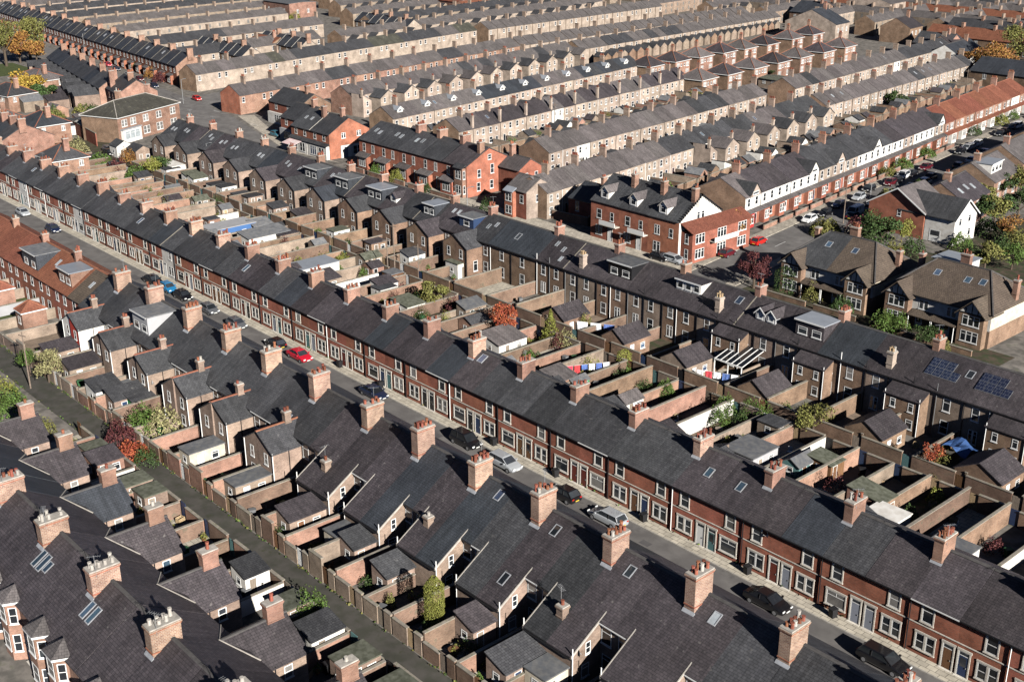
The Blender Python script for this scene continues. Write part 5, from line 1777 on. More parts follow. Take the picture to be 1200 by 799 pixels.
    tp(px, py, h, r, lf, lab, n=620 if r < 3 else 900, shape=shape, name='tree' if shape == 'round' else 'bush', catg='tree' if shape == 'round' else 'bush', var=i, size=max(.13, r*.085))


# ------------------------------------------------------------------ cars
def loft(b, rings, m, closed=True):
    n = len(rings[0])
    vs = [p for r in rings for p in r]
    fs = []
    for i in range(len(rings)-1):
        for k in range(n if closed else n-1):
            fs.append((i*n+k, i*n+(k+1) % n, (i+1)*n+(k+1) % n, (i+1)*n+k))
    fs.append(tuple(range(n))[::-1]); fs.append(tuple(range((len(rings)-1)*n, len(rings)*n)))
    b.add(vs, fs, m)


KINDS = dict(hatch=(3.95, 1.72, 1.46, -1.75, -1.25, .35, 1.05), saloon=(4.6, 1.80, 1.42, -1.75, -.95, .35, 1.2), estate=(4.6, 1.80, 1.48, -2.1, -1.75, .4, 1.2), suv=(4.4, 1.85, 1.68, -1.95, -1.6, .45, 1.2), van=(5.0, 1.95, 2.0, -2.4, -2.35, 1.0, 1.75))


def car_meshes(kind, paint):
    L, W, H, xr0, xr1, xf1, xf0 = KINDS[kind]
    hw = W/2
    sh = .95 if kind != 'van' else 1.15
    hl = L/2
    b = MB()
    st = [(-hl, .42, sh-.28, .80), (-hl+.08, .28, sh-.08, .93), (-hl+.5, .22, sh, .99), (-.4, .2, sh, 1.0), (xf0, .2, sh-.03, 1.0), (hl-.55, .22, sh-.16, .97), (hl-.12, .28, sh-.3, .88), (hl, .4, sh-.42, .76)]
    rings = []
    for x, zb, zt, k in st:
        w = hw*k
        zm = (zb+zt)/2
        rings.append([(x, -w*.9, zb), (x, -w, zb+.15), (x, -w*1.0, zm+.1), (x, -w*.96, zt-.07), (x, -w*.86, zt), (x, w*.86, zt), (x, w*.96, zt-.07), (x, w, zm+.1), (x, w, zb+.15), (x, w*.9, zb)])
    loft(b, rings, paint)
    # roof skin and pillars
    tw, bw = hw*.74, hw*.88
    zt = H
    rw = [(xr1, -tw), (xf1, -tw), (xf1, tw), (xr1, tw)]
    b.add([(xr1-.04, -tw-.02, zt-.05), (xf1+.06, -tw-.02, zt-.07), (xf1+.06, tw+.02, zt-.07), (xr1-.04, tw+.02, zt-.05),
           (xr1+.08, -tw+.1, zt+.01), (xf1-.1, -tw+.1, zt), (xf1-.1, tw-.1, zt), (xr1+.08, tw-.1, zt+.01)],
          [(0, 1, 5, 4), (1, 2, 6, 5), (2, 3, 7, 6), (3, 0, 4, 7), (4, 5, 6, 7)], paint)
    for sd in (-1, 1):
        for (xa, xb) in ((xr0, xr1), (xf0, xf1)):
            b.tube((xa, sd*bw*.98, sh-.04), (xb, sd*(tw+.01), zt-.06), .05, paint, 5)
        xm = (xr1+xf1)/2-.1
        b.tube((xm, sd*bw, sh-.04), (xm, sd*(tw+.02), zt-.06), .045, 'plastic_black', 5)
        b.box(xf0-.35, sd*hw-.02 if sd > 0 else sd*hw-.16, sh-.02, xf0-.18, sd*hw+.16 if sd > 0 else sd*hw+.02, sh+.13, paint)
    body = b.mesh('body')
    g = MB()
    z0 = sh-.05
    g.add([(xr0, -bw*.97, z0), (xf0, -bw*.97, z0), (xf0, bw*.97, z0), (xr0, bw*.97, z0), (xr1, -tw, zt-.06), (xf1, -tw, zt-.08), (xf1, tw, zt-.08), (xr1, tw, zt-.06)],
          [(0, 1, 5, 4), (1, 2, 6, 5), (2, 3, 7, 6), (3, 0, 4, 7)], 'glass' if kind != 'van' else ['glass', 'glass', 'glass', 'glass'])
    if kind == 'van':
        for sd in (-1, 1):
            g.add([(xr0, sd*(bw*.97+.01), z0), (.2, sd*(bw*.97+.01), z0), (.2, sd*(tw+.02), zt-.06), (xr1, sd*(tw+.02), zt-.06)], [(0, 1, 2, 3)], paint)
    glass = g.mesh('windows')
    return body, glass


def wheel_mesh():
    b = MB()
    n = 14
    vs = []
    for y in (-.1, .1):
        for i in range(n):
            vs.append((.31*math.cos(2*PI*i/n), y, .31*math.sin(2*PI*i/n)))
    b.add(vs, [(i, (i+1) % n, n+(i+1) % n, n+i) for i in range(n)]+[tuple(range(n)), tuple(range(2*n-1, n-1, -1))], 'tyre')
    for y in (-.106, .106):
        vs = [(.2*math.cos(2*PI*i/n), y, .2*math.sin(2*PI*i/n)) for i in range(n)]
        b.add(vs, [tuple(range(n))], 'rim')
    return b


def lamp_mesh(m, w, h):
    b = MB(); b.box(-.03, -w/2, -h/2, .03, w/2, h/2, m); return b


def car(kind, col, p, rz, label, group):
    paint = 'paint_'+col
    if ('carm', kind, col) not in CACHE:
        CACHE[('carm', kind, col)] = car_meshes(kind, paint)
    bm_, gm = CACHE[('carm', kind, col)]
    L, W, H = KINDS[kind][:3]
    t = thing('van' if kind == 'van' else 'car', label, 'van' if kind == 'van' else 'car', (p[0], p[1], .012), rz, group)
    O('body', bm_, t); O('windows', gm, t)
    wm = cached(('wheel',), wheel_mesh)
    for x in (-L*.3, L*.31):
        for y in (-W/2+.08, W/2-.08):
            O('wheel', wm, t, (x, y, .31))
    for y in (-W*.33, W*.33):
        O('headlight', cached(('headlight',), lambda: lamp_mesh('lamp_clear', .34, .16)), t, (L/2-.06, y, .64))
        O('tail_light', cached(('tail_light',), lambda: lamp_mesh('lamp_red', .26, .22)), t, (-L/2+.04, y, .72))
    O('number_plate', cached(('npf',), lambda: lamp_mesh('plate_white', .5, .11)), t, (L/2+.005, 0, .46))
    O('number_plate', cached(('npr',), lambda: lamp_mesh('plate_yellow', .5, .11)), t, (-L/2-.005, 0, .5))
    return t


G = 'cars parked along the street terrace'
for x, y, kind, col, rz, lab in ((-236, 80.6, 'hatch', 'silver', 0, 'silver car at the far end of the parked cars'), (-220.5, 80.4, 'hatch', 'navy', 0, 'dark blue car parked beyond the red tiled houses'),
        (-179.5, 80.5, 'saloon', 'black', 0, 'black car parked behind the bright blue hatchback'), (-174.2, 80.5, 'hatch', 'blue', 0, 'bright blue hatchback in the street'),
        (-169, 80.5, 'hatch', 'black', 0, 'black car in front of the bright blue hatchback'), (-160.5, 80.5, 'hatch', 'grey', 0, 'dark grey hatchback, farther of the two grey ones'), (-152.0, 80.4, 'hatch', 'grey', 0, 'dark grey hatchback, nearer of the two grey ones'),
        (-141.2, 80.5, 'hatch', 'black', PI, 'black car directly behind the bright red car'), (-135.0, 80.6, 'saloon', 'red', 0, 'bright red car parked by the pavement'), (-117.6, 80.8, 'saloon', 'navy', 0, 'dark navy car between a tall stack and the pavement'),
        (-98.8, 80.7, 'suv', 'black', 0, 'black car with its nose towards a silver estate'), (-91.5, 80.4, 'estate', 'silver', 0, 'silver estate parked nose to the camera'), (-81.6, 80.3, 'hatch', 'black', PI, 'small black hatchback showing its tail and rear lamps'),
        (-75.0, 80.2, 'estate', 'silver', PI, 'silver car with roof towards the small black hatchback'), (-54.4, 80.1, 'saloon', 'black', 0, 'long black saloon in the lower part of the street'), (-42.3, 80.2, 'estate', 'black', 0, 'black estate at the bottom edge of the street')):
    car(kind, col, (x, y), rz, lab, G)
G = 'cars in the side street'
for px, py, kind, col, rev, lab in ((889, 286, 'hatch', 'red', 0, 'bright red hatchback at the mouth of the side street'), (852, 300, 'hatch', 'maroon', 0, 'dark red car beside the bay fronted corner block'),
        (948, 260, 'hatch', 'white', 1, 'white hatchback by the red painted front garden'), (967, 253, 'hatch', 'black', 1, 'black car between the white hatchback and a dark blue one'), (983, 243, 'hatch', 'navy', 1, 'dark blue car parked by a garden wall'),
        (1006, 234, 'hatch', 'silver', 1, 'pale silver car opposite the white van'), (1001, 253, 'van', 'white', 1, 'white van parked behind the telegraph pole'), (1031, 241, 'hatch', 'black', 0, 'black car ahead of the white van'),
        (1018, 224, 'hatch', 'black', 1, 'black car beyond the pale silver one'), (1058, 209, 'suv', 'white', 1, 'white car parked next to a red one'), (1043, 217, 'hatch', 'maroon', 1, 'dark red car below the white one'),
        (1091, 210, 'hatch', 'black', 0, 'dark car in the shade of the side street'), (1068, 222, 'saloon', 'navy', 0, 'dark blue car on the near side of the side street'), (1123, 197, 'hatch', 'tan', 0, 'tan car catching the light at the shaded junction'),
        (1133, 176, 'saloon', 'silver', 1, 'silver car before the red roofed houses'), (1145, 171, 'hatch', 'white', 1, 'white car beyond the silver saloon'), (1153, 181, 'hatch', 'grey', 0, 'grey car across from the white car'),
        (1176, 157, 'hatch', 'black', 1, 'black car farther up before the red roofed houses'), (1187, 151, 'hatch', 'navy', 1, 'dark blue car near the top of the side street'), (1194, 163, 'hatch', 'silver', 0, 'silver car at the right edge of the side street')):
    car(kind, col, at(px, py), RZ+(PI if rev else 0), lab, G)
G = 'cars around the upper streets'
for px, py, kind, col, rz, lab in ((790, 308, 'estate', 'silver', 0, 'silver estate parked under the dormered corner houses'), (773, 305, 'hatch', 'black', 0, 'dark car beside the silver estate'),
        (1193, 356, 'hatch', 'red', RZ, 'bright red car on the drive at the right edge'), (324, 160, 'hatch', 'teal', 0, 'teal car near the awning shop'), (231, 118, 'hatch', 'red', -.1, 'red car outside the end of an orange terrace'),
        (128, 178, 'estate', 'grey', 0, 'dark grey estate in front of the pub'), (89, 188, 'saloon', 'maroon', .3, 'dark red car parked near the pub lane'), (85, 192, 'hatch', 'white', .3, 'white car below the dark red one'),
        (127, 78, 'hatch', 'red', -.09, 'red car on the upper left street'), (137, 83, 'hatch', 'navy', -.09, 'dark car next to the red car on the upper street'), (151, 90, 'hatch', 'silver', -.09, 'silver car on the upper left street'),
        (164, 95, 'hatch', 'maroon', -.09, 'maroon car on the upper left street'), (181, 103, 'hatch', 'navy', -.09, 'navy car nearest the upper street junction'), (128, 150+32, 'hatch', 'black', 0, 'black car beside the grey estate by the pub')):
    car(kind, col, at(px, py), rz, lab, G)

# more cars up the side street, both kerbs
k = 0
for side, v, rev in ((0, -100.4, 1), (1, -94.9, 0)):
    for u in ([246, 254, 262, 283, 290, 309, 322, 336] if side == 0 else [214, 222, 240, 249, 268, 276, 286, 300, 316, 330]):
        p = UV(u+rnd.uniform(-.6, .6), v)
        c = rnd.choice(['black', 'silver', 'grey', 'white', 'navy', 'black', 'maroon'])
        car(rnd.choice(['hatch', 'hatch', 'saloon', 'suv']), c, p, RZ+(PI if rev else 0), '%s car %s kerb of the side street, %s one up' % (c, 'at the terrace' if side == 0 else 'at the garden', nth(k+1 if side == 0 else k-7)), 'cars along the upper side street')
        k += 1
# ------------------------------------------------------------------ yards
def wallseg(x0, y0, x1, y1, h, mat, label, group, th=.23, cop='coping', name='yard_wall'):
    L = math.hypot(x1-x0, y1-y0)
    L = round(L, 2)

    def f():
        b = MB()
        b.box(0, -th/2, 0, L, th/2, h, mat)
        b.box(-.02, -th/2-.05, h, L+.02, th/2+.05, h+.09, cop)
        return b
    o = O(name, cached((name, L, h, mat, th, cop), f), None, (x0, y0, 0), math.atan2(y1-y0, x1-x0))
    return tag(o, label, 'wall', group)


def gate(x, y, rz, mat, label, group, w=.95, h=1.9):
    def f():
        b = MB()
        for k in range(6):
            b.box(k*w/6+.006, -.03, .05, (k+1)*w/6-.006, .03, h, mat)
        b.box(0, .03, .3, w, .07, .42, mat); b.box(0, .03, h-.4, w, .07, h-.28, mat)
        return b
    o = O('gate', cached(('gate', w, h, mat), f), None, (x, y, 0), rz)
    return tag(o, label, 'gate', group)


def shed(x, y, w, d, h, rise, wm, rm, label, group=None, rz=0, kind='gable', name='shed', axis='y', door_m='grey_wood', win=True):
    key = (name, w, d, h, rise, wm, kind, axis)

    def f():
        b = MB()
        if kind == 'gable':
            if axis == 'y':
                b.prism([(0, 0), (w, 0), (w, h), (w/2, h+rise-.05), (0, h)], 'y', 0, d, wm)
            else:
                b.prism([(0, 0), (d, 0), (d, h), (d/2, h+rise-.05), (0, h)], 'x', 0, w, wm)
        elif kind == 'mono':
            b.prism([(0, 0), (w, 0), (w, h), (0, h+rise)], 'y', 0, d, wm)
        else:
            b.box(0, 0, 0, w, d, h, wm)
        return b

    def g():
        b = MB()
        if kind == 'gable':
            q = w if axis == 'y' else d
            s = rise/(q/2)
            o = .15
            p = [(-o, h-o*s), (q/2, h+rise), (q+o, h-o*s), (q+o, h-o*s+.1), (q/2, h+rise+.11), (-o, h-o*s+.1)]
            b.prism(p, axis if axis == 'y' else 'x', -.12, (d if axis == 'y' else w)+.12, rm)
        elif kind == 'mono':
            s = rise/w
            b.prism([(-.1, h+rise+.1*s), (w+.15, h-.15*s), (w+.15, h-.15*s+.1), (-.1, h+rise+.1*s+.1)], 'y', -.12, d+.12, rm)
        else:
            b.box(-.1, -.1, h, w+.1, d+.1, h+.13, rm)
        return b
    t = thing(name, label, name.replace('_', ' '), (x, y, 0), rz, group)
    O('wall', cached(key, f), t)
    O('roof', cached(('sroof', w, d, h, rise, rm, kind, axis), g), t)
    if win:
        door(t, w, d*.3, .8, min(1.95, h-.1), door_m, 'r', None, False, False, z=.02)
        if d > 2.6:
            window(t, w, d*.72, .9, .9, min(.9, h-1.1), 'r', 'case', None)
        if w > 2:
            window(t, w*.5, 0, 1.0, .8, min(.8, h-1.2), 'f', 'case', None)
    return t


def bin_(x, y, rz, m, label, group):
    def f():
        b = MB()
        b.add([(-.24, -.26, .08), (.24, -.26, .08), (.24, .26, .08), (-.24, .26, .08), (-.29, -.34, .95), (.29, -.34, .95), (.29, .34, .95), (-.29, .34, .95)],
              [(0, 3, 2, 1), (4, 5, 6, 7), (0, 1, 5, 4), (1, 2, 6, 5), (2, 3, 7, 6), (3, 0, 4, 7)], m)
        return b

    def g():
        b = MB(); b.box(-.31, -.38, .95, .31, .36, 1.04, m); b.tube((-.28, .4, .98), (.28, .4, .98), .025, m); return b

    def w_():
        b = MB(); b.tube((-.04, 0, 0), (.04, 0, 0), .1, 'tyre', 8); return b
    t = thing('wheelie_bin', label, 'bin', (x, y, .01), rz, group)
    O('body', cached(('binb', m), f), t); O('lid', cached(('binl', m), g), t)
    for s in (-.26, .26):
        O('wheel', cached(('binw',), w_), t, (s, .3, .1))
    return t


def chair(x, y, rz, m, label, group):
    t = thing('garden_chair', label, 'chair', (x, y, .02), rz, group)

    def f():
        b = MB(); b.box(-.24, -.24, .4, .24, .24, .45, m); return b

    def g():
        b = MB(); b.box(-.24, .2, .45, .24, .26, .95, m); return b

    def leg():
        b = MB(); b.box(-.025, -.025, 0, .025, .025, .4, m); return b
    O('seat', cached(('gcs', m), f), t); O('backrest', cached(('gcb', m), g), t)
    for sx in (-.2, .2):
        for sy in (-.2, .2):
            O('leg', cached(('gcl', m), leg), t, (sx, sy, 0))


def table(x, y, label, group, m='grey_wood'):
    t = thing('garden_table', label, 'table', (x, y, .02), rnd.uniform(0, 1), group)

    def f():
        b = MB(); b.cyl((0, 0, .68), .5, .5, .05, m, 12); return b

    def g():
        b = MB(); b.cyl((0, 0, 0), .22, .05, .68, m, 8); return b
    O('table_top', cached(('gtt', m), f), t); O('pedestal', cached(('gtp', m), g), t)


def washing(p, q, cols, label, lab2, group, h=1.9):
    """a clothes line between two posts, each piece of washing a thing of its own"""
    p, q = Vector((p[0], p[1], 0)), Vector((q[0], q[1], 0))
    t = thing('washing_line', label, 'washing line', p)
    b = MB(); b.tube((0, 0, 0), (0, 0, h+.1), .04, 'pole_wood', 6); O('post', b.mesh('post'), t)
    b = MB(); b.tube((0, 0, 0), (0, 0, h+.1), .04, 'pole_wood', 6); O('post', b.mesh('post'), t, q-p)
    b = MB(); d = q-p; b.tube((0, 0, h), (d.x, d.y, h), .012, 'cloth_white', 4); O('line', b.mesh('line'), t)
    n = len(cols)
    L = d.length
    u = d/L
    for i, c in enumerate(cols):
        w = L/n*.8
        s = p+u*(L*(i+.1)/n)
        hh = rnd.uniform(.7, 1.25)
        b = MB()
        m = 6
        nn = Vector((-u.y, u.x, 0))
        g = []
        for a in range(m+1):
            for k in range(4):
                off = .09*math.sin(a*1.9+k*.8+i)*k/3
                pt = u*(w*a/m)+nn*off+Vector((0, 0, h-.02-hh*k/3))
                g.append(pt)
        fs = [(a*4+k, (a+1)*4+k, (a+1)*4+k+1, a*4+k+1) for a in range(m) for k in range(3)]
        b.add(g, fs, c)
        o = O('laundry', b.mesh('laundry'), None, s)
        tag(o, lab2[i % len(lab2)], 'laundry', group)


def patch(b, x0, y0, x1, y1, m, z):
    b.quad([(x0, y0, z), (x1, y0, z), (x1, y1, z), (x0, y1, z)], m)


YM = ['patio', 'flagstone', 'yard_concrete', 'soil', 'lawn', 'yard_concrete', 'alley_tar', 'patio']
yb = MB()
# behind the street terrace
CLEAR = [at(px, py).x for px, py in ((590, 399), (645, 402), (662, 408), (509, 362), (780, 468), (842, 500), (952, 512))]+[-104, -101.5, -170]
CON = at(510, 738).x
G = 'yard walls behind the street terrace'
GG = 'gates on the back lane'
WN = dict(brick_buff='buff', brick_orange='orange', brick_pink='pinkish', brick_yard='dark weathered', brick_brown='brown', brick_red='red', white_render='white painted')
WM = ['brick_yard', 'brick_brown', 'brick_buff', 'brick_orange', 'white_render', 'brick_yard', 'brick_yard']
WLAB = dict(brick_yard='dark weathered brick wall', brick_buff='buff brick wall', brick_orange='orange brick wall', brick_red='red brick wall', white_render='white painted wall', brick_brown='brown brick wall')
GM = ['brown_wood', 'grey_wood', 'white_upvc', 'navy_paint', 'black_paint', 'pale_wood', 'teal_paint']
GLAB = dict(brown_wood='brown wooden gate', grey_wood='grey wooden gate', white_upvc='white gate', navy_paint='dark blue gate', black_paint='black gate', pale_wood='pale wooden gate', teal_paint='teal gate')
SH = [('white_render', 'slate_grey'), ('brick_buff', 'felt'), ('brick_orange', 'slate_purple'), ('brown_wood', 'felt'), ('brick_red', 'slate_purple'), ('grey_wood', 'felt_green'), ('brick_buff', 'slate_grey'), ('brick_orange', 'slate_grey'), ('brick_buff', 'slate_purple')]
SLAB = dict(white_render='white walled', brick_buff='buff brick', brick_orange='orange brick', brown_wood='brown timber', brick_red='red brick', grey_wood='grey timber', brick_pink='pinkish brick', brick_brown='brown brick')
for n in range(-3, 25):
    for s in (0, 1):
        x0 = -240.2+9*n-(4.5 if s == 0 else 0)
        x1 = x0+4.5
        if x1 > -20:
            continue
        m = rnd.choice(WM)
        wallseg(x0, 93.6, x0, 110.6, rnd.choice([1.6, 1.9, 2.2, 2.5]), m, WLAB[m]+' dividing two back yards behind the street terrace', G)
        m = rnd.choice(['brick_yard', 'brick_brown', 'brick_yard', 'brick_buff'])
        wallseg(x0+1.1, 110.7, x1-.12, 110.7, rnd.choice([1.8, 2.0]), m, WLAB[m]+' along the back lane behind the street terrace', G+' by the lane')
        m = rnd.choice(GM)
        gate(x0+.12, 110.7, 0, m, GLAB[m]+' into a street terrace yard from the back lane', GG)
        patch(yb, x0, 93.4, x1, 101+rnd.uniform(-1, 2), rnd.choice(YM), .010)
        patch(yb, x0, 93.4, x1, 110.6, rnd.choice(YM), .006)
        r_ = rnd.random()
        if r_ < .62 and not any(x0-1.2 < q < x1+1.2 for q in CLEAR):
            wm, rm = rnd.choice(SH)
            kd = rnd.choice(['gable', 'mono', 'flat', 'mono'])
            w, d = rnd.choice([2.2, 2.6, 3.0]), rnd.choice([2.4, 3.2, 4.0])
            yy = 110.45-d if rnd.random() < .6 else rnd.uniform(100.5, 104)
            shed(x0+.3 if rnd.random() < .5 else x1-w-.3, yy, w, d, rnd.choice([2.1, 2.3]), .7, wm, rm, '%s outhouse with %s roof in a yard behind the street terrace' % (SLAB[wm], 'slate' if 'slate' in rm else 'flat felt' if kd == 'flat' else 'felt'), 'outhouses behind the street terrace', 0, kd, 'outhouse', door_m=rnd.choice(GM))
        for _k in range(rnd.choice([0, 1, 1, 2, 2])):
            r = rnd.uniform(.7, 1.5)
            lf = rnd.choice(['hedge_leaf', 'olive_leaf', 'dark_leaf', 'lime_leaf', 'maroon_leaf'])
            tree((rnd.uniform(x0+1, x1-1), rnd.uniform(102, 109.5)), round(rnd.uniform(1.2, 2.4)*2)/2, round(r*2)/2, lf, '%s shrub in a back yard behind the street terrace' % dict(hedge_leaf='green', olive_leaf='olive', dark_leaf='dark green', lime_leaf='yellow green', maroon_leaf='dark red')[lf], n=230, shape='low', name='bush', catg='bush', group='shrubs behind the street terrace', size=.13)
        if rnd.random() < .5:
            c = rnd.choice(['plastic_grey', 'plastic_green', 'plastic_black'])
            bin_(rnd.uniform(x0+.6, x1-.6), rnd.uniform(100, 109), rnd.uniform(0, 6), c, '%s wheelie bin in a yard behind the street terrace' % c[8:], 'wheelie bins behind the street terrace')
        if rnd.random() < .25:
            table(rnd.uniform(x0+1, x1-1), rnd.uniform(101, 106), 'round garden table in a yard behind the street terrace', 'garden tables behind the street terrace')
        if rnd.random() < .3:
            chair(rnd.uniform(x0+1, x1-1), rnd.uniform(101, 107), rnd.uniform(0, 6), rnd.choice(['cloth_white', 'brown_wood']), 'garden chair in a yard behind the street terrace', 'garden chairs behind the street terrace')


def spot(px, py, z, w, d, h, wm, rm, label, kind='flat', rise=.6, name='outhouse', rz=0, axis='y', win=True, door_m='grey_wood'):
    p = at(px, py, z)
    return shed(p.x-w/2, p.y-d/2, w, d, h, rise, wm, rm, label, None, rz, kind, name, axis, door_m, win)


spot(267, 263, 2.6, 4.6, 9, 2.6, 'blue_paint', 'grey_render', 'long flat roofed building with bright blue walls')
spot(309, 272, 2.6, 4.2, 8.5, 2.5, 'white_render', 'felt', 'long black roofed outbuilding with white walls near the blue one', 'mono', .5)
spot(365, 308, 2.8, 4.4, 8, 2.7, 'white_render', 'zinc', 'blue grey flat roofed back extension with white edges')
spot(540, 305, 2.5, 3.2, 4, 2.5, 'white_render', 'felt_green', 'white walled flat roofed outhouse beyond the back lane', win=True)
spot(203, 193, 2.2, 6, 3.6, 2.4, 'white_render', 'white_render', 'plain white rendered outbuilding by the gardens', win=False)
spot(590, 412-18, 2.4, 4.0, 5.2, 2.2, 'white_render', 'slate_light', 'white walled outhouse with ribbed grey roof under the red tree', 'mono', .9, win=True)
spot(655, 438, 2.6, 3.3, 3.6, 2.4, 'brick_orange', 'slate_light', 'orange brick outhouse with grey slates behind a street terrace stack', 'mono', .7)
spot(1112, 640, 2.8, 4.0, 4.6, 2.6, 'white_render', 'felt', 'white edged grey flat roofed extension at the lower right', 'flat')
spot(1040, 598, 2.6, 3.6, 3.2, 2.3, 'white_render', 'white_render', 'white flat roofed outhouse with a dark stain', 'flat', win=False)
spot(1022, 575, 2.5, 4.2, 2.8, 2.3, 'brick_orange', 'felt_green', 'brick outhouse with mossy sheet roof', 'mono', .5)
spot(880, 522, 2.5, 4.2, 4.6, 2.3, 'grey_render', 'felt', 'grey flat roofed garage in a yard behind the street terrace')
spot(937, 535, 2.3, 2.4, 3.4, 1.9, 'teal_paint', 'felt', 'green painted garden shed', 'gable', .7, 'shed', door_m='brown_wood')
spot(968, 535, 2.3, 3.2, 2.6, 2.1, 'brown_wood', 'felt_green', 'brown timber shed with a flat mossy roof', 'mono', .3, 'shed', door_m='brown_wood')
spot(676, 443, 2.0, 1.8, 2.8, 1.8, 'green_paint', 'felt', 'small grey green shed near the washing', 'gable', .5, 'shed')
spot(735, 465, 2.2, 2.6, 3.2, 2.1, 'white_render', 'slate_light', 'white walled outhouse behind a chimney of the street terrace', 'gable', .8)
spot(378, 325, 2.3, 3.2, 5, 2.2, 'brick_buff', 'slate_purple', 'low brick outhouse beside the green yard', 'mono', .8)
spot(432, 298, 2.4, 3.0, 3.5, 2.1, 'brick_buff', 'felt_green', 'buff brick outhouse with mossy ridge by the lane', 'gable', .7)
spot(450, 330, 2.2, 2.6, 3.6, 2.1, 'white_render', 'slate_purple', 'white gabled outhouse in a narrow yard', 'mono', .6)
spot(478, 352, 2.4, 4.2, 3.4, 2.2, 'white_render', 'felt_green', 'mossy roofed white outhouse behind the street terrace', 'mono', .4)
washing((-104.5, 101.5), (-101.2, 107.8), ['cloth_white', 'cloth_red', 'cloth_red', 'cloth_blue', 'cloth_white', 'cloth_blue', 'cloth_white'], 'clothes line strung across a yard behind the street terrace', ['small garments on a yard washing line beyond the terrace roof'], 'washing behind the street terrace', 2.3)
washing((-115.5, 115.5), (-108.5, 119.5), ['cloth_white', 'cloth_white', 'cloth_blue', 'cloth_white'], 'clothes line beside a gabled outhouse on the back lane', ['large sheet hung out by the back lane outhouse'], 'sheets by the back lane', 2.2)
washing((-92, 114.5), (-86.8, 117), ['cloth_white', 'cloth_red', 'cloth_white', 'cloth_blue', 'cloth_white'], 'clothes line below the glass roofed lean-to', ['garment on the line below the glass roofed lean-to'], 'washing by the lean-to', 2.2)

# beyond the back lane
G = 'yard walls of the terrace beyond the lane'
allc = sorted([(c, 'L') for c in C3L]+[(c, 'R') for c in C3R])
bx = [c for c, _ in allc]
for i, (c, k) in enumerate(allc):
    nx = allc[i+1][0] if i+1 < len(allc) else c+13
    mid = (c+nx)/2
    yr = 120.2 if k == 'L' else 123.5
    m = rnd.choice(['brick_brown', 'brick_yard', 'brick_yard', 'brick_yard'])
    for x, ye in ((c, yr), (mid, 123.5)):
        if x > -22:
            continue
        wallseg(x, 113.5, x, ye, rnd.choice([1.8, 2.1, 2.4]), m, WLAB[m]+' dividing two yards beyond the back lane', G)
    for a, b_ in ((c, mid), (mid, nx)):
        if b_ > -22:
            continue
        m = rnd.choice(['brick_brown', 'brick_yard', 'brick_yard', 'brick_yard'])
        wallseg(a+.1, 113.45, b_-1.15, 113.45, 2.1, m, WN[m]+' brick back lane wall with a gate, far side of the lane', G+' along the lane')
        m2 = rnd.choice(GM)
        gate(b_-1.1, 113.45, 0, m2, GLAB[m2]+' in the far wall of the back lane', 'gates in the far lane wall')
        patch(yb, a, 113.5, b_, 123.6, rnd.choice(YM), .006)
        if rnd.random() < .4:
            lf = rnd.choice(['hedge_leaf', 'olive_leaf', 'dark_leaf'])
            tree((rnd.uniform(a+.8, b_-.8), rnd.uniform(114.5, 118.5)), 1.5, 1.0, lf, 'small %s shrub in a yard beyond the back lane' % dict(hedge_leaf='green', olive_leaf='olive', dark_leaf='dark')[lf], n=230, shape='low', name='bush', catg='bush', group='shrubs beyond the back lane', size=.13)
        if rnd.random() < .5:
            cc = rnd.choice(['plastic_grey', 'plastic_green', 'plastic_black'])
            bin_(rnd.uniform(a+.7, b_-.7), rnd.uniform(114.3, 118), rnd.uniform(0, 6), cc, '%s wheelie bin in a yard beyond the back lane' % cc[8:], 'wheelie bins beyond the back lane')
    if k == 'L':
        for s in (-1, 1):
            if rnd.random() < .6:
                wm, rm = rnd.choice([('brick_brown', 'slate_purple'), ('white_render', 'slate_grey'), ('brick_pink', 'slate_grey'), ('white_render', 'felt_green')])
                shed(c+(.25 if s > 0 else -2.85), 115.2+rnd.uniform(0, 1.2), 2.6, 3.4, 2.2, .6, wm, rm, '%s lean-to outhouse against a back wing beyond the lane' % SLAB[wm], 'lean-to outhouses beyond the lane', 0, rnd.choice(['mono', 'flat']), 'outhouse')
for i, (x, w, lab, wm) in enumerate(((-120.6, 4.6, 'brown brick gabled outhouse by the hanging white sheets', 'brick_brown'), (-108.4, 4.4, 'brown brick gabled outhouse with white lean-to windows', 'brick_brown'), (-97.4, 4.6, 'buff brick gabled outhouse in front of the glass roofed lean-to', 'brick_buff'),
        (-84.4, 4.4, 'purple slated gabled outhouse behind the straggly tree', 'brick_brown'), (-68.6, 5.0, 'brown brick gabled outhouse next to a yellow gate', 'brick_brown'), (-54.6, 5.4, 'brown brick gabled outhouse nearest the lower right of the lane', 'brick_brown'))):
    t = shed(x, 113.6, w, 5.2, 2.5, 1.5, wm, 'slate_purple', lab, None, 0, 'gable', 'outhouse', door_m='white_upvc')
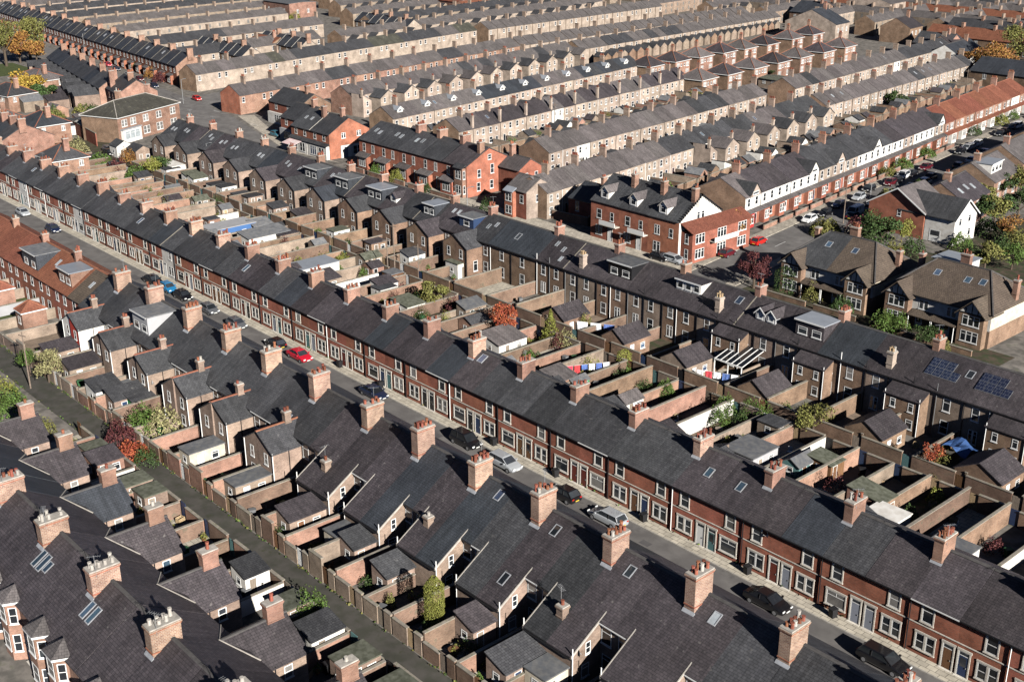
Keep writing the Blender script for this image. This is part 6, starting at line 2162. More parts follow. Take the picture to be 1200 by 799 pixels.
# glazed lean-to
p = at(812, 425, 0)
t = thing('glazed_lean_to', 'white framed glass roofed lean-to on the brown brick terrace', 'conservatory', (-92.5, 119.0, 0))
b = MB()
for k in range(6):
    b.box(k*.9-.05, 0, 2.35, k*.9+.05, .1, 2.45, 'white_upvc')
    b.prism([(-.1, 2.35), (4.6, 3.5), (4.6, 3.42), (-.1, 2.27)], 'x', k*.9-.05, k*.9+.05, 'white_upvc')
b.box(-.05, -.08, 2.25, 4.55, .08, 2.42, 'white_upvc')
for q in (0, 2.25, 4.5):
    b.box(q-.06, -.06, 0, q+.06, .06, 2.3, 'white_upvc')
O('frame', b.mesh('frame'), t)
b = MB(); b.quad([(0, 0, 2.32), (4.5, 0, 2.32), (4.5, 4.6, 3.44), (0, 4.6, 3.44)], 'glass'); O('roof_glass', b.mesh('roof_glass'), t)
b = MB(); b.box(4.5, .1, 0, 4.65, 4.5, 1.9, 'brick_buff'); O('side_wall', b.mesh('side_wall'), t)
# blue sheet over a yard
p = at(1123, 521, 2)
b = MB()
N_ = 6
g = []
for i in range(N_+1):
    for j in range(N_+1):
        g.append((i*.55, j*.5, .4*math.sin(i*.9)*math.cos(j*1.1)-.12*abs(i-3)))
b.add(g, [(i*(N_+1)+j, (i+1)*(N_+1)+j, (i+1)*(N_+1)+j+1, i*(N_+1)+j+1) for i in range(N_) for j in range(N_)], 'tarp_blue')
tag(O('tarpaulin', b.mesh('tarpaulin'), None, (p.x-1.6, p.y-1.4, 2.0)), 'crumpled blue sheet stretched over a shaded yard', 'tarpaulin')
for px, py, z, lab in ((143, 241, 1.5, 'sky blue sheet in a garden behind the far street terrace'),):
    p = at(px, py, z)
    t = O('tarpaulin', b.mesh('tarpaulin'), None, (p.x-1.6, p.y-1.4, z))
    t.data.materials[0] = MATS['tarp_sky']
    tag(t, lab, 'tarpaulin')

# yards of the near side terrace, down to the alley
G = 'yard walls above the alley'
for i, c in enumerate(C2):
    xl, xr = B2[i], B2[i+1]
    for x, ye in ((c, 57.6), (xr, 61.0)):
        if x > -20:
            continue
        m = rnd.choice(['brick_buff', 'brick_yard', 'brick_orange', 'brick_yard'])
        wallseg(x, 51.8, x, ye, rnd.choice([1.6, 1.8, 2.1, 2.4]), m, WN[m]+' brick wall dividing two yards above the alley', G)
    for s, (a, b_) in enumerate(((xl, c), (c, xr))):
        if b_ > -20:
            continue
        m = rnd.choice(['brick_yard', 'brick_buff', 'brick_yard', 'brick_orange'])
        wallseg(a+.12, 51.7, b_-2.2, 51.7, rnd.choice([1.6, 1.8, 2.0, 2.3, 2.7]), m, WN[m]+' brick wall along the upper side of the alley', G+' along the alley')
        m2 = rnd.choice(['brown_wood', 'grey_wood', 'brown_wood', 'white_upvc', 'pale_wood'])
        gate(b_-2.15, 51.7, 0, m2, GLAB[m2]+' onto the alley from a yard above it', 'gates on the alley')
        wallseg(b_-1.15, 51.7, b_-.12, 51.7, 1.95, m, 'short brick pier beside a gate on the alley', 'piers on the alley')
        patch(yb, a, 51.7, b_, 61.2, rnd.choice(['yard_concrete', 'patio', 'flagstone', 'alley_tar', 'yard_concrete']), .006)
        # outhouse built on to the wing
        inner = c if s == 1 else c
        if rnd.random() < .72 and not a-.3 < CON < b_+.3 and not (a < at(192, 508).x+1 and b_ > at(143, 524).x-1):
            w = 2.5
            x = c+.15 if s == 1 else c-.15-w
            d = rnd.choice([2.6, 3.2, 4.4])
            yb0 = 57.75-d if c > -100 else 57.4-d
            wm, rm = rnd.choice([('brick_pink', 'slate_grey'), ('brick_pink', 'slate_grey'), ('brick_buff', 'slate_purple'), ('cream_render', 'felt'), ('brick_pink', 'slate_purple'), ('brick_buff', 'felt')])
            shed(x, yb0, w, d, 2.3, .8, wm, rm, '%s outhouse joined to a back wing above the alley' % (SLAB.get(wm, 'cream')), 'outhouses above the alley', 0, 'mono' if 'felt' not in rm else 'flat', 'outhouse', door_m=rnd.choice(['white_upvc', 'grey_wood', 'navy_paint', 'brown_wood']))
        if rnd.random() < .45:
            cc = rnd.choice(['plastic_grey', 'plastic_green', 'plastic_black'])
            bin_(rnd.uniform(a+.6, b_-.6), rnd.uniform(52.4, 54), rnd.uniform(0, 6), cc, '%s wheelie bin in a yard above the alley' % cc[8:], 'wheelie bins above the alley')
        if rnd.random() < .5:
            lf = rnd.choice(['hedge_leaf', 'olive_leaf', 'dark_leaf', 'hedge_leaf'])
            tree((rnd.uniform(a+.8, b_-.8), rnd.uniform(52.4, 56)), round(rnd.uniform(.8, 1.7)*2)/2, round(rnd.uniform(.6, 1.1)*2)/2, lf, 'small %s shrub in a yard above the alley' % dict(hedge_leaf='green', olive_leaf='olive', dark_leaf='dark')[lf], n=260, shape='low', name='bush', catg='bush', group='shrubs above the alley', size=.1)
        if rnd.random() < .4:
            for _ in range(2):
                chair(rnd.uniform(a+.8, b_-.8), rnd.uniform(52.6, 55.5), rnd.uniform(0, 6), rnd.choice(['cloth_white', 'brown_wood', 'grey_wood']), 'garden chair in a yard above the alley', 'garden chairs above the alley')
        if rnd.random() < .3:
            table(rnd.uniform(a+.9, b_-.9), rnd.uniform(52.8, 55), 'round garden table in a yard above the alley', 'garden tables above the alley', rnd.choice(['grey_wood', 'brown_wood', 'cloth_white']))
# red tiled houses' yards
G = 'yard walls of the red tiled houses'
for i, (a, b_) in enumerate(RT):
    m = rnd.choice(['brick_pink', 'brick_buff', 'grey_render'])
    wallseg(a, 52, a, 62, 1.6, m, ('grey rendered' if m == 'grey_render' else 'pinkish brick' if m == 'brick_pink' else 'buff brick')+' wall dividing the red tiled houses\' yards', G)
    wallseg(a+.1, 51.9, b_-.1, 51.9, 1.6, 'brick_pink', 'pinkish brick alley wall behind the red tiled houses', G+' along the alley')
    patch(yb, a, 52, b_, 62, rnd.choice(['lawn', 'yard_concrete', 'patio']), .006)
    if i in (1, 3, 5):
        t = thing('outhouse', 'red tiled hipped brick outhouse behind the red tiled houses', 'outhouse', (a+1.7, 57.8, 0), 0, 'hipped outhouses')
        O('wall', cached(('hipouthouse',), lambda: box_wall(2.6, 3.6, 3.1, ['brick_orange']*4)), t)
        O('roof', cached(('hipoutroof',), lambda: hip_mb(2.6, 3.6, 3.1, 1.2, 'tile_red', 'ridge_clay', .15, .3)), t)
        window(t, 0, -1.8, 1.1, .9, 1.1, 'f', 'case', None)

# yards on the lower side of the alley
G = 'yard walls below the alley'
for i, c in enumerate(C0):
    xl = (C0[i-1]+c)/2 if i else c-5.2
    xr = (C0[i+1]+c)/2 if i+1 < len(C0) else c+5.3
    for x, ya in ((c, 41.6), (xr, 37.2)):
        m = rnd.choice(['brick_yard', 'brick_orange', 'brick_yard', 'white_render'])
        wallseg(x, ya, x, 47.5, 1.7, m, (WN[m]+('' if m == 'white_render' else ' brick'))+' wall dividing two yards below the alley', G)
    for a, b_ in ((xl, c), (c, xr)):
        m = rnd.choice(['brick_yard', 'brick_orange'])
        wallseg(a+1.25, 47.65, b_-.12, 47.65, rnd.choice([1.5, 1.8, 2.1]), m, WN[m]+' brick wall along the lower side of the alley', G+' along the alley')
        m2 = rnd.choice(GM)
        gate(a+.2, 47.65, 0, m2, GLAB[m2]+' in the lower alley wall', 'gates in the lower alley wall')
        patch(yb, a, 37, b_, 47.6, rnd.choice(['yard_concrete', 'patio', 'flagstone', 'alley_tar']), .006)
        if rnd.random() < .55:
            w, d = 2.6, rnd.choice([2.6, 3.4])
            wm, rm = rnd.choice([('brick_orange', 'slate_purple'), ('white_render', 'felt'), ('brick_pink', 'felt_green'), ('white_render', 'slate_grey')])
            shed(a+.4 if rnd.random() < .5 else b_-w-.4, 47.4-d, w, d, 2.2, .6, wm, rm, '%s outhouse in a yard below the alley' % SLAB[wm], 'outhouses below the alley', 0, 'mono' if 'slate' in rm else 'flat', 'outhouse')
        if rnd.random() < .5:
            lf = rnd.choice(['hedge_leaf', 'olive_leaf', 'dark_leaf'])
            tree((rnd.uniform(a+.9, b_-.9), rnd.uniform(42.5, 46.5)), 1.5, 1.0, lf, 'small %s shrub in a yard below the alley' % dict(hedge_leaf='green', olive_leaf='olive', dark_leaf='dark')[lf], n=380, shape='low', name='bush', catg='bush', group='shrubs below the alley', size=.09)
        if rnd.random() < .6:
            cc = rnd.choice(['plastic_grey', 'plastic_green', 'plastic_black'])
            bin_(rnd.uniform(a+.6, b_-.6), rnd.uniform(43, 46.6), rnd.uniform(0, 6), cc, '%s wheelie bin in a yard below the alley' % cc[8:], 'wheelie bins below the alley')
        if rnd.random() < .4:
            chair(rnd.uniform(a+.9, b_-.9), rnd.uniform(43, 46), rnd.uniform(0, 6), rnd.choice(['cloth_white', 'brown_wood']), 'garden chair in a yard below the alley', 'garden chairs below the alley')
# green shed by the alley
spot(165, 470, 1.6, 2.6, 3.0, 2.2, 'green_paint', 'slate_grey', 'bright green fronted shed in a yard by the alley', 'mono', .4, 'shed', win=False)
spot(122, 452, 2.2, 3.2, 3.6, 2.3, 'white_render', 'slate_grey', 'white outhouse with dark blue doors by the alley', 'mono', .7, door_m='navy_paint')
struct('yard_paving', yb)
# weeds and moss along the feet of the lane walls
wb = MB()
for (xa, xb, y, n_) in ((-175, -30, 51.45, 900), (-175, -45, 47.95, 500), (-250, -30, 110.85, 400), (-250, -30, 113.25, 400), (-160, -30, 83.5, 160)):
    for _ in range(n_):
        x = rnd.uniform(xa, xb)
        if math.sin(x*.9)+math.sin(x*.37+1) < -.1 and rnd.random() < .8:
            continue
        c = Vector((x, y+rnd.gauss(0, .10), rnd.uniform(.04, .22)+(.12 if y > 83 and y < 84 else 0)))
        s = rnd.uniform(.05, .13)
        t1 = Vector((rnd.gauss(0, 1), rnd.gauss(0, 1), rnd.gauss(0, .5))).normalized()*s
        t2 = t1.cross(Vector((rnd.gauss(0, 1), rnd.gauss(0, 1), 1))).normalized()*s
        wb.quad([c-t1-t2, c+t1-t2*.6, c+t1*.8+t2, c-t1*.5+t2*.8], rnd.choice(['hedge_leaf', 'dark_leaf', 'olive_leaf']))
struct('weeds', wb, 'stuff')


def plant_pot(x, y, label, group):
    t = thing('plant_pot', label, 'plant pot', (x, y, .01), 0, group)
    O('pot', cached(('ppot',), lambda: potb()), t)
    lf = rnd.choice(['hedge_leaf', 'dark_leaf', 'olive_leaf', 'lime_leaf'])
    O('foliage', cached(('pfol', lf), lambda: foliage(('pf', lf), .7, .42, lf, 130, 'low', .07)), t, (0, 0, .25))


def potb():
    b = MB(); b.cyl((0, 0, 0), .17, .24, .36, 'terracotta', 9); return b


def crate(x, y, label, group):
    def f():
        b = MB()
        for k in range(4):
            b.box(-.4, -.3, .03+k*.15, .4, -.28, .14+k*.15, 'pale_wood'); b.box(-.4, .28, .03+k*.15, .4, .3, .14+k*.15, 'pale_wood')
            b.box(-.4, -.28, .03+k*.15, -.38, .28, .14+k*.15, 'pale_wood'); b.box(.38, -.28, .03+k*.15, .4, .28, .14+k*.15, 'pale_wood')
        b.box(-.38, -.28, 0, .38, .28, .03, 'pale_wood')
        return b
    tag(O('wooden_crate', cached(('crate',), f), None, (x, y, .01), rnd.uniform(0, 6)), label, 'crate', group)


for (xa, xb, ya, yb_, where, n1, n2) in ((-160, -34, 52.3, 57.3, 'above the alley', 60, 26), (-118, -52, 42.2, 47.0, 'below the alley', 26, 10), (-240, -34, 99.5, 110, 'behind the street terrace', 80, 30), (-240, -34, 114, 119.5, 'beyond the back lane', 46, 18)):
    for _ in range(n1):
        plant_pot(rnd.uniform(xa, xb), rnd.uniform(ya, yb_), 'potted plant in a yard '+where, 'potted plants in the yards '+where)
    for _ in range(n2):
        crate(rnd.uniform(xa, xb), rnd.uniform(ya, yb_), 'wooden crate standing in a yard '+where, 'wooden crates in the yards '+where)
    for _ in range(n2):
        cc = rnd.choice(['plastic_grey', 'plastic_green', 'plastic_black'])
        bin_(rnd.uniform(xa, xb), rnd.uniform(ya, yb_), rnd.uniform(0, 6), cc, '%s wheelie bin standing in a yard %s' % (cc[8:], where), 'wheelie bins in the yards '+where)
for x in (-128.5, -119, -96.3, -85.7, -72.4, -58.9, -49.2):
    bin_(x, 82.9, rnd.uniform(-.2, .2), 'plastic_black' if x != -110 else 'plastic_grey', 'black wheelie bin left on the pavement by a front door', 'wheelie bins on the street pavement')

# front garden walls of the side street and the timbered houses
for i in range(15):
    u = 196+i*6.3
    p, q = UV(u, -104.4), UV(u+5, -104.4)
    wallseg(p.x, p.y, q.x, q.y, .9, 'brick_orange', 'low orange brick front garden wall on the side street', 'front garden walls on the side street')
for a, b_ in ((-107.5, -100), (-98.5, -91), (-88.5, -81), (-79.5, -72.3)):
    wallseg(a, 150.4, b_, 150.4, .8, 'brick_brown', 'low brown brick wall in front of the timbered houses', 'front walls of the timbered houses')
for i in range(5):
    wallseg(rt_x[i]+.2, 150.4, rt_x[i+1]-1.3, 150.4, .9, 'brick_orange', 'low brick front wall of the deep red terrace', 'front walls of the deep red terrace')
p0_, p1_ = at(62, 122, 0), at(128, 178, 0)
wallseg(-312, 121.5, -287, 118.5, 3.2, 'brick_red', 'long tall brick wall beside the pub yard', None)

# ------------------------------------------------------------------ poles and lamps
def pole(px, py, h, label, lamp=False):
    p = at(px, py)
    t = thing('street_lamp' if lamp else 'telegraph_pole', label, 'street lamp' if lamp else 'pole', (p.x, p.y, 0), rnd.uniform(0, 1))
    b = MB(); b.tube((0, 0, 0), (0, 0, h), .11 if not lamp else .07, 'metal' if lamp else 'pole_wood', 7, .07)
    O('post', b.mesh('post'), t)
    if lamp:
        b = MB(); b.tube((0, 0, h), (.9, 0, h+.25), .045, 'metal', 5); O('arm', b.mesh('arm'), t)
        b = MB(); b.box(.8, -.13, h+.2, 1.4, .13, h+.33, 'plastic_grey'); O('lamp_head', b.mesh('lamp_head'), t)
    else:
        b = MB(); b.box(-.7, -.05, h-.6, .7, .05, h-.5, 'pole_wood'); O('crossarm', b.mesh('crossarm'), t)


pole(548, 262, 7, 'street lamp beside the tall brick gable', True)
pole(463, 322, 9, 'pale telegraph pole in the back lane')
pole(455, 325, 7, 'thinner pole in a yard by the back lane')
pole(491, 330, 6.5, 'pale pole standing at the lane wall')
pole(988, 262, 9, 'telegraph pole beside the white van')
pole(1017, 258, 7, 'street lamp beyond the white van', True)
pole(36, 455, 8, 'dark wooden pole at the head of the alley')
pole(245, 205, 7, 'street lamp at the back lane end', True)
pole(215, 122, 7, 'street lamp at the upper street junction', True)
pole(100, 66, 8, 'street lamp in front of the dark terrace', True)
pole(1130, 118, 9, 'pole among the low outhouses')
pole(650, 152, 7, 'pole in front of the white walled back')

# ------------------------------------------------------------------ cross row yards
def row_yards(u0, u1, va, vb, step, where, p_shed=.7, wings=False):
    u = u0
    while u < u1:
        p, q = UV(u, va), UV(u, vb)
        m = rnd.choice(['brick_buff', 'brick_brown', 'brick_buff', 'brick_orange'])
        wallseg(p.x, p.y, q.x, q.y, 1.7, m, '%s brick yard wall %s' % (m[6:], where), 'yard walls '+where)
        p, q = UV(u+.2, vb), UV(u+step-1.2, vb)
        wallseg(p.x, p.y, q.x, q.y, 1.9, 'brick_brown', 'brown brick lane wall '+where, 'lane walls '+where)
        if rnd.random() < p_shed:
            sgn = 1 if vb > va else -1
            L = rnd.uniform(2.6, 4.2)
            v = vb-sgn*.2-(L if sgn > 0 else 0)
            o = UV(u+rnd.uniform(.2, 1.2), v+L)
            wm, rm = rnd.choice([('brick_buff', 'slate_grey'), ('brick_buff', 'slate_purple'), ('brick_brown', 'slate_grey'), ('white_render', 'slate_grey'), ('brick_orange', 'felt')])
            shed(o.x, o.y, 2.9, round(L, 1), 2.4, 1.0, wm, rm, '%s outhouse with dark roof %s' % (SLAB[wm], where), 'outhouses '+where, RZ-PI/2+PI/2, rnd.choice(['gable', 'gable', 'mono']), 'outhouse', rnd.choice(['x', 'y']), win=False)
        if rnd.random() < .25:
            pp = UV(u+rnd.uniform(1, step-1), (va+vb)/2+rnd.uniform(-1, 1))
            lf = rnd.choice(['dark_leaf', 'olive_leaf', 'hedge_leaf'])
            tree(pp, 2.0, 1.5, lf, '%s shrub in a yard %s' % (dict(dark_leaf='dark', olive_leaf='olive', hedge_leaf='green')[lf], where), n=160, shape='low', name='bush', catg='bush', group='shrubs '+where, size=.2)
        u += step


row_yards(177, 228, -140.2, -131.5, 4.9, 'in front of the first cross row')
row_yards(229, 290, -135.8, -129.5, 4.9, 'below the gabled wings of the first cross row')
row_yards(293, 384, -140.0, -131.0, 4.9, 'beyond the gabled wings of the first cross row')
row_yards(200, 286, -118.9, -127.0, 5.85, 'behind the side street houses', .5)
row_yards(205, 297, -161.8, -155, 4.9, 'in front of the second cross row', .6)
row_yards(313, 420, -158.6, -152, 4.9, 'in front of the upper second cross row', .5)
row_yards(209, 306, -192.3, -185.5, 5.1, 'below the tall eaves stacks', .5)
row_yards(210, 318, -216.0, -209.5, 5.1, 'below the white dormers', .5)
# gardens and sheds left of the pub
rr_ = random.Random(4)
for i in range(26):
    x, y = rr_.uniform(-372, -306), rr_.uniform(116, 140)
    if rr_.random() < .55:
        wm, rm = rr_.choice([('brick_orange', 'slate_grey'), ('white_render', 'slate_grey'), ('brick_buff', 'felt'), ('brick_pink', 'slate_purple'), ('brick_orange', 'slate_light')])
        shed(x, y, rr_.choice([3.5, 5, 7]), rr_.choice([3.5, 5, 6]), rr_.choice([2.4, 3.0]), 1.2, wm, rm, '%s outbuilding among the yards left of the pub' % SLAB[wm], 'outbuildings left of the pub', rr_.choice([0, .05, -.1]), rr_.choice(['gable', 'mono', 'flat']), 'outhouse', rr_.choice(['x', 'y']), win=False)
    elif rr_.random() < .5:
        wallseg(x, y, x+rr_.uniform(6, 14), y-rr_.uniform(0, 1), 2.0, rr_.choice(['brick_orange', 'brick_pink']), 'brick garden wall among the yards left of the pub', 'garden walls left of the pub')
    else:
        tree((x, y), rr_.choice([2.5, 3.5]), rr_.choice([2.0, 3.0]), rr_.choice(['hedge_leaf', 'dark_leaf', 'olive_leaf']), 'bush among the yards left of the pub', n=260, shape='low', name='bush', catg='bush', group='bushes left of the pub', size=.3)
for i, (x, y, w, d, lab, wm) in enumerate(((-268, 117.5, 5, 4, 'brick outhouse with grey slates at the head of the back lane', 'brick_pink'), (-275, 116.5, 4, 4, 'white walled outhouse beside the lane end outhouse', 'white_render'), (-266, 127, 6, 5, 'low dark roofed store beside the first back wing of the lane terrace', 'brick_brown'))):
    shed(x, y, w, d, 2.7, 1.1, wm, 'slate_grey', lab, None, 0, 'gable', 'outhouse', 'x')
# trees and hedges of the gardens on the right
for i, (px, py, h, r, lf, shape, lab) in enumerate(((1022, 300, 5.5, 3.2, 'dark_leaf', 'round', 'dark spreading tree behind the black roof half'), (1068, 300, 3.2, 2.4, 'dark_leaf', 'low', 'dark hedge in front of the dark red house'), (1105, 246, 3, 3.0, 'dark_leaf', 'low', 'dark hedge between the white gable and the skylight house'),
        (1150, 240, 5, 3.6, 'olive_leaf', 'round', 'olive tree in front of the box dormer house'), (1172, 236, 5.5, 3.8, 'dark_leaf', 'round', 'dark tree in front of the box dormer house'), (1195, 228, 6, 4.0, 'olive_leaf', 'round', 'olive tree at the right edge by the brick houses'),
        (1160, 276, 3, 3.2, 'dark_leaf', 'low', 'dark thicket in the middle of the right gardens'), (1192, 290, 3, 3.0, 'olive_leaf', 'low', 'olive thicket at the right edge'), (1135, 306, 2.4, 2.4, 'dark_leaf', 'low', 'low dark hedge behind the flat dormer'),
        (1060, 235, 2.2, 2.6, 'olive_leaf', 'low', 'pale straggly bush in the side street front gardens'), (1078, 226, 2.4, 2.6, 'dark_leaf', 'low', 'dark bush in the side street front gardens'), (1005, 275, 3.0, 2.6, 'maroon_leaf', 'low', 'dark red bush by the telegraph pole'))):
    tp(px, py, h, r, lf, lab, n=520, shape=shape, name='tree' if shape == 'round' else 'bush', catg='tree' if shape == 'round' else 'bush', var=i+50)
b = MB()
for k in range(12):
    p = Vector((-548+k*24, 182.5-k*1.95, 0))
    b.quad([(p.x-2, p.y-.07, .016), (p.x+2, p.y-.2, .016), (p.x+2, p.y-.06, .016), (p.x-2, p.y+.07, .016)], 'road_paint')
for k in range(14):
    b.quad([(-236+k*8, 143.9, .012), (-233+k*8, 143.9, .012), (-233+k*8, 144.04, .012), (-236+k*8, 144.04, .012)], 'road_paint')
struct('road_markings', b)
b = MB()
b.quad([(p[0], p[1], .010) for p in ((-305, 151), (-262, 138), (-255, 133), (-300, 144))], 'flagstone')
b.quad([(p[0], p[1], .012) for p in ((-296, 168), (-252, 153), (-230, 152.5), (-252, 150.6), (-298, 164))], 'flagstone')
struct('pavement', b)
# ------------------------------------------------------------------ far edge of the town
def far_row(b, p, d, nrm, L, e=5.3, r=2.4, D=8.5, wall='brick_cream', roof='slate_light', step=9.8, wings=False):
    """a whole far row: pent walls, roof and stacks"""
    q = p+d*L
    pts = []
    for (a, z) in ((D/2, 0), (D/2, e), (0, e+r), (-D/2, e), (-D/2, 0)):
        pts.append((a, z))
    P0 = [p+nrm*a+Vector((0, 0, z)) for a, z in pts]
    P1 = [q+nrm*a+Vector((0, 0, z)) for a, z in pts]
    b.add(P0+P1, [(0, 1, 6, 5), (1, 2, 7, 6), (2, 3, 8, 7), (3, 4, 9, 8), (0, 4, 3, 2, 1), (5, 6, 7, 8, 9)], [wall, roof, roof, wall, 'brick_brown', 'brick_brown'])
    n = int(L/step)
    for i in range(n):
        c = p+d*(step*(i+.5))
        ps = []
        for sx, sy in ((-.35, -.8), (.35, -.8), (.35, .8), (-.35, .8)):
            ps.append(c+d*sx+nrm*sy)
        b.add([v+Vector((0, 0, e+r-.8)) for v in ps]+[v+Vector((0, 0, e+r+1.6)) for v in ps], [(0, 1, 5, 4), (1, 2, 6, 5), (2, 3, 7, 6), (3, 0, 4, 7), (4, 5, 6, 7)], 'brick_pink')
        if wings:
            c3 = p+d*(step*(i+.5))+nrm*(D/2)
            A = [(-2.6, 0), (2.6, 0), (2.6, 4.2), (0, 5.9), (-2.6, 4.2)]
            q0 = [c3+d*a+Vector((0, 0, z)) for a, z in A]; q1 = [c3+nrm*4.2+d*a+Vector((0, 0, z)) for a, z in A]
            b.add(q0+q1, [(1, 2, 7, 6), (2, 3, 8, 7), (3, 4, 9, 8), (4, 0, 5, 9), (5, 6, 7, 8, 9)], [wall, 'slate_grey', 'slate_grey', wall, wall])
        for k in (-.25, .25):
            c2 = p+d*(step*(i+.5+k))+nrm*(D/2+.02)
            for zz, hh in ((3.2, 1.4), (.8, 1.5)):
                w2 = d*.5
                b.quad([c2-w2+Vector((0, 0, zz)), c2+w2+Vector((0, 0, zz)), c2+w2+Vector((0, 0, zz+hh)), c2-w2+Vector((0, 0, zz+hh))], 'glass_curtain')


b = MB()
for v, u0, u1 in ((-347, 306, 470), (-372, 345, 520), (-400, 360, 560), (-430, 380, 600), (-460, 400, 640), (-490, 420, 660), (-320, 475, 640), (-292, 478, 640), (-262, 474, 640), (-236, 470, 640), (-212, 470, 640), (-186, 480, 640), (-160, 470, 640),
                  (-135, 470, 640), (-425, 262, 345), (-455, 268, 370), (-485, 272, 380), (-515, 272, 400), (-545, 276, 420), (-580, 280, 440), (-615, 285, 460), (-650, 290, 480)):
    far_row(b, UV(u0, v), DV, EV, u1-u0, roof=rnd.choice(['slate_light', 'slate_light', 'slate_grey']), wall=rnd.choice(['brick_cream', 'brick_cream', 'brick_buff', 'brick_pink']), wings=rnd.random() < .55)
for k in range(14):
    y = 470+k*26
    far_row(b, Vector((-640+k*5, y, 0)), Vector((1, 0, 0)), Vector((0, -1, 0)), 560, roof=rnd.choice(['slate_grey', 'tile_red', 'slate_light']), wall=rnd.choice(['brick_brown', 'brick_orange', 'brick_buff']))
FARB = b

# terraces at the top right, fronts in shade
for (x0, y0, n, w, rm, grp, row) in ((-238.5, 421, 9, 6.2, 'tile_red', 'red roofed terrace at the top right', 'tr'), (-190, 408, 6, 6.2, 'tile_red', 'red roofed terrace at the top right', 'tr'),
                                     (-244, 446, 12, 6.2, 'slate_grey', 'grey roofed terrace at the top right', 'tg')):
    for i in range(n):
        t = base_house((x0+w*i, y0, 0), 0, w, 9.5, 5.4, 3.2, ('brick_brown', 'brick_brown', 'brick_cream'), rm, None, dz=rnd.uniform(0, .05), group=grp)
        window(t, w*.3, 0, 3.2, 1.2, 1.4, 'f', 'case2', None, 'glass_curtain')
        window(t, w*.35, 0, .8, 1.6, 1.6, 'f', 'double', None, 'glass')
        if i % 2:
            chimney(t, w, 4.7, .9, 1.4, 7, 10, 'brick_orange', 3, 1, 'far')
        keep(row, t, (x0+w*(i+.5), y0, 5))
# hall with an arched window and other odd buildings along the top
for (px, py, w, d, e, r, axis, wl, rm, lab) in ((986, 47, 12, 22, 6.5, 5, 'd', 'brick_cream', 'slate_blue', 'hall with a pale gable and a tall arched window'), (1050, 28, 16, 20, 9, 3, 'd', 'brick_cream', 'slate_light', 'tall blank brick building behind the arched hall'),
        (940, 30, 14, 16, 5.5, 4, 'x', 'brick_brown', 'slate_blue', 'dark roofed hall next to the arched hall'), (1088, 68, 14, 10, 5, 3.4, 'x', 'brick_brown', 'slate_grey', 'grey roofed house with an orange gable above the second row'),
        (1125, 70, 13, 11, 5, 3.4, 'd', 'brick_brown', 'slate_purple', 'dark pyramid roofed house by the end of the second row'), (1170, 60, 16, 10, 5, 3.2, 'x', 'brick_brown', 'slate_grey', 'house with blue solar panels at the top right'),
        (515, 18, 30, 12, 7, 3.2, 'x', 'brick_orange', 'tile_red', 'long orange brick block with red tiled roof at the top'), (325, 24, 22, 14, 8, .4, 'x', 'brick_orange', 'felt', 'flat roofed orange brick block at the top left'),
        (300, 68, 16, 12, 4.5, 3.0, 'x', 'brick_brown', 'tile_red', 'low red tiled building behind a buff terrace'), (565, 22, 18, 12, 5, 3, 'd', 'brick_orange', 'tile_red', 'low building with bright orange tiled roof'),
        (1072, 50, 12, 12, 6, 3.4, 'd', 'brick_brown', 'slate_purple', 'dark gabled house below the blank building'), (905, 105, 11, 8, 3.0, .4, 'x', 'brick_buff', 'felt_green', 'low garage with mossy flat roof between two buff rows'),
        (1135, 78, 22, 10, 5, 3, 'd', 'white_render', 'slate_blue', 'white walled house with blue grey roof extension at the end of the row'), (1180, 105, 26, 14, 4.5, 3.5, 'x', 'brick_brown', 'slate_blue', 'broad dark roof between the buff row and the red roofed houses')):
    p = at(px, py)
    t = thing('hall' if 'hall' in lab else 'building', lab, 'hall' if 'hall' in lab else 'building', p, 0 if axis == 'x' else RZ+PI/2*0)
    O('wall', wall_mb(w, d, e, r, wl, wl, 'brick_orange' if 'orange gable' in lab else wl).mesh('wall'), t, (-w/2, 0, 0))
    O('roof', roof_mb(w, d, e, r, rm, 'ridge_dark', .3, None, None, False).mesh('roof'), t, (-w/2, 0, 0))
    for q in (-.3, 0, .3):
        window(t, w*q, 0, e*.5, 1.2, min(1.6, e*.4), 'f', 'case2', None, 'glass_curtain')
    for q in (.3, .7):
        window(t, w/2, d*q, e*.45, 1.2, min(1.6, e*.4), 'r', 'case2', None, 'glass')
    if r > 1:
        chimney(t, w*.3, d*.45, .9, 1.2, e+r*.6, e+r+1.8, 'brick_orange', 3, 1, 'far')

# ------------------------------------------------------------------ the 300 houses that show largest stay things of their own, the far rest becomes one mass
houses = [(Vector(p)-CAM).length*(1 if in_view(p, 25) else 1) for row in ROWS for _, p in ROWS[row]]
cand = []
for row in list(ROWS):
    for r_, p in ROWS[row]:
        if r_.name.startswith('terraced_house'):
            cand.append(((Vector(p)-CAM).length, in_view(p, 15), row, r_, p))
cand.sort(key=lambda k: k[0])
FAR = MB()


def absorb(o, M):
    M = M @ Matrix.LocRotScale(o.location, o.rotation_euler, o.scale)
    if o.data and o.type == 'MESH' and not o.name.startswith('chimney_pot'):
        me = o.data
        names = [m.name for m in me.materials]
        FAR.add([M @ v.co for v in me.vertices], [tuple(f.vertices) for f in me.polygons], [names[f.material_index] for f in me.polygons])
    for c in list(o.children):
        absorb(c, M)
    bpy.data.objects.remove(o)


n_in = 0
for dist, vis, row, r_, p in cand:
    if vis:
        n_in += 1
    if (vis and n_in <= 305) or (not vis and dist < 175):
        continue
    ROWS[row] = [k for k in ROWS[row] if k[0] != r_]
    if vis or dist < 700:
        absorb(r_, Matrix())
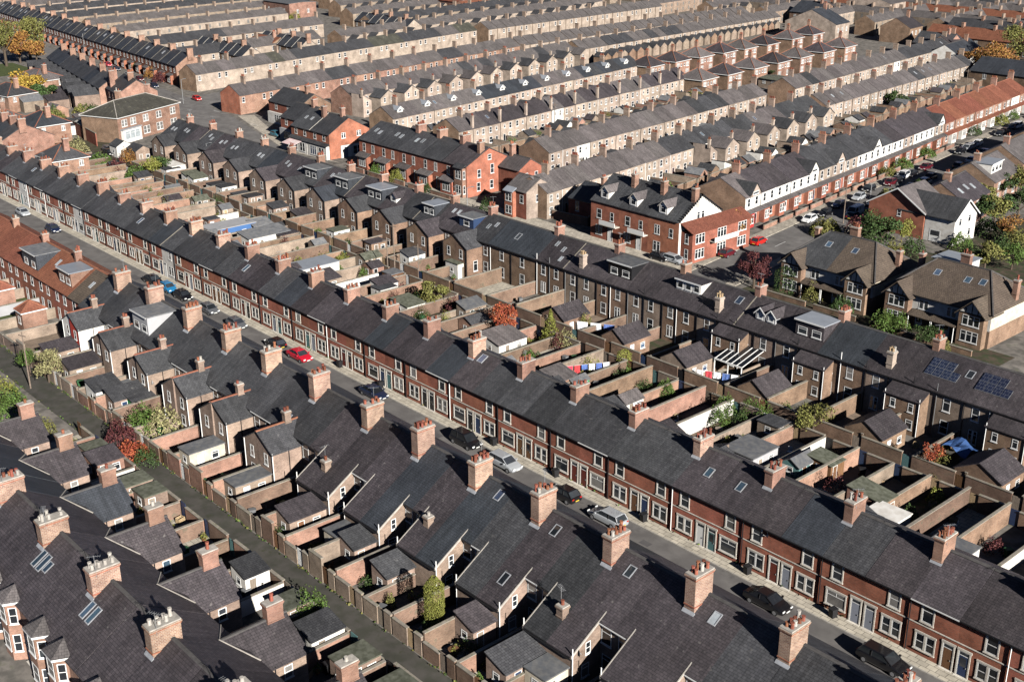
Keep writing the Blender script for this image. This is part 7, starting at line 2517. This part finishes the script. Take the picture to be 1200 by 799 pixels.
# ------------------------------------------------------------------ labels of the rows
ROWTEXT = dict(
    front=('red brick house with %(door)s door', 'in the street terrace', 'red brick house in the street terrace'),
    cat=('slate roofed house with low sloping back wing', 'on the near side of the street', ''),
    gab=('grey slate house with gabled back wing', 'on the near side of the street', ''),
    redtile=('red tiled house', 'at the left of the street', ''),
    bays=('purple slate house with stone topped stack', 'in the bottom left row', ''),
    lane=('brown brick house', 'beyond the back lane', ''),
    w=('brick house', 'on the busy side street', ''),
    red=('red roofed house', 'up the side street', ''),
    deep=('deep red brick house', 'with front bays', ''),
    corner=('tall red house with a gabled dormer', 'in the corner block', ''),
    edge=('orange gabled terrace house', 'at the left edge', ''),
    hips=('red brick pair under a hipped roof', 'among the hipped pairs', ''),
    r1=('buff brick house', 'in the first cross row', ''),
    r2=('buff brick house', 'in the second cross row', ''),
    r3=('buff house under tall eaves stacks', 'in the third cross row', ''),
    r4=('cream house in the row of white dormers', 'of the fourth cross row', ''),
)
FARTEXT = dict(r5='buff house in the far row with gabled back wings', r6='grey roofed orange brick house in the far sixth row', r7='cream house in the far seventh row of the hill', upper='dark bay fronted house in the terrace on the upper left street',
               upback='brick house with long back wing at the upper left', m1='cream house in the short row above the dark terrace', m2='cream house in a short row at the top left', st='dark fronted house in a stepped row with pale party walls',
               tr='red roofed dark house in the terrace at the top right', tg='grey roofed dark house in the terrace at the top right')
for row, lst in ROWS.items():
    if row in FARTEXT:
        for r_, p in lst:
            r_['label'] = FARTEXT[row]
        continue
    head, tail, _ = ROWTEXT[row]
    vis = [(r_, p) for r_, p in lst if in_view(p, 12)]
    hid = [r_ for r_, p in lst if not in_view(p, 12)]
    vis.sort(key=lambda k: -pix(k[1])[0])
    up = row in ('r1', 'r2', 'r3', 'r4', 'w', 'red', 'hips')
    if up:
        vis.sort(key=lambda k: -pix(k[1])[1])
    for i, (r_, p) in enumerate(vis):
        h = head
        if row == 'front':
            h = head % dict(door=DNAME[r_['_door']])
            if r_['_white']:
                h = 'white painted house'
        ex = r_.get('_extra')
        if ex:
            h = h.split(' with ')[0]+' with '+ex
        lab = '%s, %s from the near end %s' % (h, nth(i+1), tail)
        ws = lab.split()
        if len(ws) > 16:
            lab = '%s, %s from the near end' % (h, nth(i+1))+' '+tail.split(' ', 2)[-1]
        r_['label'] = ' '.join(lab.split()[:16])
    for r_ in hid:
        r_['label'] = (head % dict(door='black') if '%' in head else head)+', out of view'
o_ = len(FAR.V)
FAR.add(FARB.V, FARB.F, [FARB.mats[k] for k in FARB.M])
struct('distant_houses', FAR, 'stuff')
for o in bpy.data.objects:
    for k in ('_door', '_white', '_extra'):
        if k in o:
            del o[k]

# ------------------------------------------------------------------ light
LX, LY, LZ = .885, -.205, .405
SUN = Vector((LX, LY, LZ)).normalized()
el = math.asin(SUN.z)
sd = bpy.data.lights.new('sun', 'SUN')
sd.energy = 5.0
sd.angle = math.radians(.5)
sd.color = (1.0, .955, .89)
so = bpy.data.objects.new('sun', sd)
COL.objects.link(so)
so.rotation_euler = (-SUN).to_track_quat('-Z', 'Y').to_euler()
w = bpy.data.worlds.new('World')
scene.world = w
w.use_nodes = True
nt = w.node_tree
sky = nt.nodes.new('ShaderNodeTexSky')
sky.sky_type = 'NISHITA'
sky.sun_disc = False
sky.sun_elevation = el
sky.sun_rotation = math.atan2(SUN.x, SUN.y)
sky.air_density = .22
sky.dust_density = .15
sky.ozone_density = 2
nt.links.new(sky.outputs[0], nt.nodes['Background'].inputs[0])
nt.nodes['Background'].inputs[1].default_value = .05
vs_ = scene.view_settings
vs_.view_transform = 'Standard'
vs_.look = 'None'
vs_.exposure = .8
vs_.gamma = 1
scene.cycles.max_bounces = 4
scene.cycles.diffuse_bounces = 0
scene.cycles.glossy_bounces = 2
scene.cycles.use_denoising = True
print('OBJECTS', len(bpy.data.objects), 'MESHES', len(bpy.data.meshes))

for o in bpy.data.objects:
    if 'label' in o and not 4 <= len(o['label'].replace('-', ' ').split()) <= 16: print('DEBUGLAB', o.name, o['label'])
